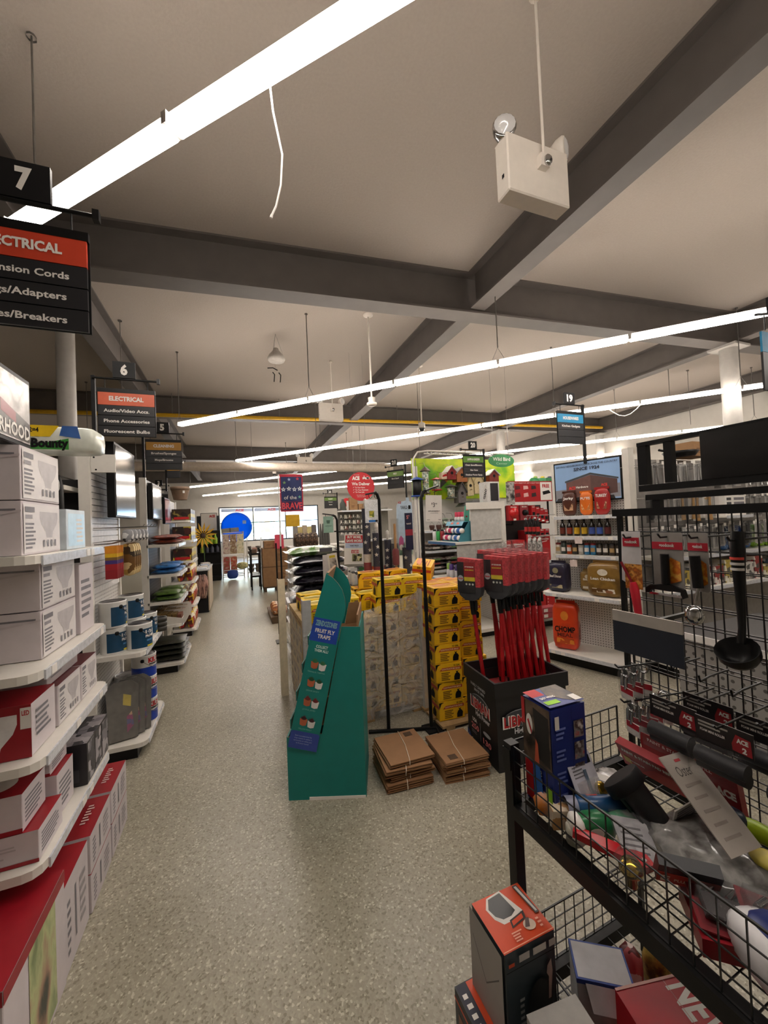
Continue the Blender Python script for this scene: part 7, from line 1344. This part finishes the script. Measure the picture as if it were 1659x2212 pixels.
vs = [(.0266 * math.cos(2.6 + v_[0] / .026 * .6), .0266 * math.sin(2.6 + v_[0] / .026 * .6), .095 + v_[1]) for v_ in l.v]; l.v = vs; obj('lettering', l, t)
t = item('disposal_stopper', 'black flared rubber cylinder with a wide cap in the basket', 'stopper', .985, .70, ZB + .045, (-.72, -.28, .1)); obj('stem', B().lathe([(0, 0), (.03, 0), (.033, .004), (.038, .085), (.04, .1)], mat('#18181a', .5), 20), t); obj('cap', B().lathe([(.04, .098), (.051, .098)], BLACKM, 24).lathe([(.051, .098), (.053, .100), (.053, .128), (.051, .131)], BLACKM, 24).lathe([(.051, .131), (0, .131)], BLACKM, 24), t)
for a in (2.4, 3.2): obj('fin', B().box(-.002, -.002, .02, .006, .002, .09, BLACK, Matrix.Rotation(a, 4, 'Z') @ Matrix.Translation((.033, 0, 0))), t)
t = item('paint_pad_pack', 'red paint and stain pad refill pack standing against the grid', 'paint pack', 1.09, .785, ZB + .10, (.0, -.5, .05)); obj('pack_body', B().box(-.012, -.11, 0, .012, .08, .085, mat('#9c1620', .4, noise=.1)), t); p = B(); p.poly([(-.0128, .03, .0), (-.0128, -.11, .0), (-.0128, -.11, .05), (-.0128, -.02, .045), (-.0128, .0, .03)], mat('#c02a32', .4)); p.box(-.0135, .05, .02, -.0128, .07, .042, mat('#b8a050')); obj('printing', p, t); l = B(); l.text('PAINT & STAIN PAD REFILL', (-.0138, -.01, .068), -Y, Z, .011, WHITE, w=.15, bold=.04); l.text('PREMIUM', (-.0138, .03, .035), -Y, Z, .006, WHITE, w=.04); obj('lettering', l, t)
t = item('paint_pad_pack', 'second dark red pad refill pack behind the first', 'paint pack', 1.165, .72, ZB + .07, (.0, -.2, .0)); obj('pack_body', B().box(-.01, -.11, 0, .01, .14, .115, mat('#8a121c', .4, noise=.1)), t); l = B(); l.text('ACE', (-.0108, -.08, .06), -Y, Z, .02, WHITE, w=.045, bold=.06); l.text('PAINT & STAIN PAD REFILL', (-.0108, .03, .1), -Y, Z, .01, WHITE, w=.17, bold=.03); obj('lettering', l, t)
t = item('long_card_pack', 'long grey card with dark script lettering leaning over the heap', 'card', 1.02, .612, ZB + .165, (.69, .0, -.08)); obj('backing_card', B().box(-.048, -.10, -.0015, .048, .10, .0015, mat('#a59d95', .45, noise=.04)), t); l = B().text('Oster', (-.005, .062, .0022), X, Y, .024, mat('#3a3836'), w=.045, bold=-.005); obj('lettering', l, t); p = B().box(-.012, .082, .0016, .006, .088, .002, mat('#a83a40'))
for k in range(5): p.box(-.03, .03 - .026 * k, .0016, .02 - .01 * (k % 2), .036 - .026 * k, .002, mat('#8b837c'))
obj('printing', p, t)
t = item('green_bag', 'green bag with a white oval label pressed on the basket front', 'bag', .845, .775, ZB + .005, (0, 0, -.35)); obj('bag_body', B().blob((0, 0, .035), (.1, .055, .075), mat('#1f6a3e', .3, noise=.15, scale=12), 8, 12, 3, .05), t); obj('label', B().disc((-.012, -.0285, .04), .02, X, Z, WHITE, 14, .014), t); obj('bag_end', B().blob((-.05, 0, .035), (.035, .06, .07), WHITE, 7, 10, 3), t)
solo('green_foil_pack', B().blob((0, 0, .02), (.16, .06, .045), packprint(['#1f7a4a', '#4aa87a', '#c8d8d0', '#0f4a2c'], 16, blotch=True, rough=.2), 8, 12, 3, .08), 'shiny green foil pack lying beyond the spray can', 'pack', (.965, .76, ZB + .02), -.3)
t = item('red_tool', 'red plastic tool with rounded end lying along the basket front', 'tool', .82, .715, ZB + .035, (.0, .1, -.95)); obj('tool_body', B().prism([(-.08, -.012), (.0, -.018), (.075, -.02), (.09, 0), (.075, .02), (.0, .016), (-.08, .012)], (0, 0, 0), X, Y, Z, .016, mat('#b8121f', .3)), t, .004); b = B(); b.disc((.07, 0, .0165), .005, X, Y, WHITE, 10); b.disc((.05, -.008, .0165), .004, X, Y, mat('#3a0a0e'), 10); obj('rivet', b, t)
t = item('white_card_pack', 'white clear wrapped card beside the red tool', 'card', .89, .70, ZB + .05, (.3, .1, -.55)); obj('card', B().box(-.04, -.05, 0, .04, .05, .003, mat('#cfcdd2', .35)), t); p = B()
for k in range(5): p.box(-.03, -.035 + .014 * k, .0032, .02, -.03 + .014 * k, .0036, GREYI)
obj('printing', p, t); obj('clear_cover', B().box(-.045, -.055, .004, .045, .055, .016, film('#ffffff', .8, .05, .3)), t)
t = item('brass_knob_pack', 'brass door knob in clear packaging low in the basket', 'knob', .815, .655, ZB + .005, (0, 0, .2)); obj('knob', B().lathe([(0, .0), (.012, 0), (.012, .02), (.024, .03), (.026, .042), (.018, .054), (0, .058)], mat('#c2a23c', .15, 1.0), 18), t); obj('clear_bag', B().blob((0, 0, .03), (.08, .08, .07), film('#ffffff', .8, .05, .5, 25), 7, 10, 3, .08), t)
t = item('white_round_pack', 'white round handled item in the basket below the green bag', 'pack', .80, .80, ZB + .0, (0, 0, .3)); obj('pack_body', B().lathe([(0, 0), (.022, 0), (.022, .04), (.018, .045), (0, .045)], mat('#c6c4b4', .4), 14), t); obj('ring', B().lathe([(.0225, .018), (.0235, .022), (.0225, .026)], INK, 14), t)
solo('orange_bag', B().blob((0, 0, .03), (.1, .035, .06), packprint(['#d2691e', '#e08a3c', '#b8b4b0', '#c8c4c0'], 10, blotch=True), 8, 10, 3, .08), 'orange and clear bag in the far corner of the basket front', 'bag', (.815, .895, ZB), -.5)
solo('tan_pack', B().box(-.04, -.02, 0, .04, .02, .05, packprint(['#b58a5a', '#d8c8b0', '#6a4a30'], 30)), 'tan printed pack in front of the mop carton', 'pack', (.822, .853, ZB), -.4)
t = item('instruction_card', 'white printed sheet standing behind the black stopper', 'card', 1.055, .70, ZB + .01, (.35, -.2, -.1)); obj('card', B().box(-.04, 0, 0, .05, .003, .115, mat('#c2bdb6')), t); p = B()
for k in range(6): p.box(-.03, -.001, .055 + .009 * k, .035, -.0002, .059 + .009 * k, GREYI)
p.disc((-.01, -.001, .03), .007, X, Z, mat('#4a6a9a'), 10); p.disc((.015, -.001, .026), .006, X, Z, GREYI, 10); obj('printing', p, t)
solo('clear_heap', B().blob((0, 0, .03), (.2, .24, .08), packprint(['#6c6a68', '#8f8d8a', '#565452', '#7f7d7b'], 14, blotch=True, rough=.12), 10, 14, 3, .12, seed=5), 'heap of crumpled clear packs under the long grey card', 'packaging', (1.0, .60, ZB + .012), -.2)
t = item('black_red_pack', 'black and red pack with pale letter E leaning on the heap', 'pack', .885, .585, ZB + .05, (.55, .0, -.75)); obj('pack_body', B().box(-.055, -.012, 0, .055, .012, .075, mat('#14161c', .4)), t); p = B(); p.box(-.055, -.0128, .0, .0, -.012, .045, mat('#b53a30')); p.box(.0, -.0128, .0, .055, -.012, .045, mat('#8a3a38')); obj('printing', p, t); l = B().text('E', (-.04, -.0138, .022), X, Z, .025, mat('#e8d0c0'), bold=.04); l.text('PLUS', (-.012, -.0138, .022), X, Z, .012, mat('#e8d0c0'), w=.024); obj('lettering', l, t)
for k, (x, y, z, a) in enumerate(((.90, .50, ZB + .045, -.7), (.95, .435, ZB + .05, -.8))):
    t = item('drill_bit_pack', 'dark red blister pack of bits on the heap, %s' % ('by the letter pack', 'at the picture edge')[k], 'pack', x, y, z, (.25, .15, a)); obj('backing_card', B().box(-.075, -.05, 0, .075, .05, .004, mat('#7c1420', .4)), t); obj('bit_case', B().box(-.06, -.03, .004, .06, .01, .022, mat('#2a2022', .4)), t, .003); obj('clear_cover', B().box(-.068, -.04, .004, .068, .04, .03, film('#ffffff', .78, .05, .3)), t)
    for j in range(3): obj('steel_bit', B().tube([(-.05 + .04 * j, .015, .014), (-.03 + .04 * j, .035, .014)], .006, CHROME, 8), t)
solo('red_box_flat', B().box(-.08, -.06, 0, .08, .06, .035, mat('#8c1420', .4, noise=.1)), 'flat dark red box under the bit packs', 'box', (.905, .50, ZB), -.7)
t = item('white_blue_bottle', 'large white and navy rounded bottle lying in the basket front', 'bottle', .865, .40, ZB + .05, (PI / 2, 0, -.3)); obj('bottle_body', B().blob((0, 0, 0), (.1, .095, .2), mat('#d4d2d4', .3), 12, 16, 3), t); obj('navy_label', B().blob((.012, .01, 0), (.09, .09, .16), mat('#1c2a66', .35), 10, 14, 3.2), t)
t = item('lime_tool', 'lime green and navy gadget by the grid foot', 'tool', 1.145, .585, ZB + .05, (.2, .1, .6)); obj('tool_body', B().blob((0, 0, .02), (.04, .12, .04), mat('#a8c41e', .35), 8, 10, 3, .08), t); obj('grip', B().blob((-.005, .05, .03), (.055, .06, .04), mat('#1d2a3c', .4), 8, 10, 3), t)
solo('yellow_pack', B().blob((0, 0, .015), (.06, .14, .03), mat('#c2b04a', .5), 6, 10, 3), 'yellow fibrous pack at the heap edge', 'pack', (1.075, .49, ZB + .06), .3)
solo('navy_pack', B().box(-.05, -.05, 0, .05, .05, .03, mat('#1a2450', .4)), 'navy box half under the long grey card', 'box', (1.075, .545, ZB + .03), .3)
# ---- lower basket and boxes on the floor before it
OR = mat('#c9441c', .42, noise=.04); SLATE = mat('#323d44', .4, noise=.08); GRYB = mat('#9b9692', .45, noise=.03)
G_ = mat('#0f1012', .3)
t = carton('grill_carton', 'orange topped grill carton standing on the floor before the cart', 'carton', (.662, .898, .202), (.158, .142, .215), SLATE, [('+z', 'r', 0, 0, 1, 1, OR), ('+z', 'p', [(.16, .78), (.28, .96), (.58, 1.0), (.74, .5), (.5, .42), (.3, .42), (.2, .56)], mat('#d8d2cc')), ('+z', 'p', [(.2, .76), (.3, .93), (.56, .96), (.62, .56), (.5, .5), (.34, .5), (.24, .6)], G_), ('+z', 'p', [(.38, .3), (.7, .36), (.74, .5), (.42, .44)], mat('#3a2c2a')), ('+z', 'p', [(.42, .33), (.66, .38), (.68, .46), (.44, .41)], OR), ('+z', 'e', .68, .24, .11, .1, mat('#cfb9a8')), ('+z', 'p', [(.58, .22), (.66, .2), (.74, .34), (.68, .36)], mat('#5a4a48')), ('+z', 'p', [(.84, .96), (.93, .96), (.98, .35), (.9, .35)], mat('#4a4848')), ('+z', 'p', [(.86, .93), (.91, .93), (.96, .38), (.92, .38)], mat('#c9c6c2')), ('+z', 'l', .3, .06, .5, .24, 4, mat('#e8a088')), ('+z', 'l', .82, .1, .9, .3, 3, mat('#e8a088')), ('+z', 'r', 0, .0, 1, .015, mat('#e09a7c')),
   ('-y', 'r', .05, .86, .16, .9, OR), ('-y', 'r', .25, .87, .45, .95, mat('#b8b6b4')), ('-y', 'r', .52, .87, .78, .95, mat('#c9c7c4')), ('-y', 'r', .84, .87, .98, .95, mat('#c9c7c4')), ('-y', 'r', 0, .82, 1, .83, INK), ('-y', 'e', .62, .3, .24, .28, G_), ('-y', 'p', [(.78, .68), (.86, .74), (.88, .6), (.83, .3), (.78, .3), (.8, .55), (.76, .6)], mat('#a8908a')), ('-y', 'l', .22, .1, .34, .5, 6, mat('#8a8e90')), ('-x', 'r', 0, 0, 1, 1, GRYB), ('-x', 'p', [(.1, .72), (.5, .38), (.9, .68), (.9, .66), (.5, .36), (.1, .70)], mat('#5e5a58'))])
carton('dark_grill_carton', 'dark carton with orange edge under the grill carton', 'carton', (.63, .885, .0), (.21, .2, .2), mat('#2b2f36', .45), [('-x', 'r', 0, .86, 1, .9, OR), ('-x', 'r', .1, .1, .8, .75, packprint(['#6a3a24', '#8a5030', '#3a2018'], 12, blotch=True)), ('+z', 'r', .02, .02, .16, .98, mat('#2a2c3c')), ('+z', 'l', .04, .1, .12, .9, 7, WHITE), ('+z', 'r', .16, .02, .3, .98, OR)])
carton('grey_flat_carton', 'pale grey flat carton in front of the grill carton', 'carton', (.672, .725, .0), (.14, .11, .31), mat('#aaa7a2', .5), [('+z', 'p', [(.6, .2), (.95, .1), (.9, .4)], mat('#2a2c40'))], rz=-.1)
t = carton('red_new_carton', 'large red carton lettered NEW in the lower basket', 'carton', (.93, .60, .102), (.26, .20, .235), mat('#ad1422', .4, noise=.05), [('+zq', 't', 'NEW', .42, .62, .3, .66, WHITE), ('+z', 'r', .485, 0, .49, 1, mat('#c98a86')), ('+z', 'r', 0, .97, 1, 1, mat('#d8a8a0'))], rz=-.22)
t = thing('open_white_carton', 'white carton with blue edge standing open in the lower basket', 'carton', (.90, .835, .102), rot=(0, 0, -.6)); obj('carton_body', B().box(-.07, -.05, 0, .07, .05, .15, mat('#b8b8bc', .5)), t, .002); obj('blue_edge', B().box(-.071, -.051, .14, .071, .051, .152, mat('#1f3f8c')), t); obj('open_flap', B().prism([(0, 0), (.1, 0), (.09, .05), (.01, .05)], (-.05, -.052, .145), X, Vector((0, -.6, -.8)), Vector((0, -.8, .6)), .003, mat('#c9c9cc')), t); obj('carton_lid', B().box(-.066, -.046, .1505, .066, .046, .1525, mat('#b9b9bd')), t)
solo('red_mesh_bag', B().blob((0, 0, .06), (.06, .06, .13), packprint(['#8c1c24', '#b8585c', '#d8c8c4', '#5a1418'], 26), 8, 10, 3, .06), 'red and pale bag standing in the lower basket', 'bag', (1.03, .85, .102)); solo('gold_bag', B().blob((0, 0, .065), (.09, .07, .13), packprint(['#8a7630', '#b09a48', '#5a4c1c', '#2a2410'], 22, blotch=True), 8, 10, 3, .06), 'mustard bag with dark print in the lower basket', 'bag', (1.11, .82, .102))
solo('dark_mixed_bag', B().blob((0, 0, .06), (.2, .26, .12), packprint(['#1c1a1a', '#3a3432', '#4a6a4a', '#6a2c2c', '#0f0e0e'], 10, blotch=True), 8, 12, 3, .1), 'dark mixed bag at the back of the lower basket', 'bag', (1.12, .55, .102))
